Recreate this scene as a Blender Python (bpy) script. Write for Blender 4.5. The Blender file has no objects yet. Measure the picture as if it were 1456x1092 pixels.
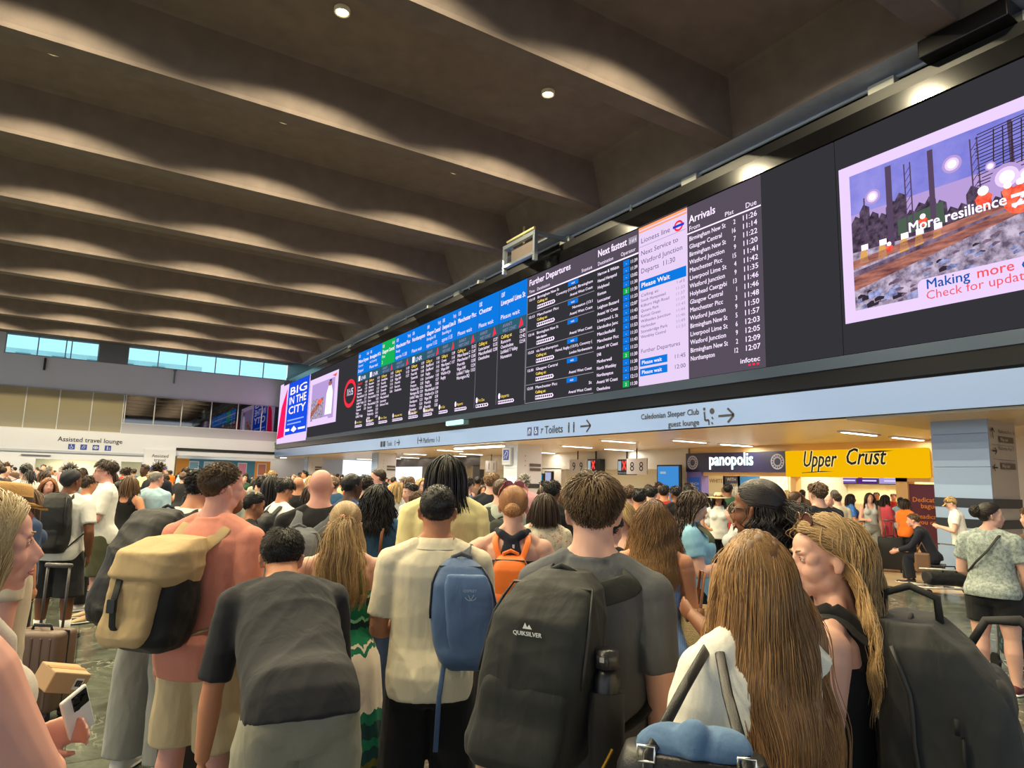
import bpy, math, random
import numpy as np
from mathutils import Vector, Matrix, noise as mnoise

SC = bpy.context.scene
COL = SC.collection
PI = math.pi
random.seed(7)
RNG = np.random.default_rng(7)

# ------------------------------------------------------------------ camera
CAM_H = 1.68
YAW, PITCH, ROLL, FPX = math.radians(31.6), math.radians(8.35), math.radians(1.613), 941.0
_f = np.array([math.sin(YAW) * math.cos(PITCH), math.cos(YAW) * math.cos(PITCH), math.sin(PITCH)])
_r0 = np.array([math.cos(YAW), -math.sin(YAW), 0.0])
_u0 = np.cross(_r0, _f)
CR = _r0 * math.cos(ROLL) + _u0 * math.sin(ROLL)
CU = -_r0 * math.sin(ROLL) + _u0 * math.cos(ROLL)
CF = _f
CC = np.array([0.0, 0.0, CAM_H])
cd = bpy.data.cameras.new('camera')
cd.sensor_fit = 'HORIZONTAL'
cd.sensor_width = 36.0
cd.lens = FPX / 1456.0 * 36.0
cd.clip_start = 0.05
cd.clip_end = 500
cam = bpy.data.objects.new('camera', cd)
COL.objects.link(cam)
m = Matrix.Identity(4)
for i in range(3):
    m[i][0] = CR[i]; m[i][1] = CU[i]; m[i][2] = -CF[i]; m[i][3] = CC[i]
cam.matrix_world = m
SC.camera = cam

# ------------------------------------------------------------------ sky, exposure
W = bpy.data.worlds.new('sky'); SC.world = W; W.use_nodes = True
bg = W.node_tree.nodes['Background']
bg.inputs[0].default_value = (0.80, 0.90, 1.0, 1)
bg.inputs[1].default_value = 1.6
SC.view_settings.view_transform = 'Standard'
SC.view_settings.look = 'None'
SC.view_settings.gamma = 1.0
SC.view_settings.use_curve_mapping = False
SC.view_settings.exposure = -0.05
DOWNLIGHT_W = 1550.0      # each ceiling downlight
TUBE_EMIT = 7.0          # ceiling tubes under the balcony
SCREEN = 0.92            # brightness of the LED wall
SHOP_EMIT = 6.0

def srgb(r, g, b):
    def f(c):
        c /= 255.0
        return c / 12.92 if c <= 0.04045 else ((c + 0.055) / 1.055) ** 2.4
    return (f(r), f(g), f(b), 1.0)

# pixel -> world helpers used only while laying the place out
def ray(x, y):
    d = CR * (x - 728) + CU * (546 - y) + CF * FPX
    return d / np.linalg.norm(d)
def onX(x, y, X):
    d = ray(x, y); return CC + d * (X / d[0])
def onY(x, y, Y):
    d = ray(x, y); return CC + d * (Y / d[1])
def onZ(x, y, Z):
    d = ray(x, y); return CC + d * ((Z - CAM_H) / d[2])
def atD(x, y, D):
    d = ray(x, y); return CC + d * (D / (d @ CF))
def horizon(x):
    return 663.7 + x * 0.02816

# ------------------------------------------------------------------ materials
def nodemat(name):
    mt = bpy.data.materials.new(name); mt.use_nodes = True
    nt = mt.node_tree
    return mt, nt, nt.nodes['Principled BSDF']
def N(nt, t, **kw):
    n = nt.nodes.new(t)
    for k, v in kw.items():
        if isinstance(v, (int, float, tuple, list)) and k in n.inputs: n.inputs[k].default_value = v
        else: setattr(n, k, v)
    return n
_mc = {}
def mat(name, col, rough=0.6, metal=0.0, var=0.0, vscale=8.0, bump=0.0, bscale=60.0, emit=0.0, spec=0.5, sheen=0.0, alpha=None):
    if name in _mc: return _mc[name]
    mt, nt, b = nodemat(name)
    c = srgb(*col)
    b.inputs['Base Color'].default_value = c
    b.inputs['Roughness'].default_value = rough
    b.inputs['Metallic'].default_value = metal
    b.inputs['Specular IOR Level'].default_value = spec
    if sheen: b.inputs['Sheen Weight'].default_value = sheen
    if emit:
        b.inputs['Emission Color'].default_value = c
        b.inputs['Emission Strength'].default_value = emit
    if var or bump:
        tc = N(nt, 'ShaderNodeTexCoord')
    if var:
        nz = N(nt, 'ShaderNodeTexNoise', Scale=vscale, Detail=5.0)
        nt.links.new(tc.outputs['Object'], nz.inputs['Vector'])
        mx = N(nt, 'ShaderNodeMix', data_type='RGBA')
        mx.inputs[6].default_value = tuple(max(0, v * (1 - var)) for v in c[:3]) + (1,)
        mx.inputs[7].default_value = tuple(min(1, v * (1 + var)) for v in c[:3]) + (1,)
        nt.links.new(nz.outputs[0], mx.inputs[0])
        nt.links.new(mx.outputs[2], b.inputs['Base Color'])
    if bump:
        nb = N(nt, 'ShaderNodeTexNoise', Scale=bscale, Detail=4.0)
        nt.links.new(tc.outputs['Object'], nb.inputs['Vector'])
        bp = N(nt, 'ShaderNodeBump', Strength=bump, Distance=0.01)
        nt.links.new(nb.outputs[0], bp.inputs['Height'])
        nt.links.new(bp.outputs[0], b.inputs['Normal'])
    if alpha is not None:
        b.inputs['Alpha'].default_value = alpha
    _mc[name] = mt
    return mt
def emat(name, col, s=1.0):
    """a surface that gives off light (screen pixels, lamps, lit letters)"""
    if name in _mc: return _mc[name]
    mt = bpy.data.materials.new(name); mt.use_nodes = True
    nt = mt.node_tree
    nt.nodes.remove(nt.nodes['Principled BSDF'])
    e = nt.nodes.new('ShaderNodeEmission')
    e.inputs[0].default_value = srgb(*col); e.inputs[1].default_value = s
    nt.links.new(e.outputs[0], nt.nodes['Material Output'].inputs[0])
    _mc[name] = mt
    return mt

# ------------------------------------------------------------------ mesh collector
def enoise(name, c0, c1, scale, s=1.0, stretch=(1, 1, 1), detail=6.0):
    if name in _mc: return _mc[name]
    mt = bpy.data.materials.new(name); mt.use_nodes = True; nt = mt.node_tree; nt.nodes.remove(nt.nodes['Principled BSDF'])
    tc = N(nt, 'ShaderNodeTexCoord'); mp = N(nt, 'ShaderNodeMapping'); mp.inputs['Scale'].default_value = stretch; nz = N(nt, 'ShaderNodeTexNoise', Scale=scale, Detail=detail, Roughness=.65)
    nt.links.new(tc.outputs['Object'], mp.inputs[0]); nt.links.new(mp.outputs[0], nz.inputs['Vector'])
    r = N(nt, 'ShaderNodeValToRGB'); e = r.color_ramp.elements; e[0].position = .36; e[0].color = srgb(*c0); e[1].position = .64; e[1].color = srgb(*c1)
    nt.links.new(nz.outputs[0], r.inputs[0]); em = nt.nodes.new('ShaderNodeEmission'); em.inputs[1].default_value = s
    nt.links.new(r.outputs[0], em.inputs[0]); nt.links.new(em.outputs[0], nt.nodes['Material Output'].inputs[0]); _mc[name] = mt
    return mt
class MB:
    def __init__(s):
        s.v = []; s.f = []; s.mi = []; s.n = 0
    def add(s, vs, fs, mi=0):
        o = s.n
        s.v.extend([tuple(map(float, p)) for p in vs]); s.n += len(vs)
        s.f.extend([tuple(int(i) + o for i in f) for f in fs]); s.mi.extend([mi] * len(fs))
        return s
    def box(s, c, d, mi=0, M=None):
        x, y, z = d[0] / 2, d[1] / 2, d[2] / 2
        vs = [(-x, -y, -z), (x, -y, -z), (x, y, -z), (-x, y, -z), (-x, -y, z), (x, -y, z), (x, y, z), (-x, y, z)]
        if M is not None: vs = [M @ Vector(p) for p in vs]
        vs = [(p[0] + c[0], p[1] + c[1], p[2] + c[2]) for p in vs]
        return s.add(vs, [(0, 3, 2, 1), (4, 5, 6, 7), (0, 1, 5, 4), (1, 2, 6, 5), (2, 3, 7, 6), (3, 0, 4, 7)], mi)
    def box2(s, a, b, mi=0):
        return s.box(((a[0] + b[0]) / 2, (a[1] + b[1]) / 2, (a[2] + b[2]) / 2), (abs(b[0] - a[0]), abs(b[1] - a[1]), abs(b[2] - a[2])), mi)
    def quad(s, a, b, c, d, mi=0):
        return s.add([a, b, c, d], [(0, 1, 2, 3)], mi)
    def loft(s, rings, caps=True, mi=0, closed=True):
        n = len(rings[0]); vs = [p for r in rings for p in r]; fs = []
        for i in range(len(rings) - 1):
            for j in range(n if closed else n - 1):
                k = (j + 1) % n
                fs.append((i * n + j, i * n + k, (i + 1) * n + k, (i + 1) * n + j))
        if caps and closed:
            fs.append(tuple(range(n - 1, -1, -1)))
            fs.append(tuple((len(rings) - 1) * n + j for j in range(n)))
        return s.add(vs, fs, mi)
    def tube(s, path, rad, n=10, mi=0, flat=None, up=None):
        """round (or flattened) tube along a path; rad a number or list; flat=(a,b) scales the two section axes"""
        P = [np.array(p, float) for p in path]
        R = rad if hasattr(rad, '__len__') else [rad] * len(P)
        rings = []; prev = None
        for i, p in enumerate(P):
            t = P[min(i + 1, len(P) - 1)] - P[max(i - 1, 0)]
            t = t / (np.linalg.norm(t) + 1e-9)
            if prev is None:
                a = np.array(up, float) if up is not None else (np.array([0, 0, 1.]) if abs(t[2]) < .9 else np.array([0, 1., 0]))
            else: a = prev
            a = a - t * (a @ t); a /= np.linalg.norm(a) + 1e-9; prev = a
            b = np.cross(t, a)
            fa, fb = flat if flat else (1, 1)
            rings.append([p + R[i] * (fa * math.cos(q) * a + fb * math.sin(q) * b) for q in [2 * PI * k / n for k in range(n)]])
        return s.loft(rings, True, mi)
    def ellipsoid(s, c, r, M=None, nu=16, nv=10, mi=0):
        vs = [(0, 0, -1)]; fs = []
        for i in range(1, nv):
            ph = -PI / 2 + PI * i / nv
            for j in range(nu):
                th = 2 * PI * j / nu
                vs.append((math.cos(ph) * math.cos(th), math.cos(ph) * math.sin(th), math.sin(ph)))
        vs.append((0, 0, 1)); L = len(vs) - 1
        for j in range(nu):
            k = (j + 1) % nu
            fs.append((0, 1 + k, 1 + j)); fs.append((L, L - nu + j, L - nu + k))
            for i in range(nv - 2):
                fs.append((1 + i * nu + j, 1 + i * nu + k, 1 + (i + 1) * nu + k, 1 + (i + 1) * nu + j))
        A = np.array(vs) * np.array(r)
        if M is not None: A = A @ np.array(M).T
        return s.add(A + np.array(c), fs, mi)
    def xform(s, M):
        s.v = [tuple(M @ Vector(p)) for p in s.v]; return s
    def build(s, name, mats, parent=None, smooth=False, bevel=0.0):
        me = bpy.data.meshes.new(name)
        me.from_pydata(s.v, [], s.f)
        return finish(me, name, mats, parent, smooth, s.mi, bevel)
def finish(me, name, mats, parent=None, smooth=False, mi=None, bevel=0.0):
    if not isinstance(mats, (list, tuple)): mats = [mats]
    for q in mats: me.materials.append(q)
    if mi is not None and len(mats) > 1: me.polygons.foreach_set('material_index', np.array(mi, dtype=np.int32))
    if smooth: me.polygons.foreach_set('use_smooth', np.ones(len(me.polygons), dtype=bool))
    me.update()
    o = bpy.data.objects.new(name, me); COL.objects.link(o)
    if parent is not None: o.parent = parent
    if bevel:
        bv = o.modifiers.new('bevel', 'BEVEL'); bv.width = bevel; bv.segments = 2; bv.limit_method = 'ANGLE'
    return o
def npmesh(name, V, Fq, mats, parent=None, smooth=True, mi=None, col=None):
    """fast mesh from numpy arrays; Fq (n,4) or (n,3)"""
    me = bpy.data.meshes.new(name)
    k = Fq.shape[1]
    me.vertices.add(len(V)); me.vertices.foreach_set('co', V.astype(np.float32).ravel())
    me.loops.add(Fq.size); me.loops.foreach_set('vertex_index', Fq.astype(np.int32).ravel())
    me.polygons.add(len(Fq)); me.polygons.foreach_set('loop_start', np.arange(0, Fq.size, k, dtype=np.int32))
    me.update(calc_edges=True)
    if col is not None:
        ca = me.color_attributes.new('tint', 'FLOAT_COLOR', 'POINT')
        ca.data.foreach_set('color', col.astype(np.float32).ravel())
    return finish(me, name, mats, parent, smooth, mi)
def remesh(mb, voxel, smooth_n=2):
    """fuse overlapping closed shapes into one surface; returns verts, quads"""
    me = bpy.data.meshes.new('tmp'); me.from_pydata(mb.v, [], mb.f); me.update()
    o = bpy.data.objects.new('tmp', me); COL.objects.link(o)
    r = o.modifiers.new('r', 'REMESH'); r.mode = 'VOXEL'; r.voxel_size = voxel
    if smooth_n:
        sm = o.modifiers.new('s', 'SMOOTH'); sm.factor = 0.5; sm.iterations = smooth_n
    dg = bpy.context.evaluated_depsgraph_get()
    ev = o.evaluated_get(dg); em = ev.to_mesh()
    V = np.zeros(len(em.vertices) * 3, np.float32); em.vertices.foreach_get('co', V)
    Fc = np.zeros(len(em.loops), np.int32); em.loops.foreach_get('vertex_index', Fc)
    ev.to_mesh_clear()
    bpy.data.objects.remove(o); bpy.data.meshes.remove(me)
    return V.reshape(-1, 3), Fc.reshape(-1, 4)
def vnormals(V, Fq):
    a, b, c, d = (V[Fq[:, i]] for i in range(4))
    n = np.cross(c - a, d - b)
    out = np.zeros_like(V)
    for i in range(4): np.add.at(out, Fq[:, i], n)
    return out / (np.linalg.norm(out, axis=1, keepdims=True) + 1e-9)

# ------------------------------------------------------------------ tagging
def tag(o, label, cat, group=None, kind=None):
    if label: o['label'] = label
    if cat: o['category'] = cat
    if group: o['group'] = group
    if kind: o['kind'] = kind
    return o
def struct(o):
    o['kind'] = 'structure'; return o
def thing(name, label, cat, loc=(0, 0, 0), rz=0.0, group=None):
    o = bpy.data.objects.new(name, None); COL.objects.link(o)
    o.empty_display_size = 0.1
    o.location = loc; o.rotation_euler = (0, 0, rz)
    return tag(o, label, cat, group)

# ------------------------------------------------------------------ lettering
_tc = {}
def glyphs(txt, bold=0.0, shear=0.0):
    k = (txt, bold, shear)
    if k in _tc: return _tc[k]
    cu = bpy.data.curves.new('t', 'FONT'); cu.body = txt; cu.size = 1.0; cu.offset = bold; cu.shear = shear
    cu.resolution_u = 2; cu.fill_mode = 'FRONT'
    o = bpy.data.objects.new('t', cu)
    me = o.to_mesh()
    vs = [(p.co.x, p.co.y) for p in me.vertices]; fs = [tuple(p.vertices) for p in me.polygons]
    o.to_mesh_clear(); bpy.data.objects.remove(o); bpy.data.curves.remove(cu)
    _tc[k] = (np.array(vs) if vs else np.zeros((0, 2)), fs)
    return _tc[k]
class Face:
    """a flat face to draw on: origin o, unit right u, unit up v, outward n; positions in metres on the face"""
    def __init__(s, o, u, v):
        s.o, s.u, s.v = (np.array(a, float) for a in (o, u, v)); s.n = np.cross(s.u, s.v)
    def P(s, a, b, off=0.0): return s.o + s.u * a + s.v * b + s.n * off
    def rect(s, mb, a0, b0, a1, b1, off=0.002, mi=0, th=0.0):
        if th:
            q = [s.P(a0, b0, off), s.P(a1, b0, off), s.P(a1, b1, off), s.P(a0, b1, off)]
            w = [p - s.n * th for p in q]
            mb.add(w + q, [(3, 2, 1, 0), (4, 5, 6, 7), (0, 1, 5, 4), (1, 2, 6, 5), (2, 3, 7, 6), (3, 0, 4, 7)], mi)
        else: mb.quad(s.P(a0, b0, off), s.P(a1, b0, off), s.P(a1, b1, off), s.P(a0, b1, off), mi)
    def text(s, mb, txt, a, b, size, off=0.006, mi=0, bold=0.0, align='l', shear=0.0, sx=1.0, width=None):
        V, fs = glyphs(txt, 0.0, shear)
        if not len(V): return
        w = V[:, 0].max() * size * sx
        if width: sx *= width / w; w = width
        x0 = a - (w if align == 'r' else w / 2 if align == 'c' else 0)
        for k, (dx, dy) in enumerate(((0, 0), (1, .6), (-1, -.6), (1, -.6), (-1, .6)) if bold else ((0, 0),)):
            dx *= bold * size * .85; dy *= bold * size * .85
            mb.add([s.P(x0 + dx + p[0] * size * sx, b + dy + p[1] * size, off + k * .0004) for p in V], fs, mi)
    def ring(s, mb, a, b, ra, rb, w, off=0.006, mi=0, n=40, a0=0.0, a1=2 * PI):
        vs = []; fs = []
        for i in range(n + 1):
            t = a0 + (a1 - a0) * i / n
            vs += [s.P(a + math.cos(t) * ra, b + math.sin(t) * rb, off), s.P(a + math.cos(t) * (ra - w), b + math.sin(t) * (rb - w), off)]
            if i: fs.append((2 * i - 2, 2 * i, 2 * i + 1, 2 * i - 1))
        mb.add(vs, fs, mi)
    def disc(s, mb, a, b, r, off=0.006, mi=0, n=24, rb=None):
        mb.add([s.P(a + math.cos(2 * PI * i / n) * r, b + math.sin(2 * PI * i / n) * (rb or r), off) for i in range(n)], [tuple(range(n))], mi)
    def poly(s, mb, pts, off=0.006, mi=0):
        mb.add([s.P(a, b, off) for a, b in pts], [tuple(range(len(pts)))], mi)
    def line(s, mb, a0, b0, a1, b1, w, off=0.006, mi=0):
        d = np.array([a1 - a0, b1 - b0]); d /= np.linalg.norm(d) + 1e-9; q = np.array([-d[1], d[0]]) * w / 2
        s.poly(mb, [(a0 + q[0], b0 + q[1]), (a0 - q[0], b0 - q[1]), (a1 - q[0], b1 - q[1]), (a1 + q[0], b1 + q[1])][::-1], off, mi)
    def arrow(s, mb, a, b, L, w, ang=0.0, off=0.006, mi=0):
        c, sn = math.cos(ang), math.sin(ang)
        def T(x, y): return (a + c * x - sn * y, b + sn * x + c * y)
        s.line(mb, *T(-L / 2, 0), *T(L / 2, 0), w, off, mi)
        for sg in (1, -1): s.line(mb, *T(L / 2 + w * .3, 0), *T(L / 2 - L * .38, sg * L * .38), w, off, mi)
def faceX(X, Y0, Z0): return Face((X, Y0, Z0), (0, -1, 0), (0, 0, 1))       # faces -X, right is -Y
def faceY(X0, Y, Z0): return Face((X0, Y, Z0), (1, 0, 0), (0, 0, 1))        # faces -Y, right is +X
# ================================================================== THE SETTING
XB = 13.0          # plane of the departure board and the fascia under it
XW = 20.0          # shop fronts under the balcony
YF = 60.5          # far wall
ZC = 3.18          # soffit under the balcony
def yX(px, py, X): return float(onX(px, py, X)[1])
def zX(px, py, X): return float(onX(px, py, X)[2])

# ---- materials of the setting
def terrazzo():
    mt, nt, b = nodemat('green_black_terrazzo')
    L = nt.links
    tc = N(nt, 'ShaderNodeTexCoord')
    n1 = N(nt, 'ShaderNodeTexNoise', Scale=1.6, Detail=9.0, Roughness=0.72, Distortion=1.4)
    L.new(tc.outputs['Object'], n1.inputs['Vector'])
    r1 = N(nt, 'ShaderNodeValToRGB'); e = r1.color_ramp.elements
    e[0].position = 0.36; e[0].color = srgb(50, 55, 49); e[1].position = 0.66; e[1].color = srgb(104, 110, 98)
    L.new(n1.outputs[0], r1.inputs[0])
    n2 = N(nt, 'ShaderNodeTexNoise', Scale=2.6, Detail=7.0, Roughness=0.6, Distortion=.7)
    L.new(tc.outputs['Object'], n2.inputs['Vector'])
    s = N(nt, 'ShaderNodeMath', operation='SUBTRACT'); s.inputs[1].default_value = 0.5; L.new(n2.outputs[0], s.inputs[0])
    a = N(nt, 'ShaderNodeMath', operation='ABSOLUTE'); L.new(s.outputs[0], a.inputs[0])
    r2 = N(nt, 'ShaderNodeValToRGB'); e = r2.color_ramp.elements
    e[0].position = 0.0; e[0].color = (1, 1, 1, 1); e[1].position = 0.018; e[1].color = (0, 0, 0, 1)
    L.new(a.outputs[0], r2.inputs[0])
    n3 = N(nt, 'ShaderNodeTexNoise', Scale=0.9, Detail=3.0); L.new(tc.outputs['Object'], n3.inputs['Vector'])
    r3 = N(nt, 'ShaderNodeValToRGB'); e = r3.color_ramp.elements
    e[0].position = 0.45; e[0].color = (0, 0, 0, 1); e[1].position = 0.62; e[1].color = (.75, .75, .75, 1); L.new(n3.outputs[0], r3.inputs[0])
    mm = N(nt, 'ShaderNodeMath', operation='MULTIPLY'); L.new(r2.outputs[0], mm.inputs[0]); L.new(r3.outputs[0], mm.inputs[1])
    mx = N(nt, 'ShaderNodeMix', data_type='RGBA'); L.new(mm.outputs[0], mx.inputs[0]); L.new(r1.outputs[0], mx.inputs[6]); mx.inputs[7].default_value = srgb(176, 178, 160)
    # slab joints
    br = N(nt, 'ShaderNodeTexBrick', Scale=1.0); br.offset = 0.0
    br.inputs['Mortar Size'].default_value = 0.006; br.inputs['Brick Width'].default_value = 1.2; br.inputs['Row Height'].default_value = 1.2
    br.inputs['Color1'].default_value = (1, 1, 1, 1); br.inputs['Color2'].default_value = (.86, .86, .86, 1); br.inputs['Mortar'].default_value = (.35, .35, .35, 1)
    L.new(tc.outputs['Object'], br.inputs['Vector'])
    mj = N(nt, 'ShaderNodeMix', data_type='RGBA', blend_type='MULTIPLY'); mj.inputs[0].default_value = 1.0
    L.new(mx.outputs[2], mj.inputs[6]); L.new(br.outputs[0], mj.inputs[7])
    L.new(mj.outputs[2], b.inputs['Base Color'])
    b.inputs['Roughness'].default_value = 0.2
    return mt
M_floor = terrazzo()
M_tilefloor = mat('beige_floor', (196, 172, 140), 0.22, var=.08, vscale=3)
M_conc = mat('dark_concrete', (108, 97, 92), 0.92, var=.28, vscale=2.2, bump=.25, bscale=40)
M_edge = mat('grey_edge_concrete', (176, 186, 220), 0.85, var=.15, vscale=5)
M_white = mat('white_paint', (210, 213, 224), 0.6, var=.03, vscale=1)
M_black = mat('matt_black', (16, 16, 18), 0.45)
M_blackgloss = mat('black_gloss', (14, 14, 16), 0.16)
M_fascia = mat('sky_tinted_metal', (114, 137, 184), 0.28, var=.02, vscale=.5)  # grey-blue metal, base colour made bluer to stand in for reflected sky
M_soffit = mat('cream_metal_soffit', (214, 198, 172), 0.32, var=.04, vscale=1.5)
M_steel = mat('galvanised_steel', (165, 175, 185), 0.4, metal=.7)
M_tube = emat('tube_light', (255, 244, 222), TUBE_EMIT)

# ---- floor
fl = MB(); fl.quad((-45, -40, 0), (12.35, -40, 0), (12.35, 75, 0), (-45, 75, 0))
struct(fl.build('floor', M_floor))
fl = MB(); fl.quad((12.35, -40, 0), (60, -40, 0), (60, 75, 0), (12.35, 75, 0))
struct(fl.build('floor_under_balcony', M_tilefloor))

# ---- coffered ceiling
ce = MB()
ZR, ZT, XE, XL = 10.35, 11.55, 12.75, -34.0
PITCHY, OPEN = 5.2, 4.65
bays = [11.0 + PITCHY * k for k in range(-4, 8)]
for y0 in bays:
    y1 = y0 + OPEN
    rb = [(XL, y0, ZR), (XE, y0, ZR), (XE, y1, ZR), (XL, y1, ZR)]
    # ribs have a small nosing, then the splayed side, then the flat coffer top
    def inset(dx, dy, z): return [(XL + dx, y0 + dy, z), (XE - dx, y0 + dy, z), (XE - dx, y1 - dy, z), (XL + dx, y1 - dy, z)]
    rings = [rb, inset(.03, .02, ZR + .10), inset(.72, .5, ZT - .06), inset(.82, .6, ZT)]
    for a, b in zip(rings[:-1], rings[1:]):
        for i in range(4):
            j = (i + 1) % 4
            ce.quad(a[i], b[i], b[j], a[j])
    t = rings[-1]; ce.quad(t[0], t[3], t[2], t[1])
    ce.quad((XL, y1, ZR), (XE, y1, ZR), (XE, y0 + PITCHY, ZR), (XL, y0 + PITCHY, ZR))
yl = bays[-1] + PITCHY
ce.quad((XL, yl, ZR), (XE, yl, ZR), (XE, yl, ZT), (XL, yl, ZT))
ce.quad((XL, yl, ZT), (XE + 1.5, yl, ZT), (XE + 1.5, YF + 1, ZT), (XL, YF + 1, ZT))
struct(ce.build('ceiling', M_conc))
eb = MB(); eb.box2((XE, -10, ZR), (XB + 1.6, yl, 11.6))
struct(eb.build('trim_1', M_edge))
rf = MB(); rf.box2((XL - 4, -25, 11.75), (60, YF + 1.2, 12.1)); struct(rf.build('roof_slab', M_conc))

# ---- downlights in the coffers; each fixture carries its own lamp
M_trim_l = mat('lamp_trim', (225, 222, 205), 0.4)
M_lens = emat('lamp_lens', (255, 238, 190), 16.0)
def downlight_mesh():
    mb = MB(); n = 28
    def rg(r, z): return [(r * math.cos(2 * PI * i / n), r * math.sin(2 * PI * i / n), z) for i in range(n)]
    mb.loft([rg(.17, 0), rg(.17, -.09), rg(.145, -.10), rg(.13, -.05), rg(.13, 0)], caps=False)
    ln = MB(); ln.loft([rg(.128, -.035), rg(.06, -.05), rg(.01, -.053)], caps=True)
    return mb, ln
rim0 = None
xs_l = [8.8, 3.45, -1.9, -7.2, -12.5]
k = 0
for bi, y0 in enumerate(bays):
    for xi, x in enumerate(xs_l):
        seen = (bi == 4 and xi < 2)
        if y0 < 0: continue
        lab = {(4, 0): 'round lit ceiling downlight nearer the departure board', (4, 1): 'round lit ceiling downlight at the top edge of the photo, farther from the board'}.get((bi, xi), 'round ceiling downlight hidden up inside a concrete coffer behind the ribs')
        y = y0 + 1.95
        t = thing('ceiling_downlight', lab, 'ceiling light', (x, y, ZT), 0, 'downlights in the ceiling coffers')
        if rim0 is None:
            a, b = downlight_mesh()
            rim0 = a.build('rim', M_trim_l, t, True); lens0 = b.build('lens', M_lens, t, True)
        else:
            for src in (rim0, lens0):
                c = src.copy(); COL.objects.link(c); c.parent = t
        ld = bpy.data.lights.new('downlight_lamp', 'SPOT')
        ld.energy = DOWNLIGHT_W; ld.color = (1.0, .86, .55); ld.spot_size = math.radians(154); ld.spot_blend = .14; ld.shadow_soft_size = .06
        lo = bpy.data.objects.new('downlight_lamp', ld); COL.objects.link(lo); lo.parent = t; lo.location = (0, 0, -.12)
        k += 1

# ---- wall behind the board, balcony slab and fascia
wl = MB(); wl.box2((XB + .55, -10, 3.8), (XB + .8, YF, 11.6)); struct(wl.build('wall_board', M_black))
fs = MB()
fs.box2((XB - .05, -6, ZC), (XB + .25, YF - .2, 3.8))
fascia = struct(fs.build('trim_2', M_fascia))
gp = MB(); gp.box2((XB + .12, -6, 3.8), (XB + .5, YF - .2, 4.3)); struct(gp.build('trim_3', M_blackgloss))
so = MB()
so.box2((XB, -6, ZC), (42, YF, ZC + .2))
struct(so.build('ceiling_balcony', M_soffit))
# slatted soffit near the column
sl = MB()
for i in range(26):
    sl.box2((13.1 + i * .13, -3, ZC - .05), (13.17 + i * .13, 8.0, ZC))
struct(sl.build('trim_4', M_soffit))

# ---- lettering on the fascia
M_ink = mat('charcoal_lettering', (30, 34, 48), 0.5)
M_inkblue = mat('blue_pictogram', (40, 62, 120), 0.5)
def fascia_sign(name, label, build):
    t = thing(name, label, 'sign', (XB - .06, 0, 3.3))
    mb = MB(); build(mb)
    mb.v = [(x - (XB - .06), y, z - 3.3) for x, y, z in mb.v]
    mb.build('lettering', [M_ink, M_inkblue, M_white], t)
FB = faceX(XB - .052, 0, 0)
def u_of(px, py): return -yX(px, py, XB - .05)
def man(F, mb, a, b, h, mi=0):
    F.disc(mb, a, b + h * .9, h * .1, mi=mi); F.rect(mb, a - h * .11, b + h * .42, a + h * .11, b + h * .78, .006, mi)
    F.rect(mb, a - h * .1, b, a - h * .01, b + h * .42, .006, mi); F.rect(mb, a + h * .01, b, a + h * .1, b + h * .42, .006, mi)
def wheelchair(F, mb, a, b, s, mi=2):
    F.ring(mb, a - .02 * s, b - .12 * s, .26 * s, .26 * s, .06 * s, .012, mi, 20, PI * .75, PI * 2.05)
    F.disc(mb, a - .06 * s, b + .36 * s, .07 * s, .012, mi, 12)
    F.line(mb, a - .06 * s, b + .28 * s, a - .04 * s, b, .08 * s, .012, mi); F.line(mb, a - .04 * s, b, a + .18 * s, b, .07 * s, .012, mi)
    F.line(mb, a + .18 * s, b, a + .27 * s, b - .28 * s, .07 * s, .012, mi)
def ear(F, mb, a, b, s, mi=2):
    F.ring(mb, a + .08 * s, b + .08 * s, .2 * s, .24 * s, .07 * s, .012, mi, 18, -PI * .4, PI * 1.1)
    F.line(mb, a + .14 * s, b - .1 * s, a + .02 * s, b - .32 * s, .07 * s, .012, mi)
    F.line(mb, a - .34 * s, b - .34 * s, a - .1 * s, b - .1 * s, .05 * s, .012, mi); F.line(mb, a - .34 * s, b - .1 * s, a - .1 * s, b + .14 * s, .05 * s, .012, mi)
def b_toilets(mb):
    a = u_of(750, 612); z = 3.3
    for i in range(2): FB.rect(mb, a + i * .42, z, a + i * .42 + .28, z + .3, .006, 1)
    wheelchair(FB, mb, a + .56, z + .16, .26, 2); ear(FB, mb, a + .14, z + .15, .26, 2)
    FB.line(mb, a + .86, z + .2, a + 1.02, z + .2, .025); FB.line(mb, a + .86, z + .05, a + .95, z + .2, .03)
    FB.text(mb, 'Toilets', a + 1.1, z + .03, .38, bold=.012)
    man(FB, mb, a + 2.48, z, .34); man(FB, mb, a + 2.75, z, .34)
    FB.arrow(mb, a + 3.35, z + .17, .5, .055)
fascia_sign('toilets_sign', 'Toilets lettering with arrow on the pale fascia below the board', b_toilets)
def b_cal(mb):
    a = u_of(994, 590); z = 3.34
    FB.text(mb, 'Caledonian Sleeper Club', a, z + .17, .215, align='r', bold=.015); FB.text(mb, 'guest lounge', a, z - .1, .215, align='r', bold=.015)
    x = a + .16
    FB.disc(mb, x + .27, z + .22, .075); FB.line(mb, x + .02, z + .22, x + .04, z, .05); FB.line(mb, x + .04, z, x + .16, z, .05); FB.line(mb, x + .16, z, x + .17, z - .12, .04)
    FB.line(mb, x + .26, z + .07, x + .3, z + .02, .04); FB.line(mb, x + .25, z - .06, x + .29, z - .11, .04)
    FB.disc(mb, x + .02, z + .29, .04)
    FB.arrow(mb, a + .86, z + .08, .46, .055)
fascia_sign('sleeper_lounge_sign', 'Caledonian Sleeper Club guest lounge lettering with arrow on fascia', b_cal)
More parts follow.
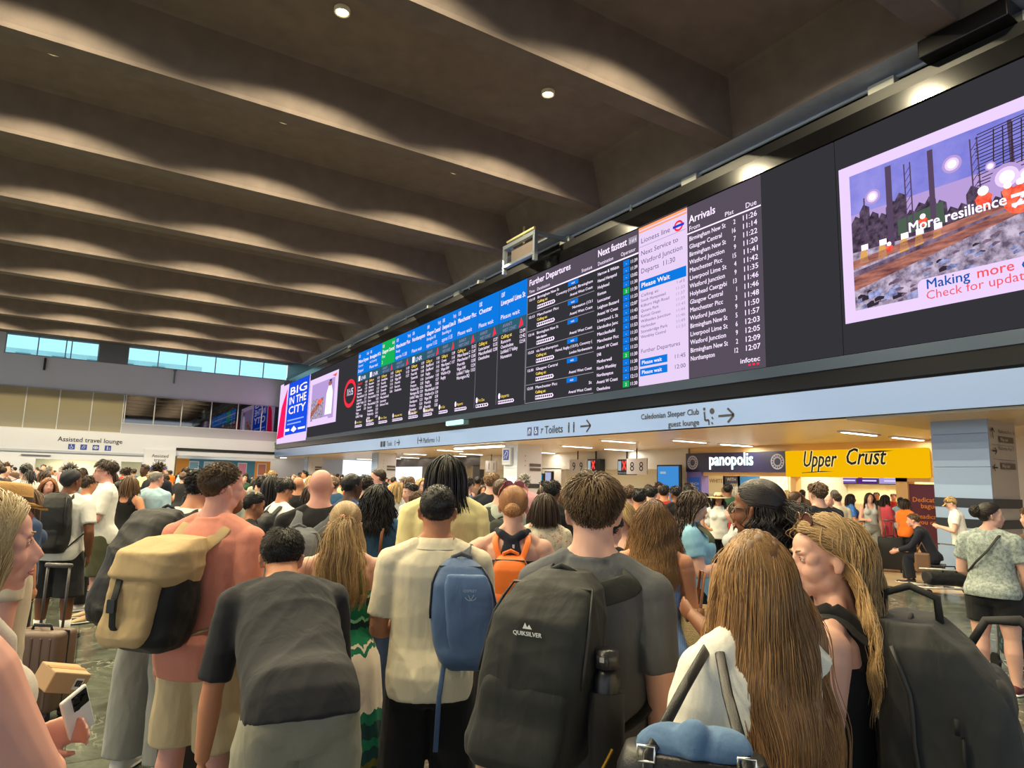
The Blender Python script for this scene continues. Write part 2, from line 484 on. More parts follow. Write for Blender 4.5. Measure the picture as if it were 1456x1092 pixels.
def b_far1(mb):
    a = u_of(541, 634); z = 3.32
    FB.rect(mb, a, z, a + .3, z + .3, .006); FB.rect(mb, a + .4, z, a + .7, z + .3, .006)
    FB.text(mb, 'Taxis', a + .9, z + .03, .36); FB.line(mb, a + 2.1, z, a + 2.1, z + .3, .06); FB.arrow(mb, a + 2.5, z + .16, .4, .06)
fascia_sign('fascia_sign', 'small grey pictograms and arrow on fascia under the scrolling columns', b_far1)
def b_far2(mb):
    a = u_of(594, 630); z = 3.32
    man(FB, mb, a, z, .34); FB.arrow(mb, a + .3, z + .17, .32, .05)
    FB.text(mb, 'Platforms 1-3', a + .6, z + .03, .34)
fascia_sign('fascia_sign', 'small grey platforms lettering on fascia right of the pictogram sign', b_far2)

# ---- columns
M_colglass = mat('pale_blue_cladding', (150, 172, 206), 0.18, var=.02, vscale=1)
M_colgrey = mat('grey_cladding', (176, 170, 164), 0.5, var=.03, vscale=2)
M_pale = mat('pale_cladding', (204, 216, 232), .25)
M_coldark = mat('dark_band', (44, 48, 56), 0.25)
M_signbrown = mat('sign_brown', (98, 90, 78), 0.5)
M_signwhite = mat('sign_white', (214, 214, 214), 0.5)
def column(y1, ysize, x0, label, marks=None, cg=None, cc=None):
    t = thing('pillar', label, 'pillar', (x0 + .5, y1 - ysize / 2, 0)); ox, oy = x0 + .5, y1 - ysize / 2
    def L(mb): mb.v = [(x - ox, y - oy, z) for x, y, z in mb.v]; return mb
    b = MB(); b.box2((x0 + .02, y1 - ysize + .02, 0), (x0 + 1.2, y1 - .02, ZC)); L(b).build('core', cg or M_colgrey, t)
    c = MB()
    for z0, z1 in ((0, .66), (.69, 1.03), (1.2, 1.42), (1.6, 2.2), (2.21, 2.85), (2.86, ZC)):
        c.box2((x0 - .015, y1 - ysize, z0), (x0 + .03, y1, z1))
    L(c).build('cladding', cc or M_colglass, t)
    d = MB()
    for z0, z1 in ((1.03, 1.2), (1.42, 1.6)): d.box2((x0 - .03, y1 - ysize - .015, z0), (x0 + 1.2, y1 + .01, z1))
    L(d).build('band', M_coldark, t)
    if marks:
        g = MB(); marks(g, faceY(x0, y1 - ysize, 0)); L(g).build('direction_sign', [M_ink, M_signbrown, M_signwhite], t)
    return t
def m_near(mb, F):
    a = .1
    F.arrow(mb, a + .08, 2.86, .2, .026, PI / 2); F.arrow(mb, a + .1, 2.52, .17, .026, 0); F.arrow(mb, a + .1, 2.2, .17, .026, PI)
    F.text(mb, 'Platforms 8 to 16', a + .3, 2.88, .1); F.rect(mb, a + .34, 2.7, a + .95, 2.82, .004, 1); F.text(mb, 'Way out', a + .37, 2.73, .09, .008, 2)
    F.text(mb, 'Platforms 4 to 7', a + .26, 2.55, .1); F.rect(mb, a + .34, 2.18, a + .95, 2.3, .004, 1); F.text(mb, 'Way out', a + .37, 2.21, .09, .008, 2)
    F.line(mb, a, 2.64, a + .95, 2.64, .006); F.line(mb, a, 2.36, a + .95, 2.36, .006)
column(7.04, 1.03, 14.49, 'blue clad pillar with dark bands beside the yellow bakery shop', m_near)
def m_mid(mb, F):
    for i in range(3): F.text(mb, 'a', .35, 2.7 - i * .2, .12)
    F.rect(mb, .6, 2.3, 1.15, 2.42, .004, 1); F.rect(mb, .6, 2.12, 1.15, 2.24, .004, 1)
column(24.0, 1.05, 14.49, 'white and pale blue pillar with blue ear symbol sign', m_mid, M_white, M_pale)
column(40.0, 1.05, 14.49, 'distant pale pillar left of the pale yellow tee', m_mid, M_white)
column(56.0, 1.05, 14.49, 'farthest pale pillar at the end of the fascia', m_mid, M_white)
# hearing-loop sign on the second pillar
hs = thing('hearing_loop_sign', 'square grey sign with blue ear symbol on pillar', 'sign', (14.45, 23.6, 2.7))
q = MB(); q.box2((-.12, -.34, -.36), (.02, .34, .36)); q.build('sign_box', mat('sign_grey', (190, 196, 206), .5), hs, bevel=.02)
q = MB(); F = faceX(-.125, 0, 0); F.rect(q, -.22, -.16, .22, .26, .003, 0); ear(F, q, .02, .06, .5, 1)
q.build('ear_symbol', [mat('loop_blue', (38, 74, 160), .5), M_signwhite], hs)

# ---- tube lights in the balcony ceiling (elongated along X)
tl_px = [(821, 635.5, 1.5), (882, 639.7, 1.5), (940, 643.6, 1.5), (981, 628, 1.5), (1047, 633, 1.5), (1096, 637, 1.5), (1222, 617, 1.3), (1294, 624.5, 1.3), (1118, 639, 1.3), (820, 646.5, 1.5), (774, 644, 1.5),
         (640, 641, 1.4), (590, 646, 1.4), (585, 651, 1.4), (670, 646, 1.4), (690, 650.5, 1.4), (560, 652, 1.4), (520, 653, 1.4), (880, 628, 1.5)]
def tube_or_fill_lamp(t, w, h, e, col=(1, .92, .78), z=-.06):
    ld = bpy.data.lights.new('tube_or_fill_lamp', 'AREA'); ld.shape = 'RECTANGLE'; ld.size = w; ld.size_y = h; ld.energy = e; ld.color = col
    lo = bpy.data.objects.new('tube_or_fill_lamp', ld); COL.objects.link(lo); lo.parent = t; lo.location = (0, 0, z)
_pm = {}
def fill_panel(x, y, z, w, h, e, label, col=(1, .92, .78)):  # added fixture carrying fill light where no real lamp is known
    t = thing('added_fill_panel', label, 'ceiling light', (x, y, z - .03), 0, label + 's')
    a = MB(); a.box2((-w / 2 - .04, -h / 2 - .04, -.04), (w / 2 + .04, h / 2 + .04, 0)); a.build('housing', M_white, t)
    a = MB(); a.box2((-w / 2, -h / 2, -.05), (w / 2, h / 2, -.04)); a.build('diffuser', M_tube, t)
    tube_or_fill_lamp(t, w, h, e, col, -.07)
tl0 = None; names_t = {6: 'first lit tube light above the yellow bakery sign', 7: 'lit tube light closest to the blue pillar', 8: 'lit tube light over the joint of the navy and yellow signs', 3: 'lit tube light left of the navy shop sign', 4: 'lit tube light above the glowing white shop name', 5: 'lit tube light over the ring at the end of navy sign',
       0: 'lit tube light above the left platform screen', 1: 'lit tube light above the right platform screen', 2: 'lit tube light just right of the 8 8 panel', 9: 'farther lit tube light above the 9 9 panel', 10: 'lit tube light just right of the ear-symbol pillar'}
for i, (px, py, ln) in enumerate(tl_px):
    p = onZ(px, py, ZC - .03)
    if p[0] > XW - 1 or p[0] < XB + .8: p[0] = min(max(p[0], XB + .9), XW - .9)
    t = thing('tube_light', names_t.get(i, 'dim distant tube light in the soffit behind the pale yellow tee'), 'ceiling light', (p[0], p[1], ZC), 0, 'tube lights under the balcony')
    if tl0 is None:
        a = MB(); a.box2((-.85, -.09, -.03), (.85, .09, 0)); b = MB(); b.box2((-.72, -.06, -.045), (.72, .06, -.03))
        tl0 = (a.build('housing', M_white, t), b.build('tube', M_tube, t))
    else:
        for s in tl0:
            c = s.copy(); COL.objects.link(c); c.parent = t
    tube_or_fill_lamp(t, 1.44, .1, 20, (1, .94, .84))
# the long bright lamp at the edge beside the ear-symbol pillar
t = thing('strip_light', 'long bright strip light beside the ear symbol pillar', 'ceiling light', (13.75, 24.9, ZC - .005))
a = MB(); a.box2((-.12, -2.0, -.08), (.12, 2.2, 0)); a.build('housing', M_white, t)
a = MB(); a.box2((-.1, -1.95, -.14), (.1, 2.15, -.08)); a.build('diffuser', M_tube, t)
# ================================================================== FAR WALL
def wallY(name, m, rects, y=YF, th=.3):
    b = MB()
    for x0, z0, x1, z1 in rects: b.box2((x0, y, z0), (x1, y + th, z1))
    return struct(b.build(name, m))
S = YF / 60.0
def Z_(z): return CAM_H + (z - CAM_H) * S
zw0, zw1 = Z_(9.93), 11.55
wallY('wall_far', M_white, [(-30, Z_(7.62), 13.5, zw0), (-30, 3.02, 13.5, Z_(4.52)), (-30, zw0, -6.75, zw1), (-30, 0, -6.6, 3.02)])
wallY('wall_far_pier', mat('pier_grey', (120, 122, 126), .7), [(-.84, zw0, 1.12, zw1)], YF + .02)
wallY('trim_5', mat('wall_ledge', (170, 176, 190), .5), [(-30, 2.86, 3.0, 3.02), (-30, Z_(7.55), 13.5, Z_(7.62))], YF - .12, .2)
M_glass_c = None
def glass(name, tint, rough=.0, alpha_mix=.85):
    mt, nt, b = nodemat(name)
    tr = N(nt, 'ShaderNodeBsdfTransparent'); tr.inputs[0].default_value = srgb(*tint)
    gl = N(nt, 'ShaderNodeBsdfGlossy'); gl.inputs[1].default_value = .03
    mx = N(nt, 'ShaderNodeMixShader'); mx.inputs[0].default_value = 1 - alpha_mix
    nt.links.new(tr.outputs[0], mx.inputs[1]); nt.links.new(gl.outputs[0], mx.inputs[2])
    nt.links.new(mx.outputs[0], nt.nodes['Material Output'].inputs[0])
    return mt
M_clear = glass('window_glass', (222, 254, 255))
M_frame = mat('window_frame', (128, 140, 146), .5)
def window(n, x0, x1, z0, z1, muls, gm, fm, y=YF, sill=.06):
    f = MB()
    f.box2((x0, y, z0), (x1, y + .1, z0 + sill)); f.box2((x0, y, z1 - .06), (x1, y + .1, z1))
    for x in muls: f.box2((x - .035, y - .01, z0), (x + .035, y + .09, z1))
    o = struct(f.build('window_%d' % n, fm))
    g = MB(); g.box2((x0, y + .04, z0 + .03), (x1, y + .06, z1 - .03)); g.build('pane', gm, o)
    return o
window(1, -6.75, -.84, zw0, zw1, [-6.7, -4.75, -3.0, -2.65, -.88], M_clear, M_frame)
window(2, 1.12, 13.5, zw0, zw1, [1.15, 3.3, 5.4, 7.6, 9.55, 11.5], M_clear, M_frame)
# offices behind the glazed band
M_blind = mat('beige_blind', (134, 124, 98), .5, var=.06, vscale=1.5)
M_mull = mat('pale_mullion', (196, 198, 200), .5)
lx = [-8.1, -6.0, -3.9, -1.55, .0 + .35, 1.28]
lx = [float(onY(px, 575, YF)[0]) for px in (-10, 36, 84, 131, 176)]
w3 = window(3, -14, lx[-1], Z_(4.52), Z_(7.62), lx, mat('blind_glass', (150, 140, 112), .1), M_mull)
wallY('wall_office', M_blind, [(-14, Z_(4.5), lx[-1], Z_(7.62))], YF + .35)
rx = [float(onY(px, 590, YF)[0]) for px in (177, 219, 258, 300, 338, 372)] + [13.4]
w4 = window(4, lx[-1], 13.5, Z_(5.3), Z_(7.6), rx, glass('smoked_glass', (70, 72, 80), 0, .8), M_mull)
bl = MB(); bl.box2((lx[-1], YF + .02, Z_(4.52)), (13.5, YF + .1, Z_(5.3)))
struct(bl.build('trim_6', mat('frosted_panel', (172, 172, 184), .3)))
ofi = MB(); ofi.box2((lx[-1], YF + 4, 4.4), (13.5, YF + 4.2, 8)); ofi.box2((lx[-1], YF + .4, 4.4), (13.5, YF + 4, 4.6)); ofi.box2((lx[-1], YF + .4, 7.8), (13.5, YF + 4, 8.0))
struct(ofi.build('wall_office_dark', mat('office_dark', (34, 32, 36), .7)))
# a pale building outside the high windows
ob = thing('building', 'pale building with balconies seen through the high windows', 'building', (4, 92, 0))
q = MB(); q.box2((-22, 0, 0), (6, 6, 15.0)); q.build('facade', mat('pale_facade', (226, 238, 240), .8), ob)
for i in range(7):
    q = MB(); q.box2((-20 + i * 3.4, -.3, 13.2), (-18.6 + i * 3.4, 0, 14.5)); q.build('window', mat('facade_window', (120, 150, 160), .3), ob)
# assisted travel lounge lettering
t = thing('lounge_sign', 'Assisted travel lounge lettering with four blue pictograms on far wall', 'sign', (0, YF - .02, 3.8))
q = MB(); F = faceY(0, -.003, -3.8)
xa, xb = float(onY(82, 625, YF)[0]), float(onY(174, 628, YF)[0]); za = float(onY(125, 628, YF)[2])
F.text(q, 'Assisted travel lounge', xa, za - .05, .5, width=xb - xa, bold=.008)
for i in range(4):
    cx = float(onY(102 + i * 17.3, 632.5, YF)[0]); zz = Z_(3.33)
    F.rect(q, cx - .21, zz - .2, cx + .21, zz + .2, .004, 1)
    if i == 0: wheelchair(F, q, cx, zz, .4)
    elif i == 1: ear(F, q, cx, zz, .38)
    elif i == 2: F.ring(q, cx, zz, .16, .11, .05, .012, 2, 16); F.disc(q, cx, zz, .05, .012, 2)
    else: man(F, q, cx - .03, zz - .15, .3, 2); F.line(q, cx + .1, zz - .15, cx + .1, zz + .05, .03, .012, 2)
q.build('lettering', [M_ink, mat('sign_blue', (34, 66, 160), .5), M_signwhite], t)
# the pier with the second lounge sign
x0, x1 = 3.0, 5.25
pier = MB(); pier.box2((x0, YF - .25, 0), (x1, YF + .3, 3.4)); struct(pier.build('wall_pier', M_white))
dk = MB(); dk.box2((x1 - .02, YF - .27, 0), (x1 + .1, YF + .25, 2.95)); dk.box2((x0 - .1, YF - .27, 0), (x0, YF + .25, 2.2)); struct(dk.build('trim_7', mat('pier_edge', (90, 76, 50), .5)))
t = thing('lounge_sign', 'narrow white pier sign reading Assisted travel lounge beside the orange wall', 'sign', ((x0 + x1) / 2, YF - .27, 2.4))
q = MB(); F = faceY(0, -.003, -2.4)
for i, w in enumerate(('Assisted', 'travel', 'lounge')): F.text(q, w, 0, 2.78 - i * .33, .36, align='c')
for sx, fn in ((-.35, wheelchair), (.35, ear)): F.rect(q, sx - .25, 1.5, sx + .25, 2.0, .004, 1); fn(F, q, sx, 1.75, .46)
q.build('lettering', [M_ink, mat('sign_blue', (34, 66, 160), .5), M_signwhite], t)
# lounge front left of the pier: header, lit doorways
lf = MB()
lf.box2((-6.6, YF + .02, 2.35), (x0, YF + .3, 2.86)); lf.box2((-6.6, YF + .02, 0), (-4.0, YF + .3, 2.35)); lf.box2((-2.3, YF + .02, 0), (-1.95, YF + .3, 2.35)); lf.box2((1.2, YF + .02, 0), (1.5, YF + .3, 2.35))
struct(lf.build('wall_lounge', M_white))
lr = MB(); lr.box2((-7, YF + 3.5, 0), (x0 + .1, YF + 3.7, 2.9)); struct(lr.build('wall_lounge_back', mat('lounge_cream', (232, 226, 190), .7)))
lr = MB(); lr.box2((-7, YF + .32, 2.71), (x0 + .1, YF + 3.48, 2.86)); struct(lr.build('ceiling_lounge', M_white))
t = thing('door_header_rail', 'thin grey rail on the white wall under lounge sign', 'rail', (-4, YF - .1, 2.62))
q = MB(); q.box2((-.9, -.05, -.03), (.9, .1, .03)); q.build('rail', mat('rail_grey', (110, 112, 116), .5), t)
fill_panel(-1.5, YF + 1.9, 2.7, 3.0, .8, 160, 'added fill light panel inside the lounge doorway', (1, .95, .75))  # added panel, brightens the lounge behind the doorway
# the opening right of the pier: orange and blue hoardings under oval lamps
zo = 3.42
hd = MB(); hd.box2((x1, YF - .1, zo - .02), (13.6, YF + .2, 3.62)); struct(hd.build('trim_8', M_black))
bk = MB(); bk.box2((x1 - .5, YF + 9, 0), (22, YF + 9.2, 4)); struct(bk.build('wall_hall_beyond', M_white))
bk = MB(); bk.box2((x1 - .5, YF + .3, 3.44), (22, YF + 9, 3.6)); struct(bk.build('ceiling_hall_beyond', M_white))
hx = [float(onY(px, 668, YF + 7)[0]) for px in (249, 268, 362, 384)]
q = MB(); q.box2((hx[0], YF + 7, 0), (hx[1], YF + 7.2, 2.9)); q.box2((hx[2], YF + 7, 0), (hx[3], YF + 7.2, 2.9)); struct(q.build('wall_orange', mat('orange_hoarding', (226, 148, 48), .6)))
q = MB(); q.box2((hx[1], YF + 7, 0), (hx[2], YF + 7.2, 2.9)); struct(q.build('wall_blue', mat('blue_hoarding', (62, 128, 158), .6)))
for i, (px, col, lb) in enumerate(((275, (120, 170, 190), 'pale blue poster on the blue hoarding left side'), (296, (170, 190, 200), 'white-bordered poster in middle of the blue hoarding'), (344, (214, 130, 150), 'pink poster on the blue hoarding'), (372, (196, 120, 96), 'red poster on the orange hoarding strip'))):
    X = float(onY(px, 668, YF + 7)[0])
    t = thing('poster', lb, 'poster', (X, YF + 6.98, 2.1), 0)
    q = MB(); q.box2((-.42, -.03, -.6), (.42, 0, .6)); q.box2((-.34, -.035, -.5), (.34, -.028, .5), 1); q.build('print', [M_white, mat('poster_%d' % i, col, .5)], t)
M_oval = emat('oval_lamp', (255, 244, 214), 5.0)
for i, (px, py) in enumerate(((254, 652.5), (267, 649.5), (301, 654.5), (314, 654), (326, 653), (341, 652), (352, 656.5), (364, 656), (377, 655.5), (398.5, 654))):
    p = onZ(px, py, 3.38)
    p = p if p[1] < YF + 8.5 else onY(px, py, YF + 8.0)
    t = thing('oval_lamp', 'glowing oval ceiling lamp over the coloured hoardings beyond the far wall', 'ceiling light', (float(p[0]), max(float(p[1]), YF + .6), 3.42), 0, 'oval lamps over the far opening')
    q = MB(); q.ellipsoid((0, 0, -.05), (.62, .35, .06), nu=20, nv=8); q.build('shade', M_oval, t, True)
for xx in (6.5, 11.5): fill_panel(xx, YF + 2.0, 3.42, 3.0, .5, 190, 'added fill light panel hidden above the opening in far wall', (1, .93, .8))  # added out-of-view panels that brighten the hall beyond the opening
sg = thing('camera_mount', 'small dark camera mount on far wall below first window', 'camera mount', (float(onY(64, 517, YF)[0]), YF - .05, float(onY(64, 517, YF)[2])))
q = MB(); q.box2((-.07, -.15, -.5), (.07, .05, .35)); q.box2((-.05, -.35, .3), (.05, .05, .4)); q.build('bracket', M_black, sg)
sg = thing('camera_mount', 'small grey camera mount on far wall below second window', 'camera mount', (float(onY(248, 535, YF)[0]), YF - .05, float(onY(248, 535, YF)[2])))
q = MB(); q.box2((-.06, -.1, -.6), (.06, .05, .45)); q.box2((-.12, -.3, .4), (.12, .05, .55)); q.build('bracket', mat('mount_grey', (120, 124, 130), .5), sg)

# ================================================================== UNDER THE BALCONY
M_cream = mat('cream_wall', (214, 208, 194), .6, var=.02, vscale=1)
M_creamlit = mat('gate_wall', (206, 196, 168), .6, var=.03, vscale=2)
yp = yX(979, 655, XW)            # left end of the navy shop sign
yu0, yu1 = yX(1123, 660, XW), yX(1323, 658, XW)
wb = MB()
wb.box2((XW, yp + .02, 2.35), (XW + .3, 36.0, ZC)); wb.box2((XW, 27.5, 0), (XW + .3, 29.2, 2.4)); wb.box2((XW, yp + .02, 0), (XW + .3, yp + 1.1, 2.35))
wb.box2((XW, -6, 0), (XW + .3, yu1 - 1.6, ZC))
struct(wb.build('wall_right', M_cream))
gw = MB(); gw.box2((XW + 6, yp - 2, 0), (XW + 6.2, 58, ZC)); struct(gw.build('wall_gates', M_creamlit))
for yy in (23.5, 29.5, 37, 45): fill_panel(XW + 3, yy, ZC, .6, 3.0, 70, 'added fill light panel beyond the platform gates behind the crowd', (1, .93, .75))  # unseen panels added to brighten the gate wall
dh = MB(); dh.box2((XW, 36.0, 2.55), (XW + .3, 55, ZC)); dh.box2((XW, 36.0, 0), (XW + .3, 36.9, 2.6)); struct(dh.build('wall_header_dark', mat('dark_header', (70, 64, 62), .4)))
# platform number panels and screens
M_numwhite = mat('number_panel', (196, 192, 188), .5); M_numink = mat('number_ink', (30, 30, 34), .5)
def numbers(px, py, txts, label):
    X = XW - .8; p = onX(px, py, X)
    t = thing('platform_number_sign', label, 'sign', tuple(p))
    q = MB(); F = faceX(0, 0, 0); F.rect(q, -.62, -.33, .62, .33, 0, 0, .06)
    for i, s in enumerate(txts): F.text(q, s, -.28 + .56 * i, -.2, .56, .008, 1, align='c')
    q.build('panel', [M_numwhite, M_numink], t)
    q = MB(); q.box2((.0, -.02, .3), (.04, .02, ZC - float(p[2]))); q.build('hanger', M_black, t)
numbers(821, 663, ('9', '9'), 'white panel with two black nines on it')
numbers(905, 663, ('8', '8'), 'white panel with two black eights on it')
numbers(698, 663, ('1', '1'), 'white panel with black number eleven left of the ear-symbol pillar')
def pscreen(px, py, label):
    X = XW - .3; p = onX(px, py, X)
    t = thing('platform_screen', label, 'screen', tuple(p)); t.rotation_euler = (0, 0, -.12)
    q = MB(); q.box2((-.02, -.52, -.34), (.3, .52, .34)); q.build('casing', M_black, t, bevel=.02)
    s = MB(); F = faceX(-.025, 0, 0); F.rect(s, -.46, -.16, -.22, .26, .002, 1)
    F.line(s, -.12, -.12, .14, .26, .1, .004, 0); F.line(s, -.12, .26, .14, -.12, .1, .004, 0); F.text(s, 'Platform closed', -.46, -.29, .11, .004, 1)
    s.build('display', [emat('screen_red', (235, 70, 60), 1.3), emat('screen_pale', (170, 190, 200), .9)], t)
    h = MB(); h.box2((.1, -.03, .3), (.16, .03, ZC - float(p[2]))); h.build('hanger', M_black, t)
pscreen(844, 663, 'black hanging screen with red cross beside the nines panel')
pscreen(888, 664, 'black hanging screen with red cross beside the eights panel')
def kiosk(px, py, X, w, h, col, label, name='information_screen', tall=False):
    p = onX(px, py, X)
    t = thing(name, label, 'screen', (float(p[0]), float(p[1]), 0))
    z0 = float(p[2])
    q = MB(); q.box2((0, -w / 2 - .06, z0 - h / 2 - .06), (.14, w / 2 + .06, z0 + h / 2 + .06)); q.build('casing', M_black, t, bevel=.02)
    s = MB(); F = faceX(-.004, 0, 0); F.rect(s, -w / 2, z0 - h / 2, w / 2, z0 + h / 2, .002, 0)
    F.rect(s, -w * .38, z0 + h * .3, -w * .1, z0 + h * .36, .004, 1); F.rect(s, -w * .2, z0 - h * .1, w * .2, z0 - h * .06, .004, 1); F.rect(s, -w * .15, z0 - h * .2, w * .2, z0 - h * .16, .004, 1)
    s.build('display', [emat('display_%d_%d_%d' % col, col, .9), emat('screen_pale', (170, 190, 200), .9)], t)
    st = MB(); st.box2((.03, -.12, 0), (.11, .12, z0)); st.build('stand', M_black, t)
kiosk(764, 689, 17.0, .75, .9, (40, 170, 225), 'bright cyan information screen behind the crowd')
kiosk(779, 688, 18.5, .5, 1.1, (185, 190, 225), 'lilac information screen just behind the cyan one')
kiosk(950, 690, 19.3, 1.15, 1.5, (70, 150, 225), 'large blue information screen left of the navy shop')
# ---- navy shop
M_navy = mat('navy_sign', (40, 36, 66), .35); M_ringw = mat('ring_motif', (176, 178, 190), .5)
t = thing('shop_sign', 'navy shop sign with glowing white panopolis lettering', 'shop sign', (XW - .15, (yp + yu0) / 2, 2.6))
Fp = faceX(0, 0, 0); Ls = yp - yu0
q = MB(); q.box2((0, -Ls / 2, -.36), (.3, Ls / 2, .36)); q.build('board', M_navy, t)
q = MB(); Fp.text(q, 'panopolis', -.08, -.11, .66, .03, 0, bold=.03, align='c', width=Ls * .44); q.build('lettering', emat('lit_letters', (226, 250, 248), 2.2), t)
for s in (-1, 1):
    q = MB()
    Fp.ring(q, s * Ls * .42, 0, .27, .27, .045, .012, 0)
    for i in range(14):
        a = 2 * PI * i / 14; Fp.ring(q, s * Ls * .42 + .2 * math.cos(a), .2 * math.sin(a), .05, .05, .018, .014, 0, 10)
    Fp.ring(q, s * Ls * .42, 0, .15, .15, .025, .012, 0); q.build('ring_motif', M_ringw, t)
pl = MB(); pl.box2((XW - .1, yp - .75, 0), (XW + .3, yp, 2.3)); struct(pl.build('trim_9', mat('purple_pilaster', (112, 100, 168), .5)))
t = thing('shop_poster', 'bright blue notice on the purple pilaster', 'poster', (XW - .12, yp - .38, 1.75)); q = MB(); F = faceX(0, 0, 0); F.rect(q, -.3, -.4, .3, .28, 0, 0, .03); F.text(q, 'LUNCH', 0, -.02, .15, .01, 1, align='c'); F.text(q, 'TO GO', 0, -.2, .15, .01, 1, align='c'); q.build('print', [mat('notice_blue', (38, 96, 205), .5), M_signwhite], t)
XI = XW + 3.2
sb = MB(); sb.box2((XI, yu1 - .2, 0), (XI + .2, yp, 3.1)); struct(sb.build('wall_shop_back', mat('shop_cream_tiles', (236, 222, 180), .5, var=.08, vscale=6)))
sd = MB(); sd.box2((XW + .3, yu0 - .06, 0), (XI, yu0 + .06, 3.1)); struct(sd.build('wall_shop_divider', M_cream))
for yy, w, e in ((yp - (yp - yu0) / 2, 2.6, 110), ((yu0 + yu1) / 2, 2.6, 150)):
    for dy in (-1, 1): fill_panel(XW + 1.6, yy + dy, 3.1, 1.2, 1.0, e / 2, 'added fill light panel inside the shop', (1, .88, .62))  # panels added to brighten both shop interiors
def poster(px, py, X, w, h, cols, lines, label, tx=.16):
    p = onX(px, py, X); t = thing('shop_poster', label, 'poster', tuple(p)); q = MB(); F = faceX(0, 0, 0)
    F.rect(q, -w / 2, -h / 2, w / 2, h / 2, 0, 0, .03)
    for i, l in enumerate(lines): F.text(q, l, 0, h / 2 - tx * 1.3 * (i + 1), tx, .008, 1, align='c', bold=.01)
    q.build('print', [mat('pp_%d_%d_%d' % cols[0], cols[0], .5), mat('pt_%d_%d_%d' % cols[1], cols[1], .5)], t)
poster(1018, 684, XI - .05, .95, 1.1, ((236, 226, 190), (150, 130, 100)), ('FLAT', 'WHITE'), 'cream flat white poster inside the navy shop', .24)
poster(1040, 684, XI - .05, .9, 1.0, ((62, 68, 92), (230, 224, 200)), ('STARTS', 'WITH', 'COFFEE'), 'dark poster with pale lettering inside the navy shop', .19)
poster(1064, 682, XI - .05, 1.1, .8, ((70, 140, 210), (240, 210, 110)), (), 'blue and yellow menu picture inside the navy shop')
poster(1100, 684, XI - .05, 1.3, .9, ((226, 224, 220), (90, 110, 150)), ('BACK ON IT',), 'white poster panel at right end of navy shop', .18)
ct = thing('shop_counter', 'pale serving counter inside the navy shop', 'counter', (XI - .8, (yp + yu0) / 2, 0)); q = MB(); q.box2((-.35, -Ls / 2 + .9, 0), (.35, Ls / 2 - .4, 1.0)); q.build('front', mat('counter_front', (90, 80, 84), .5), ct); q = MB(); q.box2((-.4, -Ls / 2 + .85, 1.0), (.4, Ls / 2 - .35, 1.06)); q.build('worktop', mat('counter_top', (200, 186, 160), .3), ct)
# ---- yellow bakery shop
Lu = yu0 - yu1
t = thing('shop_sign', 'yellow lightbox shop sign with black Upper Crust script', 'shop sign', (XW - .25, (yu0 + yu1) / 2, 2.52))
q = MB(); q.box2((0, -Lu / 2, -.43), (.4, Lu / 2, .43)); q.build('board', emat('yellow_lightbox', (255, 192, 6), .95), t, bevel=.03)
q = MB()
def script(mi, bold, off):
    Fp.text(q, 'Upper', -Lu * .355, -.1, .74, off, mi, bold=bold, shear=.28, width=Lu * .27); Fp.text(q, 'Crust', -Lu * .03, -.04, .72, off, mi, bold=bold, shear=.28, width=Lu * .29)
script(1, .045, .01); script(0, .014, .016)
Fp.poly(q, [(-Lu * .36, -.29), (-Lu * .36, -.31), (-Lu * .11, -.25), (-Lu * .2, -.24)], .016, 0)
Fp.poly(q, [(Lu * .08, .33), (Lu * .2, .31), (Lu * .31, .36), (Lu * .22, .37)], .016, 0)
q.build('lettering', [mat('script_black', (28, 24, 16), .5), emat('script_glow', (255, 232, 150), 1.1)], t)
jb = MB()
jb.box2((XW - .1, yu1 + .62, 0), (XW + .3, yu1 + .95, 2.1)); jb.box2((XW - .1, yu1 - 1.6, 1.98), (XW + .3, yu1 + .95, 2.1)); jb.box2((XW, yu0 - .2, 0), (XW + .3, yu0, 2.1)); jb.box2((XW + .3, yu1 - .3, 0), (XI, yu1 - .2, 3.1)); jb.box2((XW, yu1 - 1.6, 2.1), (XW + .3, yp - .1, ZC))
struct(jb.build('trim_10', mat('oak_frame', (222, 182, 120), .5)))
t = thing('poster', 'tall maroon poster with orange Dedicated to baguettes lettering', 'poster', (XW - .06, yu1 - .1, 1.2))
q = MB(); F = faceX(0, 0, 0); F.rect(q, -.7, -1.05, 1.5, .72, 0, 0, .05)
for i, (s, x) in enumerate((('Dedicated to', -.62), ('baguettes.', -.4))): F.text(q, s, x, .22 - i * .17, .19, .01, 1, bold=.012)
for i, (s, x) in enumerate((('Breadicated,', -.62), ('you could say.', -.5))): F.text(q, s, x, -.24 - i * .16, .18, .01, 1, bold=.012)
q.build('print', [mat('maroon', (98, 40, 58), .5), mat('poster_orange', (236, 150, 60), .5)], t)
t = thing('menu_screen', 'lit purple menu screens hung inside the yellow bakery', 'screen', (XI - .25, 0, 0))
ya, yb_ = yX(1190, 684, XI - .25), yX(1281, 684, XI - .25)
q = MB(); q.box2((0, yb_, 1.92), (.12, ya, 2.55)); q.build('casing', M_black, t)
for i, c in enumerate(((120, 90, 170), (90, 40, 130), (180, 160, 220))):
    s = MB(); F = faceX(-.005, ya, 1.92); w = (ya - yb_) / 3; F.rect(s, .03 + i * w, .03, (i + 1) * w - .03, .6, 0, 0)
    for j in range(4): F.rect(s, .2 + i * w, .1 + j * .11, .2 + i * w + .5 + .1 * ((i * 3 + j) % 3), .15 + j * .11, .003, 1)
    s.build('display', [emat('menu_%d' % i, c, 1.0), emat('menu_text', (230, 225, 250), 1.0)], t)
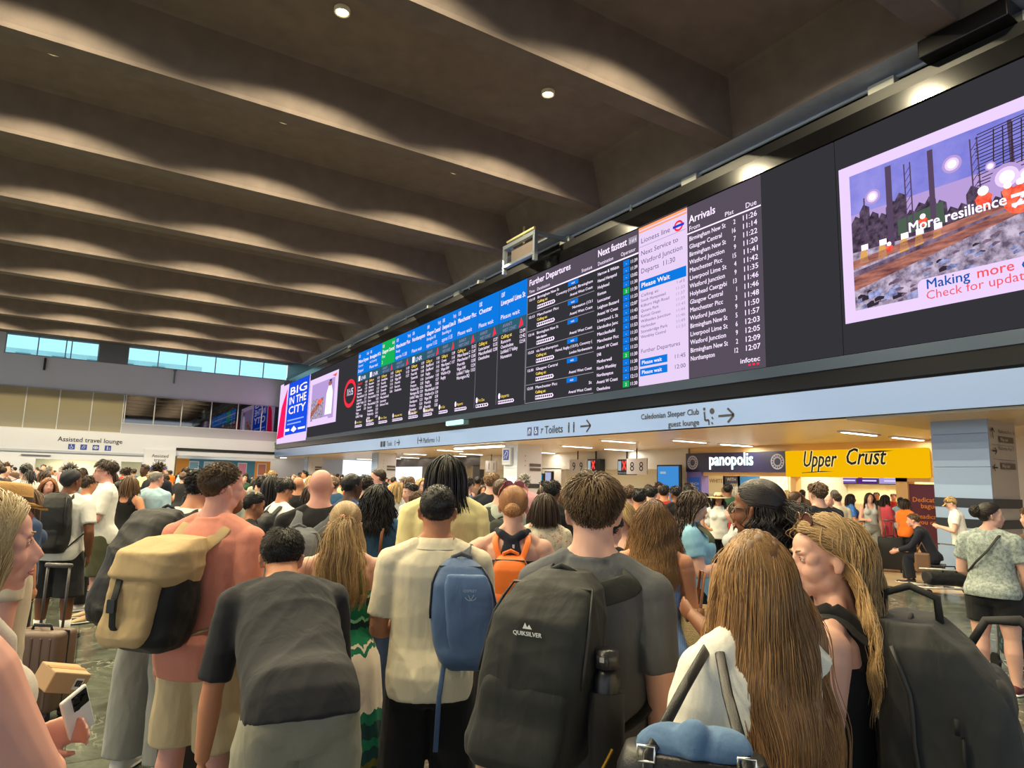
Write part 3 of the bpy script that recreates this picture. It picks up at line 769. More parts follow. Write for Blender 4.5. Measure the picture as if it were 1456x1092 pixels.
ct = thing('bakery_counter', 'glass fronted bakery counter under the menu screens', 'counter', (XI - .9, (yu0 + yu1) / 2, 0)); q = MB(); q.box2((-.4, -Lu / 2 + .9, 0), (.4, Lu / 2 - .5, .9)); q.build('front', mat('bakery_wood', (170, 120, 70), .5), ct); q = MB(); q.box2((-.42, -Lu / 2 + .85, .9), (.42, Lu / 2 - .45, 1.25)); q.build('display_case', mat('case_glass', (200, 190, 160), .1), ct)
# ================================================================== THE LED WALL
ZB0, ZB1 = 4.47, 9.2
XD = XB - .05
def Yb(px, py): return yX(px, py, XD)
sc = SCREEN
E_bg = emat('led_black', (58, 57, 62), sc * .95); E_bg2 = emat('led_mauve', (94, 84, 98), sc * 1.0)
E_wh = emat('led_white', (244, 226, 252), sc * 1.45); E_bl = emat('led_blue', (14, 122, 226), sc * 1.15)
E_teal = emat('led_teal', (48, 92, 112), sc * 1.2); E_gr = emat('led_green', (22, 168, 84), sc * 1.3)
E_ye = emat('led_yellow', (250, 216, 90), sc * 1.4); E_re = emat('led_red', (238, 44, 62), sc * 1.4)
E_or = emat('led_orange', (244, 150, 96), sc * 1.4); E_lil = emat('led_lilac', (236, 212, 248), sc * 1.12)
E_ink = emat('led_ink', (92, 84, 126), sc); E_gry = emat('led_grey', (150, 146, 158), sc * 1.2); E_dk = emat('led_dark', (40, 40, 44), sc)
E_ink2 = emat('led_paleink', (160, 146, 184), sc * 1.2); E_navy = emat('led_navy', (20, 60, 190), sc * 1.4)
LED = [E_bg, E_bg2, E_wh, E_bl, E_teal, E_gr, E_ye, E_re, E_or, E_lil, E_ink, E_gry, E_dk, E_ink2, E_navy]
(BG, MV, WH, BL, TE, GR, YE, RE, OR, LI, IN, GY, DK, I2, NV) = range(15)
yL, yR = YF - .12, 1.0           # whole LED wall, left end to beyond the right of the frame
board = thing('departure_board', 'long dark LED departure board on the wall, blue and black columns', 'departure board', (XD, 25.0, ZB0))
def loc(mb, o=board):
    a = o.location; mb.v = [(x - a[0], y - a[1], z - a[2]) for x, y, z in mb.v]; return mb
def rail(name, a, b, m): h = MB(); h.box2(a, b); return struct(h.build(name, m))
rail('trim_11', (XD + .08, -3, 9.62), (XB + .5, yL - 2, 9.95), M_black)
rail('trim_12', (XD - .06, -3, ZB1 + .02), (XB + .5, yL - 2, 9.62), M_blackgloss)
rail('trim_13', (XD - .04, -3, 4.2), (XB + .5, yL, ZB0 - .02), mat('blue_black_metal', (58, 70, 88), .22, metal=.4))
rail('trim_14', (XD - .0, -3, 3.86), (XB + .5, yL, 4.2), M_blackgloss)
def housing(o, y0, y1): h = MB(); h.box2((XD + .02, y1, ZB0 - .02), (XB + .5, y0, ZB1 + .02)); loc(h, o).build('housing', M_blackgloss, o)
def panel(name, y0, y1, bgm, build, parent=board, z0=ZB0, z1=ZB1):
    """LED panel from left y0 to right y1; build draws on it with (F, mb, width, height)"""
    F = faceX(XD, y0, z0); mb = MB(); w, hh = y0 - y1, z1 - z0
    F.rect(mb, 0, 0, w, hh, .02, bgm, .03)
    F2 = faceX(XD - .02, y0, z0)
    if build: build(F2, mb, w, hh)
    return loc(mb, parent).build(name, LED, parent)
# boundaries along the wall (left ends), read along the board
ye = {k: Yb(*p) for k, p in dict(ad1=(397, 590), ad2=(438.5, 585), gap=(481, 580), clock=(489, 566), dep=(507, 560), fur=(749, 487), nxt=(848, 455), lio=(909, 437), arr=(979, 417), blank=(1086, 388), adR=(1197, 352)).items()}
ye['ad1'] = min(ye['ad1'], yL)
H_ = ZB1 - ZB0
housing(board, ye['gap'], ye['adR'] + .06)
# --- scrolling departures: ten columns
def train(F, mb, a, b, w, hh, n):
    F.rect(mb, a, b, a + w, b + hh, .006, WH)
    for i in range(n): F.rect(mb, a + w * (i + .2) / n, b + hh * .25, a + w * (i + .85) / n, b + hh * .8, .009, DK)
    F.poly(mb, [(a + w, b), (a + w + hh * .5, b + hh * .4), (a + w, b + hh)], .006, WH)
cols_px = [507, 523, 540.5, 560, 583, 604, 626, 648, 678, 709, 749]
cols = [
 ('11:23', 'Cancelled', 'Milton Keynes', 'Central', 'LNR', 10, 0, BL, 'Delayed'),
 ('11:26', '', 'Birmingham N St', 'via Coventry', 'LNR', 12, 0, BL, 'Please wait'),
 ('11:30', 'Boarding', 'Glasgow Central', 'Plat', 'AWC', 8, 1, GR, '2'),
 ('11:33', 'Preparing', 'Manchester Picc', 'Ready', 'AWC', 5, 1, BL, 'approx 11:28'),
 ('11:34', '', 'Northampton', '', 'LNR', 12, 0, BL, 'Please wait'),
 ('11:40', 'Preparing', 'Glasgow Central', 'Birmingham NS', 'AWC', 12, 1, BL, 'approx 11:32'),
 ('11:43', 'Preparing', 'Liverpool Lime St', 'Boarding at', 'AWC', 5, 1, BL, 'approx 11:35'),
 ('11:53', '', 'Manchester Picc', '', 'AWC', 6, 1, BL, 'Please wait'),
 ('12:02', '', 'Chester', '', 'AWC', 3, 1, BL, 'Please wait'),
 ('12:07', '', 'Liverpool Lime St', '', 'AWC', 4, 1, BL, 'Please wait')]
places = ['Watford Jn', 'Milton Keynes C', 'Rugby', 'Stoke-on-Trent', 'Macclesfield', 'Stockport', 'Manchester P', 'Crewe', 'Warrington BQ', 'Wigan NW', 'Preston', 'Lancaster', 'Oxenholme', 'Penrith', 'Carlisle', 'Stafford', 'Runcorn', 'Nuneaton', 'Tamworth', 'Lichfield T Valley']
r_ = random.Random(3)
cy = [Yb(p, 560 - (p - 507) * .302) for p in cols_px]
for i, (tm, st, dest, sub, op, n, awc, hc, wait) in enumerate(cols):
    def draw(F, mb, w, hh):
        top = hh; bh = hh * .29
        F.rect(mb, 0, top - bh, w, top, .004, hc)
        F.rect(mb, 0, top - bh - hh * .095, w, top - bh, .004, TE)
        s = hh * .055; ax = w * .06
        k = min(1.0, w / 4.2)
        F.text(mb, tm, ax, top - s * 1.25, s, .008, WH, sx=.8 * k + .1, bold=.01)
        if st: F.text(mb, st, w * .95, top - s * 1.25, s, .008, WH, align='r', sx=.75 * k)
        F.text(mb, dest, ax, top - s * 2.55, s * 1.12, .008, WH, bold=.02, width=min(w * .88, len(dest) * s * .6))
        if sub: F.text(mb, sub, ax, top - s * 3.5, s * .8, .008, WH, width=min(w * .6, len(sub) * s * .45))
        F.text(mb, wait, ax, top - s * 4.75, s, .008, WH, width=min(w * .7, len(wait) * s * .5))
        if awc:
            F.text(mb, 'AVANTI', w * .15, top - bh - hh * .045, s * .75, .008, I2, width=w * .34); F.text(mb, 'WEST COAST', w * .15, top - bh - hh * .085, s * .7, .008, I2, width=w * .5)
            F.poly(mb, [(w * .74, top - bh - hh * .09), (w * .9, top - bh - hh * .075), (w * .82, top - bh - hh * .01)], .008, RE)
        else:
            F.rect(mb, w * .14, top - bh - hh * .085, w * .3, top - bh - hh * .02, .008, WH); F.text(mb, 'LNR', w * .36, top - bh - hh * .08, s * 1.2, .008, WH, width=w * .45)
        yb = top - bh - hh * .095
        ls = hh * .042
        F.text(mb, 'Calling at' if i else 'Cancelled', w * .1, yb - ls * 1.0, ls, .008, YE if i else RE, width=w * .4, bold=.01)
        for j in range(n):
            nm = r_.choice(places)
            F.text(mb, nm, w * .1, yb - ls * (2.0 + j), ls, .008, WH, width=min(w * .62, len(nm) * ls * .52), bold=.008)
        for j in range(max(3, n - (n % 3))):
            F.text(mb, '1%d:%02d' % (1 + (j > 4) + (i > 6), r_.randint(3, 58)), w * .97, yb - ls * (1.0 + j), ls, .008, WH, align='r', width=w * .2, bold=.008)
        F.disc(mb, w * .1, hh * .095, hh * .018, .008, WH, 10, hh * .026)
        F.text(mb, 'departs' if i % 2 else 'First Class', w * .16, hh * .08, hh * .036, .008, YE, width=w * (.3 if i > 5 else .5))
        train(F, mb, w * .06, hh * .03, w * (.55 if i > 4 else .62), hh * .028, 9 if i != 8 else 5)
        if i > 6: F.rect(mb, w - .03, hh * .03, w - .01, yb, .006, GY)
    panel('departure_column', cy[i], cy[i + 1] + .02, BG, draw)
# --- clock
def draw(F, mb, w, hh):
    F.ring(mb, w * .5, hh * .5, w * .48, hh * .19, .24, .008, RE, 36); F.text(mb, '11:15', w * .5, hh * .475, .62, .008, WH, align='c', width=w * .5, bold=.02)
panel('clock_panel', ye['clock'], ye['dep'] + .02, BG, draw)
panel('blank_panel', ye['gap'] - .02, ye['clock'] + .02, BG, None)
# --- further departures
def draw(F, mb, w, hh):
    F.rect(mb, 0, hh * .845, w, hh, .004, MV); F.rect(mb, 0, hh * .838, w, hh * .848, .006, WH)
    F.text(mb, 'Further Departures', w * .03, hh * .925, hh * .07, .008, WH, width=w * .63, bold=.02)
    F.text(mb, 'Time', w * .03, hh * .865, hh * .035, .008, WH, width=w * .09); F.text(mb, 'Destination', w * .16, hh * .865, hh * .035, .008, WH, width=w * .2); F.text(mb, 'Status', w * .95, hh * .865, hh * .035, .008, WH, align='r', width=w * .14)
    rows = [('12:10', 'Birmingham New St', 'Coventry (13:04), Birmingham', 'Avanti West Coast', 'Calling at:'), ('12:13', 'Manchester Picc', 'Nuneaton (13:1', 'Avanti West Coast', 'Calling at:'), ('12:16', 'Birmingham New St', '', 'Avanti West Coast', 'Before departure'),
            ('12:23', 'via Northampton', 'Hemel, Rugby (13:31), Coventry (', 'London Northwestern', 'Calling at:'), ('12:30', 'Glasgow Central', '', 'Avanti West Coast', 'Calling at:'), ('12:33', 'Manchester Picc', 'St', 'Avanti West Coast', 'Calling at:')]
    rh = hh * .838 / 6
    for i, (t, d, c, o, k) in enumerate(rows):
        y1 = hh * .838 - i * rh
        F.text(mb, t, w * .03, y1 - rh * .27, rh * .2, .008, WH, width=w * .1, bold=.02); F.text(mb, d, w * .17, y1 - rh * .27, rh * .21, .008, WH, width=w * .33, bold=.01)
        F.text(mb, k, w * .17, y1 - rh * .53, rh * .2, .008, WH if i == 2 else YE, width=w * .16, bold=.02)
        train(F, mb, w * .17, y1 - rh * .86, w * .26, rh * .21, 9)
        F.rect(mb, w * .63, y1 - rh * .27, w * .77, y1 - rh * .04, .006, BL); F.text(mb, 'wait', w * .7, y1 - rh * .21, rh * .17, .009, WH, align='c')
        if c: F.text(mb, c, w * .96, y1 - rh * .52, rh * .2, .008, WH, align='r', width=min(w * .5, len(c) * w * .019), bold=.01)
        F.text(mb, o, w * .96, y1 - rh * .82, rh * .2, .008, WH, align='r', width=w * .3, bold=.01)
        F.rect(mb, w * .01, y1 - rh, w * .98, y1 - rh + .02, .006, GY)
    F.rect(mb, 0, 0, .03, hh * .84, .006, GY)
panel('further_departures_panel', ye['fur'], ye['nxt'] + .01, BG, draw)
# --- next fastest
def draw(F, mb, w, hh):
    F.rect(mb, 0, hh * .845, w, hh, .004, MV); F.rect(mb, 0, hh * .838, w, hh * .848, .006, WH)
    F.text(mb, 'Next fastest', w * .04, hh * .925, hh * .07, .008, WH, width=w * .7, bold=.02)
    F.rect(mb, w * .78, hh * .92, w * .97, hh * .965, .006, GY); F.text(mb, '2 of 4', w * .875, hh * .93, hh * .03, .009, WH, align='c', width=w * .15)
    F.text(mb, 'Destination', w * .04, hh * .865, hh * .036, .008, WH, width=w * .38); F.text(mb, 'Operator', w * .94, hh * .865, hh * .036, .008, WH, align='r', width=w * .34)
    nm = ['Harrow & Wldstn', 'Hemel Hempstd', 'Holyhead', 'Kenton', 'Lancaster', 'Leighton Buzzard', 'Avanti W Coast', 'Liverpool L St', 'Llandudno Junc', 'Macclesfield', 'Manchester Picc', 'Avanti W Coast', 'LNR', 'Motherwell', 'North Wembley', 'Northampton', 'Avanti W Coast', 'Oxenholme']
    tm = ['11:39', '11:39', '13:02', '11:30', '11:30', '11:23', '12:07', '11:43', '13:02', '11:53', '11:33', '11:43', '11:23', '11:30', '11:30', '11:23', '12:13', '11:30']
    rh = hh * .835 / 18.2
    for i in range(18):
        y1 = hh * .83 - (i + 1) * rh
        F.text(mb, nm[i], w * .04, y1 + rh * .2, rh * .66, .008, WH, width=min(w * .52, len(nm[i]) * w * .036), bold=.012)
        F.rect(mb, w * .66, y1 + rh * .06, w * .8, y1 + rh * .94, .006, GR if i in (4, 13, 17) else BL); F.text(mb, '2' if i in (4, 13, 17) else '-', w * .73, y1 + rh * .25, rh * .6, .009, WH, align='c')
        F.text(mb, tm[i], w * .98, y1 + rh * .2, rh * .68, .008, WH, align='r', width=w * .16, bold=.01)
panel('next_fastest_panel', ye['nxt'], ye['lio'] + .01, BG, draw)
# --- underground line
def draw(F, mb, w, hh):
    F.rect(mb, 0, hh * .985, w, hh, .004, OR); F.rect(mb, 0, hh * .965, w, hh * .975, .004, OR)
    F.text(mb, 'Lioness line', w * .05, hh * .895, hh * .047, .008, IN, width=w * .62)
    F.ring(mb, w * .84, hh * .91, w * .09, hh * .033, .06, .008, RE, 24); F.rect(mb, w * .73, hh * .902, w * .95, hh * .918, .01, NV)
    F.rect(mb, w * .02, hh * .872, w * .98, hh * .875, .006, I2)
    for i, s in enumerate(('Next Service to', 'Watford Junction', 'Departs  11:30')): F.text(mb, s, w * .05, hh * (.815 - i * .057), hh * .045, .008, IN, width=w * (.78, .86, .72)[i])
    F.rect(mb, w * .02, hh * .592, w * .98, hh * .655, .005, BL); F.text(mb, 'Please Wait', w * .06, hh * .61, hh * .042, .009, WH, width=w * .6, bold=.02)
    F.text(mb, '1 of 2', w * .95, hh * .565, hh * .022, .008, IN, align='r', width=w * .16)
    st = ['Calling at:', 'South Hampstead', 'Kilburn High Road', 'Queens Park', 'Kensal Green', 'Willesden Junction', 'Harlesden', 'Stonebridge Park', 'Wembley Central']
    tt = ['', '11:33', '11:37', '11:39', '11:41', '11:44', '11:46', '11:49', '11:51']
    for i in range(9):
        F.text(mb, st[i], w * .05, hh * (.552 - i * .0325), hh * .026, .008, IN, width=min(w * .62, len(st[i]) * w * .035))
        if tt[i]: F.text(mb, tt[i], w * .95, hh * (.56 - i * .0325), hh * .026, .008, I2, align='r', width=w * .18)
    F.text(mb, 'Further Departures', w * .05, hh * .2, hh * .036, .008, IN, width=w * .8)
    for i, s in enumerate(('11:45', '12:00')):
        y = hh * (.118 - i * .06); F.rect(mb, w * .03, y, w * .6, y + hh * .046, .005, BL); F.text(mb, 'Please wait', w * .07, y + hh * .012, hh * .032, .009, WH, width=w * .42, bold=.015); F.text(mb, s, w * .95, y + hh * .01, hh * .034, .008, IN, align='r', width=w * .22)
panel('underground_line_panel', ye['lio'], ye['arr'] + .01, LI, draw)
# --- arrivals
def draw(F, mb, w, hh):
    F.text(mb, 'Arrivals', w * .03, hh * .895, hh * .065, .008, WH, width=w * .38, bold=.015)
    F.text(mb, 'From', w * .03, hh * .85, hh * .04, .008, WH, width=w * .16); F.text(mb, 'Plat', w * .66, hh * .85, hh * .036, .008, WH, align='r', width=w * .12); F.text(mb, 'Due', w * .95, hh * .85, hh * .042, .008, WH, align='r', width=w * .14)
    F.rect(mb, 0, hh * .832, w, hh * .84, .006, WH)
    rows = [('Birmingham New St', '2', '11:26'), ('Glasgow Central', '16', '11:14'), ('Birmingham New St', '7', '11:22'), ('Watford Junction', '9', '11:20'), ('Manchester Picc', '15', '11:41'), ('Liverpool Lime St', '4', '11:42'), ('Watford Junction', '9', '11:35'), ('Holyhead Caergybi', '13', '11:46'), ('Glasgow Central', '1', '11:46'), ('Manchester Picc', '3', '11:48'), ('Watford Junction', '9', '11:50'), ('Birmingham New St', '5', '11:57'), ('Liverpool Lime St', '6', '12:03'), ('Watford Junction', '9', '12:05'), ('Birmingham New St', '2', '12:09'), ('Northampton', '12', '12:07')]
    for i, (a, p, d) in enumerate(rows):
        y = hh * (.79 - i * .0462)
        F.text(mb, a, w * .03, y, hh * .037, .008, WH, width=min(w * .52, len(a) * w * .031), bold=.008); F.text(mb, p, w * .68, y, hh * .037, .008, WH, align='r', sx=.8, bold=.008); F.text(mb, d, w * .95, y, hh * .04, .008, WH, align='r', width=w * .19, bold=.008)
    F.text(mb, 'infotec', w * .94, hh * .036, hh * .036, .008, WH, align='r', width=w * .24, bold=.015)
    for i in range(3): F.rect(mb, w * (.8 + i * .05), hh * .018, w * (.83 + i * .05), hh * .028, .008, RE)
panel('arrivals_panel', ye['arr'], ye['blank'] + .01, MV, draw)
panel('blank_panel', ye['blank'], ye['adR'] + .08, BG, None)
# --- large advertising screen at the right
adr = thing('advertising_screen', 'large screen of railway track picture with More resilience lettering', 'screen', (XD, 4.0, ZB0))
housing(adr, ye['adR'] + .05, -2.9)
panel('screen_panel', ye['adR'] + .05, -2.0, 0, None, adr)
za1, za0 = zX(1196, 242, XD), zX(1199, 462, XD)
q0 = ye['adR'] - .02
W_ad = (za1 - za0) * 1.52
P_sky = enoise('pic_sky', (112, 112, 200), (150, 146, 220), .5, sc * 1.35); P_tree = enoise('pic_tree', (54, 46, 62), (112, 92, 116), 9, sc); P_rail = enoise('pic_rail', (104, 60, 66), (196, 128, 110), 2.5, sc * 1.2, (1, .6, 3)); P_ball = enoise('pic_ballast', (98, 84, 108), (206, 190, 214), 5, sc * 1.2)
P_stone = enoise('pic_stone', (84, 88, 130), (170, 176, 226), 6, sc * 1.3); P_pole = emat('pic_pole', (96, 76, 104), sc); P_orange = enoise('pic_orange', (214, 60, 50), (255, 120, 84), 8, sc * 1.4); P_glow = emat('pic_glow', (255, 226, 246), sc * 2.0); P_dark = emat('pic_dark', (60, 48, 62), sc)
P_green = emat('pic_green', (84, 104, 88), sc); P_lil = emat('pic_lilac', (234, 208, 252), sc * 1.2); P_white = emat('pic_white', (250, 238, 255), sc * 1.4); P_tblue = emat('pic_textblue', (30, 84, 170), sc * 1.2); P_tred = emat('pic_textred', (236, 84, 88), sc * 1.3)
P_dust = emat('pic_dusk', (176, 150, 206), sc * 1.3); P_gold = emat('pic_gold', (214, 160, 90), sc * 1.3); P_mv = enoise('pic_mauve', (74, 58, 82), (150, 124, 150), 4, sc * 1.1)
PM = [P_sky, P_tree, P_rail, P_ball, P_stone, P_pole, P_orange, P_glow, P_dark, P_green, P_lil, P_white, P_tblue, P_tred, P_dust, P_gold, P_mv]
F = faceX(XD - .022, q0, za0); w, hh = W_ad, za1 - za0
pic = MB()
F.rect(pic, 0, 0, w, hh, .004, 10)
i0, i1, j0, j1 = w * .045, w * .955, hh * .07, hh * .93
def U(a, b): return (i0 + (i1 - i0) * a, j0 + (j1 - j0) * b)
def rc(a0, b0, a1, b1, mi, off=.008): F.rect(pic, *U(a0, b0), *U(a1, b1), off, mi)
def pg(pts, mi, off=.01): F.poly(pic, [U(*p) for p in pts], off, mi)
def ln(a0, b0, a1, b1, wd, mi, off=.012): F.line(pic, *U(a0, b0), *U(a1, b1), wd, off, mi)
rc(0, 0, 1, 1, 0, .006); rc(0, .44, 1, .7, 14, .007); rc(0, 0, 1, .5, 3, .008)
rr = random.Random(5)
for i in range(26):
    x = i / 26; hgt = .52 + .12 * math.sin(i * 1.7) * .5 + (.1 if x < .3 else 0) + rr.random() * .06
    pg([(x, .42), (x + .05, .42), (x + .045, hgt), (x + .02, hgt + .03), (x, hgt - .02)], 1, .009)
pg([(.2, .45), (.38, .45), (.38, .6), (.2, .56)], 9, .0095)
# masts, gantries and wires
for x, wd in ((.17, .12), (.34, .1), (.62, .07), (.68, .05), (.06, .03)):
    ln(x, .38, x + .002, .97 if x > .1 else .8, wd, 5, .0105)
for x in (.25, .5, .72, .9):
    for s in (-.012, .012): ln(x + s, .45, x + s, .94, .025, 5, .0105)
    for k in range(9): ln(x - .012, .46 + k * .05, x + .012, .51 + k * .05, .015, 5, .0105)
for k in range(16):
    y = .62 + k * .022; ln(.5 + .02 * rr.random(), y, 1.0, y + .06 + .05 * rr.random(), .018, 8, .011)
for k in range(14): ln(.56 + k * .03, .6 + rr.random() * .1, .57 + k * .03, .95, .02, 8, .011)
# lamps
for x, y, r in ((.1, .79, .028), (.42, .82, .03), (.6, .62, .045), (.66, .6, .03), (.71, .58, .03), (.55, .72, .015)):
    [F.disc(pic, *U(x, y), r * w * k, .0122 + .0003 * j, m_, 18) for j, (k, m_) in enumerate(((1.1, 14), (.8, 10), (.5, 7)))]
# people in orange work clothes: upright shapes with pale helmets
for x, y, s in ((.52, .47, .1), (.6, .49, .07), (.64, .49, .07), (.68, .48, .07), (.76, .47, .07), (.84, .5, .16), (.3, .47, .06), (.16, .36, .05), (.95, .5, .12)):
    pg([(x - s * .2, y), (x + s * .2, y), (x + s * .3, y + s * .7), (x + s * .12, y + s), (x - s * .14, y + s), (x - s * .3, y + s * .65)], 6, .013)
    F.disc(pic, *U(x, y + s * 1.1), s * .9, .0135, 7, 10)
for x in (.05, .13, .22, .28, .35): pg([(x - .02, .33), (x + .02, .33), (x + .012, .42), (x - .012, .42)], 15, .0125); rc(x - .01, .42, x + .02, .46, 7, .0125)
# rails and ballast
pg([(0, .3), (1, .52), (1, .545), (0, .36)], 2, .0125); pg([(0, .14), (0, .25), (.55, .44), (1, .54), (1, .5), (.5, .33)], 2, .013); pg([(0, .28), (.6, .43), (.6, .415), (0, .24)], 16, .0135)
pg([(.6, 0), (1, 0), (1, .4), (.8, .35)], 16, .0105)
for i in range(170):
    a = rr.random(); b = rr.random() * (.12 + .34 * a) - .02; s = .012 + .045 * (1 - a) * rr.random() * rr.random() + .008
    if b < .0 or a + s > .98: continue
    pg([(a, b), (a + s, b + .01), (a + s * 1.1, b + s * .7), (a + s * .4, b + s), (a - s * .05, b + s * .6)], (4, 4, 16, 3, 8)[i % 5], .012 + i * .00001)
for i in range(5): pg([(.66 + i * .07, .24 + i * .035), (.74 + i * .07, .25 + i * .035), (.76 + i * .07, .29 + i * .035), (.68 + i * .07, .28 + i * .035)], 4 if i % 2 else 6, .014)
# caption boxes
uP = lambda px, py: q0 - yX(px, py, XD)
uc, vc = uP(1307, 420), zX(1312, 398, XD) - za0; F.rect(pic, uc + .12, 0, w, vc, .016, 10); F.disc(pic, uc + .12, vc - .12, .12, .016, 10); F.rect(pic, uc, 0, uc + .2, vc - .12, .016, 10)
ua, ub = uP(1293, 328), uP(1433, 292); vb = zX(1293, 332, XD) - za0
F.text(pic, 'More resilience', ua, vb, hh * .085, .02, 11, width=ub - ua, bold=.02)
ud, vd = uP(1452, 280), zX(1452, 283, XD) - za0; F.disc(pic, ud, vd, hh * .075, .018, 6, 28)
for dv in (.08, -.08): F.line(pic, ud - .13, vd + dv, ud + .13, vd + dv, .06, .021, 11)
F.line(pic, ud - .1, vd - .13, ud + .02, vd - .01, .05, .021, 11); F.line(pic, ud + .02, vd + .01, ud + .12, vd + .15, .05, .021, 11)
xx = uP(1318, 405); v1 = zX(1318, 412, XD) - za0; v2 = zX(1318, 427, XD) - za0
for s, mi in (('Making ', 12), ('more ', 13), ('of the railway', 12)):
    V, _ = glyphs(s.strip(), .01, 0); wd = V[:, 0].max() * hh * .078
    F.text(pic, s.strip(), xx, v1, hh * .078, .02, mi, bold=.01); xx += wd + hh * .03
F.text(pic, 'Check for updates at', uP(1318, 420), v2, hh * .07, .02, 13)
loc(pic, adr).build('picture', PM, adr)
# --- advertising screens at the far left end
adl = thing('advertising_screen', 'blue and red poster screen at the far end of board', 'screen', (XD - .05, (ye['ad1'] + ye['ad2']) / 2, ZB0))
z0a, z1a = 4.28, 9.42
F = faceX(XD - .03, ye['ad1'], z0a); w, hh = ye['ad1'] - ye['ad2'] - .05, z1a - z0a
q = MB(); F.rect(q, 0, 0, w, hh, .02, 0, .05)
F.poly(q, [(w * .3, hh * .12), (w, hh * .13), (w, hh), (w * .33, hh)], .026, 1)
F.poly(q, [(0, hh * .08), (w * .26, hh * .1), (w * .28, hh * .9), (w * .1, hh * .6)], .026, 2)
for i, s in enumerate(('BIG', 'IN THE', 'CITY')): F.text(q, s, w * .37, hh * (.76 - i * .155), hh * (.17), .03, 3, width=w * .56, bold=.03)
for i in range(2): F.rect(q, w * .36, hh * (.34 - i * .06), w * (.9 - i * .08), hh * (.36 - i * .06), .03, 4)
F.poly(q, [(w * .5, hh * .19), (w * .6, hh * .15), (w * .7, hh * .19), (w * .6, hh * .25)], .03, 3); F.rect(q, w * .3, hh * .18, w * .45, hh * .22, .03, 3); F.rect(q, w * .74, hh * .18, w * .96, hh * .21, .03, 3)
loc(q, adl).build('display', [P_lil, emat('ad_blue', (24, 70, 205), sc * 1.5), emat('ad_red', (240, 24, 84), sc * 1.6), P_white, emat('ad_paleblue', (140, 170, 240), sc * 1.4)], adl)
q = MB(); q.box2((XD - .035, ye['ad1'], z0a - .05), (XD + .0, ye['ad2'] + .05, z1a + .05)); loc(q, adl).build('casing', M_black, adl)
ad2 = thing('advertising_screen', 'white bordered screen of tracks and a passenger beside the blue screen', 'screen', (XD - .05, (ye['ad2'] + ye['gap']) / 2, ZB0))
housing(ad2, ye['ad2'] - .02, ye['gap'] + .01)
panel('screen_panel', ye['ad2'] - .02, ye['gap'], 0, None, ad2)
F = faceX(XD - .025, ye['ad2'] - .1, ZB0 + .75); w, hh = ye['ad2'] - ye['gap'] - .4, 3.5
q = MB(); F.rect(q, 0, 0, w, hh, .006, 0); F.rect(q, w * .1, hh * .1, w * .9, hh * .88, .009, 1); F.rect(q, w * .1, hh * .1, w * .55, hh * .55, .01, 2); F.poly(q, [(w * .1, hh * .3), (w * .5, hh * .55), (w * .55, hh * .5), (w * .1, hh * .16)], .011, 3)
F.poly(q, [(w * .62, hh * .18), (w * .84, hh * .18), (w * .85, hh * .6), (w * .8, hh * .74), (w * .7, hh * .74), (w * .64, hh * .6)], .012, 4); F.disc(q, w * .75, hh * .79, w * .06, .013, 3, 14, hh * .05); F.rect(q, w * .72, hh * .83, w * .8, hh * .86, .014, 5)
F.disc(q, w * .42, hh * .48, w * .09, .013, 6, 14, hh * .05); F.rect(q, w * .18, hh * .05, w * .74, hh * .14, .014, 0); F.poly(q, [(w * .8, hh * .93), (w * .96, hh * .95), (w * .92, hh * .88)], .01, 6)
loc(q, ad2).build('picture', [P_lil, P_dust, P_ball, P_rail, P_white, P_dark, P_orange], ad2)

# ================================================================== FITTINGS ABOVE THE BOARD
t = thing('conduit', 'long pale conduit running along the edge beam above board', 'conduit', (XE + .68, 25, ZR - .05))
q = MB(); q.tube([(0, -27, 0), (0, yl - 25, 0)], .045, 8); q.build('pipe', mat('conduit_pale', (196, 204, 216), .4), t)
def fitting(name, px, py, label, cat, fn):
    p = onX(px, py, XE + .62)
    t = thing(name, label, cat, (XE + .62, float(p[1]), ZR)); fn(t); return t
M_fit = mat('fitting_white', (198, 200, 190), .5)
def f_box(t):
    q = MB(); q.box2((-.12, -.28, -.34), (.14, .28, -.06)); q.build('box', M_fit, t, bevel=.02)
    q = MB(); q.box2((.0, -.05, -.06), (.08, .05, 0)); q.build('bracket', M_steel, t)
def f_cam(t):
    q = MB(); q.tube([(0, 0, 0), (0, 0, -.28)], .04, 8); q.build('arm', M_fit, t)
    q = MB(); q.ellipsoid((0, 0, -.36), (.13, .13, .13)); q.build('dome', M_fit, t, True)
def f_bul(t):
    q = MB(); q.tube([(0, 0, 0), (-.05, 0, -.2)], .035, 8); q.build('arm', M_fit, t)
    q = MB(); q.box((-.12, .0, -.26), (.46, .16, .16)); q.build('body', M_fit, t, bevel=.02)
for (px, py, k, lb) in ((1256, 122, f_box, 'pale box with black clip above the railway picture screen'), (983, 258, f_box, 'white light box above the arrivals columns'), (897, 289, f_cam, 'slim white camera hung above the next fastest list'), (806, 345, f_box, 'white box above the further departures heading'),
        (690, 388, f_bul, 'white camera just left of the steel frame'), (668, 400, f_cam, 'white dome camera in the cluster left of steel frame'), (652, 417, f_box, 'white box left of the dome camera cluster'), (617, 430, f_bul, 'spiky white camera above the middle blue columns'), (578, 452, f_cam, 'white camera above the green boarding column'), (551, 470, f_box, 'small white box above the first blue columns'), (499, 497, f_box, 'smallest far white box near the end of the board')):
    fitting('security_camera' if k is not f_box else 'light_box', px, py, lb, 'camera' if k is not f_box else 'light box', k)
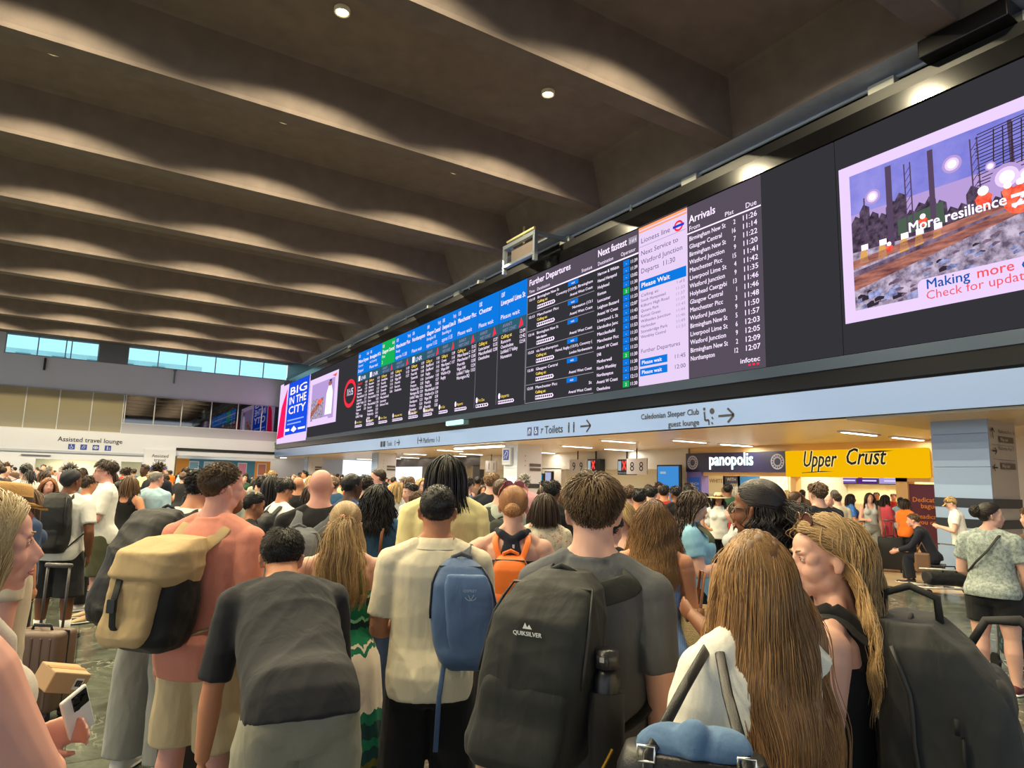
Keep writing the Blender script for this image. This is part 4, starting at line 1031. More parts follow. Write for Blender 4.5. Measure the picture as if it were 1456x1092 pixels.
# steel frame jutting out over the board
p = onX(760, 352, XD - .4)
t = thing('steel_frame', 'galvanised steel bracket frame jutting above further departures panel', 'frame', (XD, float(p[1]), 9.45))
q = MB()
for y in (-1.0, 1.0):
    q.box2((-1.1, y - .06, .62), (.5, y + .06, .76)); q.box2((-1.1, y - .06, -.3), (-.96, y + .06, .62))
q.box2((-1.12, -1.0, .6), (-.98, 1.0, .74)); q.box2((-.5, -1.0, .6), (-.4, 1.0, .7)); q.box2((-1.12, -1.0, -.1), (-1.0, 1.0, 0)); q.build('frame', M_steel, t)
q = MB(); q.tube([(-1.0, .9, .9), (-1.0, -.9, .9)], .05, 8); q.tube([(-.8, .1, .5), (-.8, .1, 1.3)], .04, 8); q.build('scaffold_tube', mat('tube_yellowish', (190, 180, 130), .5), t)
q = MB(); q.box2((-.94, -.7, .02), (-.9, .7, .55)); q.build('panel', M_conc, t)
# black box on the edge beam at top right and the wall behind
p = onX(1340, 70, XB)
t = thing('speaker_box', 'square dark metal box on beam above the railway picture screen', 'box', (XB - .0, 5.2, 9.96))
q = MB(); q.box2((-.35, -.75, 0), (.5, .75, .36)); q.build('box', M_blackgloss, t, bevel=.02)
fitting('light_box', 1452, 34, 'pale lit box at the top right corner of photo', 'light box', f_box)
# small lit exit marker under the board
p = onX(647, 596, XD - .1)
t = thing('exit_marker', 'small glowing pale green lamp under the board', 'lamp', (XD - .12, float(p[1]), 4.2))
q = MB(); q.box2((-.06, -.75, -.2), (.06, .75, .0)); q.build('lamp', emat('marker_glow', (200, 250, 235), 1.4), t, bevel=.03)
p = onY(584, 670, 34)
# ================================================================== PEOPLE: builder
def skin(name, col):
    mt, nt, b = nodemat(name); c = srgb(*col)
    tc = N(nt, 'ShaderNodeTexCoord'); nz = N(nt, 'ShaderNodeTexNoise', Scale=14.0, Detail=6.0); nt.links.new(tc.outputs['Object'], nz.inputs['Vector'])
    mx = N(nt, 'ShaderNodeMix', data_type='RGBA'); nt.links.new(nz.outputs[0], mx.inputs[0])
    mx.inputs[6].default_value = (c[0] * .9, c[1] * .82, c[2] * .8, 1); mx.inputs[7].default_value = (min(1, c[0] * 1.08), c[1] * 1.08, c[2] * 1.06, 1)
    nt.links.new(mx.outputs[2], b.inputs['Base Color'])
    b.inputs['Roughness'].default_value = .52; b.inputs['Specular IOR Level'].default_value = .35
    b.inputs['Subsurface Weight'].default_value = .12; b.inputs['Subsurface Radius'].default_value = (.012, .005, .003)
    return mt
SK = dict(fair=skin('skin_fair', (214, 170, 152)), pink=skin('skin_pink', (208, 156, 142)), tan=skin('skin_tan', (196, 138, 106)), olive=skin('skin_olive', (178, 124, 92)), brown=skin('skin_brown', (120, 78, 54)), dark=skin('skin_dark', (74, 50, 40)))
def cloth(name, col, rough=.85, weave=260.0, bump=.18, fold=.25, pattern=None):
    if name in _mc: return _mc[name]
    mt, nt, b = nodemat(name); L = nt.links
    b.inputs['Roughness'].default_value = rough; b.inputs['Specular IOR Level'].default_value = .25; b.inputs['Sheen Weight'].default_value = .06
    tc = N(nt, 'ShaderNodeTexCoord'); c = srgb(*col)
    n1 = N(nt, 'ShaderNodeTexNoise', Scale=weave, Detail=2.0); L.new(tc.outputs['Object'], n1.inputs['Vector'])
    n2 = N(nt, 'ShaderNodeTexNoise', Scale=9.0, Detail=3.0, Distortion=.8)
    mp = N(nt, 'ShaderNodeMapping'); mp.inputs['Scale'].default_value = (1.2, 1.2, .6); mp.inputs['Rotation'].default_value = (.3, .5, .2)
    L.new(tc.outputs['Object'], mp.inputs[0]); L.new(mp.outputs[0], n2.inputs['Vector'])
    b1 = N(nt, 'ShaderNodeBump', Strength=bump, Distance=.0015); L.new(n1.outputs[0], b1.inputs['Height'])
    b2 = N(nt, 'ShaderNodeBump', Strength=fold, Distance=.03); L.new(n2.outputs[0], b2.inputs['Height']); L.new(b1.outputs[0], b2.inputs['Normal'])
    L.new(b2.outputs[0], b.inputs['Normal'])
    mx = N(nt, 'ShaderNodeMix', data_type='RGBA'); L.new(n1.outputs[0], mx.inputs[0])
    mx.inputs[6].default_value = tuple(v * .88 for v in c[:3]) + (1,); mx.inputs[7].default_value = tuple(min(1, v * 1.12) for v in c[:3]) + (1,)
    out = mx.outputs[2]
    if pattern: out = pattern(nt, tc, out)
    L.new(out, b.inputs['Base Color'])
    _mc[name] = mt
    return mt
def _ramp(nt, src, stops, interp='CONSTANT'):
    r = N(nt, 'ShaderNodeValToRGB'); r.color_ramp.interpolation = interp; e = r.color_ramp.elements
    while len(e) < len(stops): e.new(.5)
    for q, (p, c) in zip(e, stops): q.position = p; q.color = srgb(*c)
    nt.links.new(src, r.inputs[0]); return r.outputs[0]
def p_floral(nt, tc, base, cols=((226, 214, 196), (206, 110, 104), (214, 186, 110), (120, 130, 96)), scale=22):
    v = N(nt, 'ShaderNodeTexVoronoi', Scale=scale); n = N(nt, 'ShaderNodeTexNoise', Scale=scale * 1.5); nt.links.new(tc.outputs['Object'], n.inputs[0])
    mxv = N(nt, 'ShaderNodeMix', data_type='VECTOR'); mxv.inputs[0].default_value = .06; nt.links.new(tc.outputs['Object'], mxv.inputs[4]); nt.links.new(n.outputs[1], mxv.inputs[5])
    nt.links.new(mxv.outputs[1], v.inputs['Vector'])
    mask = _ramp(nt, v.outputs['Distance'], ((0, (255, 255, 255)), (.33, (255, 255, 255)), (.36, (0, 0, 0))), 'LINEAR')
    cc = _ramp(nt, v.outputs['Color'], tuple((i / len(cols), c) for i, c in enumerate(cols)))
    m = N(nt, 'ShaderNodeMix', data_type='RGBA'); nt.links.new(mask, m.inputs[0]); nt.links.new(base, m.inputs[6]); nt.links.new(cc, m.inputs[7]); return m.outputs[2]
def p_heather(nt, tc, base, col=(96, 104, 102), scale=34):
    n = N(nt, 'ShaderNodeTexNoise', Scale=scale, Detail=8.0, Roughness=.75); nt.links.new(tc.outputs['Object'], n.inputs[0])
    k = _ramp(nt, n.outputs[0], ((.42, (0, 0, 0)), (.62, (235, 235, 235))), 'LINEAR')
    m = N(nt, 'ShaderNodeMix', data_type='RGBA'); nt.links.new(k, m.inputs[0]); nt.links.new(base, m.inputs[6]); m.inputs[7].default_value = srgb(*col); return m.outputs[2]
def p_tiedye(nt, tc, base):
    sx = N(nt, 'ShaderNodeSeparateXYZ'); nt.links.new(tc.outputs['Object'], sx.inputs[0])
    n = N(nt, 'ShaderNodeTexNoise', Scale=26.0, Detail=3.0); mp = N(nt, 'ShaderNodeMapping'); mp.inputs['Scale'].default_value = (1, 1, .12); nt.links.new(tc.outputs['Object'], mp.inputs[0]); nt.links.new(mp.outputs[0], n.inputs[0])
    a = N(nt, 'ShaderNodeMath', operation='MULTIPLY_ADD'); a.inputs[1].default_value = .09; nt.links.new(n.outputs[0], a.inputs[0]); nt.links.new(sx.outputs[2], a.inputs[2])
    s = N(nt, 'ShaderNodeMath', operation='MULTIPLY'); s.inputs[1].default_value = 1 / 1.3; nt.links.new(a.outputs[0], s.inputs[0])
    G, D, C, O = (20, 112, 84), (20, 60, 60), (226, 214, 196), (92, 92, 40)
    z = lambda v: (v + .045) / 1.3
    return _ramp(nt, s.outputs[0], ((0, G), (z(.18), D), (z(.26), G), (z(.33), D), (z(.38), O), (z(.41), D), (z(.46), G), (z(.5), D), (z(.56), G), (z(.61), C), (z(.86), G), (z(.885), C), (z(.9), (30, 128, 92)), (z(.97), D), (z(1.0), (130, 200, 170)), (z(1.015), G), (z(1.08), D), (z(1.11), (140, 210, 180)), (z(1.125), G), (z(1.16), O)), 'CONSTANT')
def p_stripes(nt, tc, base, col=(150, 172, 212)):
    g = N(nt, 'ShaderNodeTexWave', Scale=34.0, Distortion=.6); g.bands_direction = 'X'; nt.links.new(tc.outputs['Object'], g.inputs[0])
    k = _ramp(nt, g.outputs[0], ((.62, (0, 0, 0)), (.8, (200, 200, 200))), 'LINEAR')
    m = N(nt, 'ShaderNodeMix', data_type='RGBA'); nt.links.new(k, m.inputs[0]); nt.links.new(base, m.inputs[6]); m.inputs[7].default_value = srgb(*col); return m.outputs[2]
def hairmat():
    mt, nt, b = nodemat('hair_strands'); at = N(nt, 'ShaderNodeVertexColor'); at.layer_name = 'tint'
    nt.links.new(at.outputs[0], b.inputs['Base Color']); b.inputs['Roughness'].default_value = .42; b.inputs['Specular IOR Level'].default_value = .4
    return mt
M_HAIR = hairmat()
def rotz(a): c, s = math.cos(a), math.sin(a); return np.array([[c, -s, 0], [s, c, 0], [0, 0, 1.]])
def rotx(a): c, s = math.cos(a), math.sin(a); return np.array([[1., 0, 0], [0, c, -s], [0, s, c]])
def roty(a): c, s = math.cos(a), math.sin(a); return np.array([[c, 0, s], [0, 1., 0], [-s, 0, c]])
def unit(v): v = np.array(v, float); return v / (np.linalg.norm(v) + 1e-9)
def lerp(a, b, t): return a + (b - a) * t
def sst(x): x = min(1, max(0, x)); return x * x * (3 - 2 * x)

ARMS = dict(down=((.13, -.06, -1), (.05, .16, -1)), down2=((.2, .02, -1), (.02, .3, -1)), phone=((.18, .22, -1), (-.5, .95, .3)), hold=((.2, .1, -1), (-.35, 1, .05)), crossed=((.2, .2, -1), (-1, .5, .12)), pocket=((.3, -.25, -1), (-.08, .32, -1)), strap=((.25, .4, -.95), (-.4, .35, .85)), hip=((.7, -.3, -.8), (-.7, .55, -.55)), front=((.05, .35, -1), (-.15, .9, -.5)))
MALE = [(.455, .050, .056, .0), (.485, .090, .072, -.004), (.53, .097, .076, -.008), (.575, .092, .068, -.002), (.62, .087, .062, .004), (.68, .092, .066, .004), (.74, .101, .071, .002), (.775, .104, .068, -.004), (.80, .096, .060, -.008), (.82, .074, .050, -.010), (.84, .048, .042, -.009), (.88, .036, .037, .0)]
FEM = [(.455, .050, .056, .0), (.485, .094, .074, -.004), (.53, .102, .080, -.010), (.575, .090, .066, -.002), (.62, .075, .056, .004), (.68, .080, .060, .006), (.74, .090, .070, .006), (.775, .091, .062, -.002), (.80, .084, .053, -.008), (.82, .064, .045, -.010), (.84, .042, .038, -.009), (.88, .031, .032, .0)]
class Body:
    def __init__(s, h=1.72, sex='m', bw=1.0, bd=1.0, lean=0.0, side=0.0, head=(0, 0, 0), armL='down', armR='down', legs=None, stance=.06, limb=1.0, sh=1.0, bend=(.50, .68)):
        s.h, s.sex, s.bw, s.bd, s.lean = h, sex, bw, bd, lean
        s.rows = [(a * h, w * h * bw, d * h * bd, y * h) for a, w, d, y in (MALE if sex == 'm' else FEM)]
        # keep the neck from swelling with the body
        s.rows[-1] = (.88 * h, (.036 if sex == 'm' else .031) * h, (.037 if sex == 'm' else .032) * h, 0)
        s.limb = limb
        # spine
        zs = np.linspace(.40, .90, 51) * h; p = np.array([0, 0, zs[0]]); s.sp = [(zs[0], p.copy(), 0.0)]
        for a, b in zip(zs[:-1], zs[1:]):
            an = lean * sst(((a + b) / 2 / h - bend[0]) / (bend[1] - bend[0])); q = side * sst(((a + b) / 2 / h - .50) / .25)
            p = p + (b - a) * np.array([math.sin(q), math.sin(an) * math.cos(q), math.cos(an) * math.cos(q)]); s.sp.append((b, p.copy(), an))
        # arms
        s.shw = (.112 if sex == 'm' else .098) * h * (.5 + .5 * bw) * sh
        s.arm = {}
        for sg, pose in ((-1, armL), (1, armR)):
            U, F = ARMS[pose] if isinstance(pose, str) else pose
            J = s.at(.798 * h, sg * s.shw, -.008 * h)
            U, F = unit((U[0] * sg, U[1], U[2])), unit((F[0] * sg, F[1], F[2]))
            E = J + U * .176 * h; Wr = E + F * .148 * h
            s.arm[sg] = (J, E, Wr, U, F)
        s.leg = {}
        for sg in (-1, 1):
            T, K = (legs or {}).get(sg, ((0, .015, -1), (0, -.02, -1)))
            Hp = np.array([sg * .052 * h * (.6 + .4 * bw), -.005 * h, .505 * h]); Kn = Hp + unit((T[0] * sg + stance * sg, T[1], T[2])) * .225 * h
            An = Kn + unit((K[0] * sg + stance * .4 * sg, K[1], K[2])) * .235 * h; s.leg[sg] = (Hp, Kn, An)
        yaw, pit, tilt = head
        zb, pb, an = s.sp[-1]
        nb = s.at(.845 * h, 0, -.006 * h)
        s.HR = rotz(-yaw) @ rotx(-pit) @ roty(tilt)
        nd = unit((s.frame(.845 * h)[2] * .75 + np.array([0, 0, .45])) + s.HR[:, 1] * .16 + (np.array([0, 0, -1]) * .05))
        s.k = h / 1.76
        s.HC = nb + nd * .083 * h + s.HR @ np.array([0, .006, .0]) * s.k
        s.nb = nb
    def frame(s, z):
        zs = [q[0] for q in s.sp]; i = min(range(len(zs)), key=lambda j: abs(zs[j] - z)); an = s.sp[i][2]
        return np.array([1., 0, 0]), np.array([0, math.cos(an), -math.sin(an)]), np.array([0, math.sin(an), math.cos(an)])
    def centre(s, z):
        for (z0, p0, _), (z1, p1, _) in zip(s.sp[:-1], s.sp[1:]):
            if z0 <= z <= z1 + 1e-9: return lerp(p0, p1, (z - z0) / (z1 - z0))
        return s.sp[-1][1] if z > s.sp[-1][0] else s.sp[0][1] + np.array([0, 0, z - s.sp[0][0]])
    def at(s, z, x=0.0, y=0.0):
        R, Fv, T = s.frame(z); return s.centre(z) + R * x + Fv * y
    def row(s, z):
        r = s.rows
        if z <= r[0][0]: return r[0][1:]
        for a, b in zip(r[:-1], r[1:]):
            if a[0] <= z <= b[0]:
                t = (z - a[0]) / (b[0] - a[0]); return tuple(lerp(a[i], b[i], t) for i in (1, 2, 3))
        return r[-1][1:]
    def ring(s, z, w, d, yo=0.0, n=24, e=2.3):
        R, Fv, T = s.frame(z); c = s.centre(z) + Fv * yo; out = []
        for i in range(n):
            t = 2 * PI * i / n; ct, st = math.cos(t), math.sin(t)
            out.append(c + R * w * math.copysign(abs(ct) ** (2 / e), ct) + Fv * d * math.copysign(abs(st) ** (2 / e), st))
        return out
    def headpt(s, p): return s.HC + s.HR @ (np.array(p, float) * s.k)
    # ---- the bare figure
    def body_mb(s, face=1, hands=True):
        h = s.h; mb = MB(); L = s.limb
        mb.loft([s.ring(z, w, d, y) for z, w, d, y in s.rows[:-1]])
        if s.sex == 'f':
            for sg in (-1, 1): mb.ellipsoid(s.at(.735 * h, sg * .045 * h, .052 * h * s.bd), np.array([.040, .036, .040]) * h * s.bw)
        for sg in (-1, 1): mb.ellipsoid(s.at(.505 * h, sg * .046 * h, -.038 * h * s.bd), np.array([.048, .046, .052]) * h * s.bw)
        # neck
        nr = (.037 if s.sex == 'm' else .031) * h
        mb.tube([s.at(.80 * h, 0, -.01 * h), s.nb, lerp(s.nb, s.HC, .6), s.HC + s.HR @ np.array([0, -.012, .0]) * s.k], [nr * 1.5, nr * 1.12, nr, nr * 1.0], 16)
        for sg in (-1, 1): # trapezius
            mb.tube([s.at(.872 * h, sg * .016 * h, -.010 * h), s.at(.838 * h, sg * .045 * h, -.012 * h), s.at(.806 * h, sg * s.shw * .95, -.01 * h)], [nr * .5, nr * .66, nr * .72], 12)
        for sg in (-1, 1):
            J, E, Wr, U, F = s.arm[sg]
            mb.tube([J - U * .012 * h, J + U * .02 * h, lerp(J, E, .4), lerp(J, E, .8), E, lerp(E, Wr, .22), lerp(E, Wr, .6), Wr], [r * h * L for r in (.030, .034, .0295, .025, .0235, .0255, .021, .0155)], 14)
            mb.ellipsoid(J, np.array([.033, .034, .033]) * h * (.4 + .6 * L))
            if hands: s.hand(mb, sg)
        for sg in (-1, 1):
            Hp, Kn, An = s.leg[sg]; up = unit(Hp - Kn); bk = np.array([0, -1., 0])
            mb.tube([Hp + up * .01 * h, lerp(Hp, Kn, .25), lerp(Hp, Kn, .7), Kn, lerp(Kn, An, .28) + bk * .008 * h, lerp(Kn, An, .6), lerp(Kn, An, .9), An], [r * h * L for r in (.054, .052, .040, .032, .034, .027, .020, .021)], 16)
            fd = np.array([sg * .25, 1, 0]); fd = unit(fd); b = np.array([An[0], An[1], max(0.0, An[2] - .045 * h)])
            mb.tube([b - fd * .03 * h + (0, 0, .022 * h), b + (0, 0, .032 * h), b + fd * .05 * h + (0, 0, .022 * h), b + fd * .1 * h + (0, 0, .012 * h)], [.018 * h, .022 * h, .020 * h, .012 * h], 12)
        s.head(mb, face)
        return mb
    def hand(s, mb, sg):
        J, E, Wr, U, F = s.arm[sg]; h = s.h; k = h / 1.76
        inn = np.array([-sg, 0, 0.]); n = unit(inn - F * (inn @ F)) if abs(inn @ F) < .9 else np.array([0, 0, -1.])
        w = np.cross(F, n); w = w if w[1] > 0 or abs(w[1]) < .2 and w[2] > 0 else -w
        P = lambda f, a, b: Wr + (F * f + w * a + n * b) * k
        mb.tube([P(-.01, 0, 0), P(.03, 0, 0), P(.065, 0, .002), P(.09, 0, .006)], [.026 * k, .036 * k, .041 * k, .036 * k], 12, flat=(.42, 1), up=n)
        curl = s.__dict__.get('curl', .35)
        for i, (a, ln) in enumerate(((.027, .068), (.009, .076), (-.009, .070), (-.026, .056))):
            pts = [P(.075, a, .004)]; d = F.copy()
            for j in range(3):
                an = curl * (.5 + .6 * j); d = unit(F * math.cos(an) + n * math.sin(an) + w * a * 1.6); pts.append(pts[-1] + d * ln * k * (.46, .32, .26)[j])
            mb.tube(pts, [.0088 * k, .0082 * k, .0076 * k, .006 * k], 8)
        t0 = P(.022, .028, .006)
        mb.tube([t0, t0 + (F * .028 + w * .02 + n * .012) * k, t0 + (F * .052 + w * .024 + n * .026) * k, t0 + (F * .07 + w * .02 + n * .036) * k], [.0115 * k, .0105 * k, .009 * k, .007 * k], 8)
    def head(s, mb, face):
        P = s.headpt; k = s.k; f = .95 if s.sex == 'f' else 1.0
        def el(c, r, rot=None): mb.ellipsoid(P(c), np.array(r) * k, s.HR if rot is None else s.HR @ rot, 20, 14)
        el((0, -.014, .042), (.074, .094, .083)); el((0, .026, -.012), (.060 * f, .062, .088)); el((0, .036, -.066), (.046 * f, .048, .036)); el((0, .072, -.092), (.02 * f, .018, .016))
        el((0, .048, .05), (.056, .044, .045))
        for sg in (-1, 1):
            el((sg * .032, .048, -.024), (.032, .036, .036)); el((sg * .042 * f, .016, -.060), (.022, .038, .032))
            el((sg * .081, -.008, -.002), (.0085, .017, .032), rotx(.25) @ rotz(sg * .6)); el((sg * .088, -.015, .012), (.0065, .013, .015), rotz(sg * .6)); el((sg * .077, -.002, -.022), (.009, .010, .012))
            if face: el((sg * .03, .082, .032), (.024, .012, .0075), rotz(-sg * .35)); el((sg * .0105, .100, -.037), (.0095, .012, .0085))
        el((0, .086, -.022), (.021, .018, .022))
        for sg in (-1, 1): el((sg * .046, .056, .010), (.017, .022, .022))
        mb.tube([P((0, .084, .026)), P((0, .096, .006)), P((0, .110, -.018)), P((0, .115, -.03))], [.010 * k, .0095 * k, .0115 * k, .012 * k], 10)
        if face:
            el((0, .094, -.058), (.022, .010, .0055)); el((0, .091, -.068), (.019, .011, .0062)); el((0, .082, -.05), (.02, .016, .016))

# ---- wrinkles on cloth
def folds(V, Nn, amp, seed=0, vert=1.0):
    r = np.random.default_rng(seed); d = np.zeros(len(V)); a = V * np.array([1, 1, vert])
    w = np.stack([np.sin(V @ r.normal(0, 5, 3) + r.uniform(0, 6)) for _ in range(3)], 1) * .05
    for f, g in ((13, 1.0), (22, .6), (38, .32)):
        for _ in range(2):
            k = r.normal(0, 1, 3); k /= np.linalg.norm(k); q = np.sin((a + w) @ k * f + r.uniform(0, 6)); d += g * (1 - np.abs(q)) ** 2 * .8 - g * .25
    return V + Nn * (amp * d)[:, None]
def cloth_obj(name, mb, vox, m, parent, amp=.004, seed=0, sm=3, vert=.6):
    V, Fq = remesh(mb, vox, sm)
    if len(Fq) == 0: return None
    V = folds(V, vnormals(V, Fq), amp, seed, vert)
    return npmesh(name, V, Fq, [m], parent)
def top_mb(B, hem=.475, loose=.6, sleeve=.55, sr=1.45, neck=.856, infl=.012, collar=False, flare=1.0, untuck=True):
    h = B.h; mb = MB(); rings = []
    zs = [z for z in np.linspace(hem, .80, 12)] + [.818, .834, .846, neck]
    cw, cd, _ = B.row(.75 * h)
    for zf in zs:
        z = zf * h; w, d, y = B.row(z); w += infl; d += infl * 1.4
        if zf < .74:
            t = loose; w = max(w, lerp(w, cw * 1.03 + infl, t)); d = max(d, lerp(d, cd * 1.05 + infl, t))
            if zf < .56 and untuck: w *= lerp(1.0, flare, (.56 - zf) / .1)
        if zf < .58: d = max(d, lerp(d, .088 * h * B.bd + infl * 1.5, sst((.60 - zf) / .06))); y -= .010 * h * sst((.60 - zf) / .06)
        if zf > .84: w = lerp(w, .047 * h, .7); d = lerp(d, .045 * h, .7)
        rings.append(B.ring(z, w, d, y))
    mb.loft(rings)
    if B.sex == 'f':
        for sg in (-1, 1): mb.ellipsoid(B.at(.735 * h, sg * .045 * h, .050 * h * B.bd), (np.array([.040, .036, .042]) * h + infl) * B.bw)
    for sg in (-1, 1):
        J, E, Wr, U, F = B.arm[sg]; L = B.limb
        mb.tube([B.at(.850 * h, sg * .03 * h, -.01 * h), B.at(.826 * h, sg * .066 * h, -.01 * h), B.at(.800 * h, sg * B.shw, -.008 * h)], [.020 * h, .031 * h, .035 * h * L], 14)
        mb.tube([B.at(.856 * h, sg * .022 * h, -.010 * h), B.at(.838 * h, sg * .045 * h, -.012 * h), B.at(.806 * h, sg * B.shw * .95, -.01 * h)], [.019 * h, .0245 * h + infl, .0265 * h + infl], 12)
        if sleeve > 0:
            mb.ellipsoid(J, np.array([.040, .041, .040]) * h * (.4 + .6 * L))
            n = 5; pts = []; rad = []
            for i in range(n + 1):
                t = i / n * sleeve; p = lerp(J, E, min(1, t)) if t <= 1 else lerp(E, Wr, t - 1)
                pts.append(p); rad.append(h * L * (.037 if t < .25 else lerp(.036, .029 if t < 1.2 else .022, min(1, t))) * lerp(1.06, sr / 1.2, min(1, i / n)))
            mb.tube([J - U * .015 * h] + pts, [.034 * h * L] + rad, 16)
        else:
            mb.ellipsoid(B.at(.806 * h, sg * B.shw * .8, -.01 * h), np.array([.03, .034, .026]) * h)
    return mb
def tank_mb(B, hem=.475, loose=.2, style='straps', infl=.009, low=.785):
    h = B.h; mb = MB(); rings = []
    for zf in list(np.linspace(hem, low - .02, 10)) + [low]:
        z = zf * h; w, d, y = B.row(z); w += infl; d += infl
        rings.append(B.ring(z, w * (1.0 if zf < .74 else .97), d, y))
    mb.loft(rings)
    if B.sex == 'f':
        for sg in (-1, 1): mb.ellipsoid(B.at(.735 * h, sg * .045 * h, .052 * h * B.bd), (np.array([.040, .036, .040]) * h + infl * .8) * B.bw)
    if style == 'straps':
        for sg in (-1, 1):
            for yb in (-1, 1):
                w0, d0, y0 = B.row(.79 * h)
                mb.tube([B.at(.775 * h, sg * .05 * h, yb * (d0 + .004) * .9 + y0), B.at(.81 * h, sg * .052 * h, yb * d0 * .9 + y0), B.at(.842 * h, sg * .056 * h, yb * .018 * h - .01 * h), B.at(.852 * h, sg * .056 * h, -.01 * h)], [.017 * h, .017 * h, .016 * h, .015 * h], 10)
    elif style == 'racer':
        w0, d0, y0 = B.row(.79 * h)
        mb.tube([B.at(.74 * h, 0, -d0 + y0 + .004), B.at(.79 * h, 0, -d0 + y0 - .002), B.at(.835 * h, 0, -.052 * h)], [.05 * h, .036 * h, .024 * h], 12, flat=(.35, 1), up=(0, 1, 0))
        for sg in (-1, 1): mb.tube([B.at(.825 * h, 0, -.054 * h), B.at(.846 * h, sg * .035 * h, -.04 * h), B.at(.852 * h, sg * .05 * h, -.005 * h), B.at(.82 * h, sg * .05 * h, .04 * h), B.at(.78 * h, sg * .05 * h, d0 + y0)], [.015 * h] * 5, 10)
    return mb
def legs_mb(B, to=.05, fit=1.2, infl=.008, waist=.575, flare=1.0):
    """trousers or shorts; 'to' = lowest height of the hem along each leg (fraction of body height)"""
    h = B.h; mb = MB(); rings = []
    for zf in np.linspace(.45, waist, 8):
        z = zf * h; w, d, y = B.row(z); rings.append(B.ring(z, w * 1.02 + infl, d * 1.03 + infl, y))
    mb.loft(rings)
    for sg in (-1, 1): mb.ellipsoid(B.at(.505 * h, sg * .046 * h, -.038 * h * B.bd), (np.array([.048, .046, .052]) * h + infl) * B.bw)
    for sg in (-1, 1):
        Hp, Kn, An = B.leg[sg]; L = B.limb
        f = (.505 - to) / .46  # fraction of the whole leg covered
        pts = []; rad = []
        for t in np.linspace(0, f, 9):
            p = lerp(Hp, Kn, t * 2) if t < .5 else lerp(Kn, An, t * 2 - 1)
            r = np.interp(t, [0, .12, .35, .5, .64, .8, 1], [.056, .055, .043, .036, .037, .031, .026]) * h * L
            pts.append(p); rad.append(max(r * 1.06 + infl, lerp(r * 1.06 + infl, .052 * h * L * fit / 1.1, .65 * min(1, t / .4))) * lerp(1, flare, t / f))
        mb.tube([Hp + unit(Hp - Kn) * .02 * h] + pts, [rad[0] * .95] + rad, 18)
    return mb
def skirt_obj(B, name, m, parent, z0=.6, z1=.06, flare=1.7, amp=.035, n=120, infl=.012, top=None, seed=1, waist=.6):
    """dress or skirt with hanging folds from z0 (fraction) down to z1; top=(zf) starts the bodice higher"""
    h = B.h; r = random.Random(seed); rings = []; fr = [(r.randint(5, 9), r.random() * 6), (r.randint(11, 17), r.random() * 6)]
    zs = list(np.linspace(z0, z1, 26))
    for zf in zs:
        z = zf * h; w, d, y = B.row(max(z, .5 * h)); w += infl; d += infl
        t = max(0, (waist - zf) / (waist - z1)) if zf < waist else 0
        if zf < .53:
            w, d, y = B.row(.53 * h); w += infl; d += infl
        g = lerp(1, flare, t ** .8)
        w, d = w * g, lerp(d, w * .86, min(1, t * 1.2)) * lerp(1, flare, t)
        c = B.centre(max(z, .4 * h)) if z > .4 * h else np.array([0, 0, z])
        out = []
        for i in range(n):
            a = 2 * PI * i / n; k = 1 + amp * t ** .7 * sum(math.sin(a * f + p + t * 1.5) * (1, .6)[j] for j, (f, p) in enumerate(fr)) * 1.6
            if zf > waist: k = 1 + .006 * math.sin(zf * 260) 
            out.append(c + np.array([w * k * math.cos(a), d * k * math.sin(a) + y, 0]))
        rings.append(out)
    mb = MB(); mb.loft(rings)
    return mb.build(name, m, parent, True)
def shoes(B, m, parent, sock=None, sole=(225, 222, 215), style='trainer'):
    h = B.h; ms = mat('sole_%d_%d_%d' % sole, sole, .6)
    for sg in (-1, 1):
        Hp, Kn, An = B.leg[sg]; fd = unit((sg * .25, 1, 0)); sd = np.array([fd[1], -fd[0], 0]); b = np.array([An[0], An[1], max(0, An[2] - .045 * h)])
        def ring(f, w, z0, z1, n=14):
            c = b + fd * f * h; return [c + sd * w * h * math.cos(2 * PI * i / n) + np.array([0, 0, lerp(z0, z1, .5 + .5 * math.sin(2 * PI * i / n)) * h]) for i in range(n)]
        mb = MB(); mb.loft([ring(-.042, .006, .008, .03), ring(-.038, .021, .004, .05), ring(-.015, .025, .004, .056), ring(.02, .025, .004, .05), ring(.055, .028, .004, .036), ring(.095, .026, .004, .026), ring(.115, .012, .006, .016)])
        o = mb.build('shoe', m, parent, True)
        mb = MB(); mb.loft([ring(-.045, .006, 0, .012), ring(-.04, .024, 0, .014), ring(.0, .0275, 0, .014), ring(.055, .031, 0, .014), ring(.098, .028, 0, .014), ring(.121, .012, .002, .014)]); mb.build('sole', ms, o, True)
        if style == 'laced':
            mb = MB()
            for j in range(4): mb.tube([b + fd * (.02 + .016 * j) * h + sd * .014 * h + (0, 0, (.052 - .006 * j) * h), b + fd * (.024 + .016 * j) * h - sd * .014 * h + (0, 0, (.052 - .006 * j) * h)], .003, 6)
            mb.build('lace', mat('lace_white', (220, 220, 216), .7), o)
        if sock:
            mb = MB(); mb.tube([An + (0, 0, -.015 * h), An + (0, 0, .03 * h), lerp(An, Kn, .3)], [.026 * h * B.limb, .024 * h * B.limb, .029 * h * B.limb], 14); mb.build('sock', sock, parent, True)

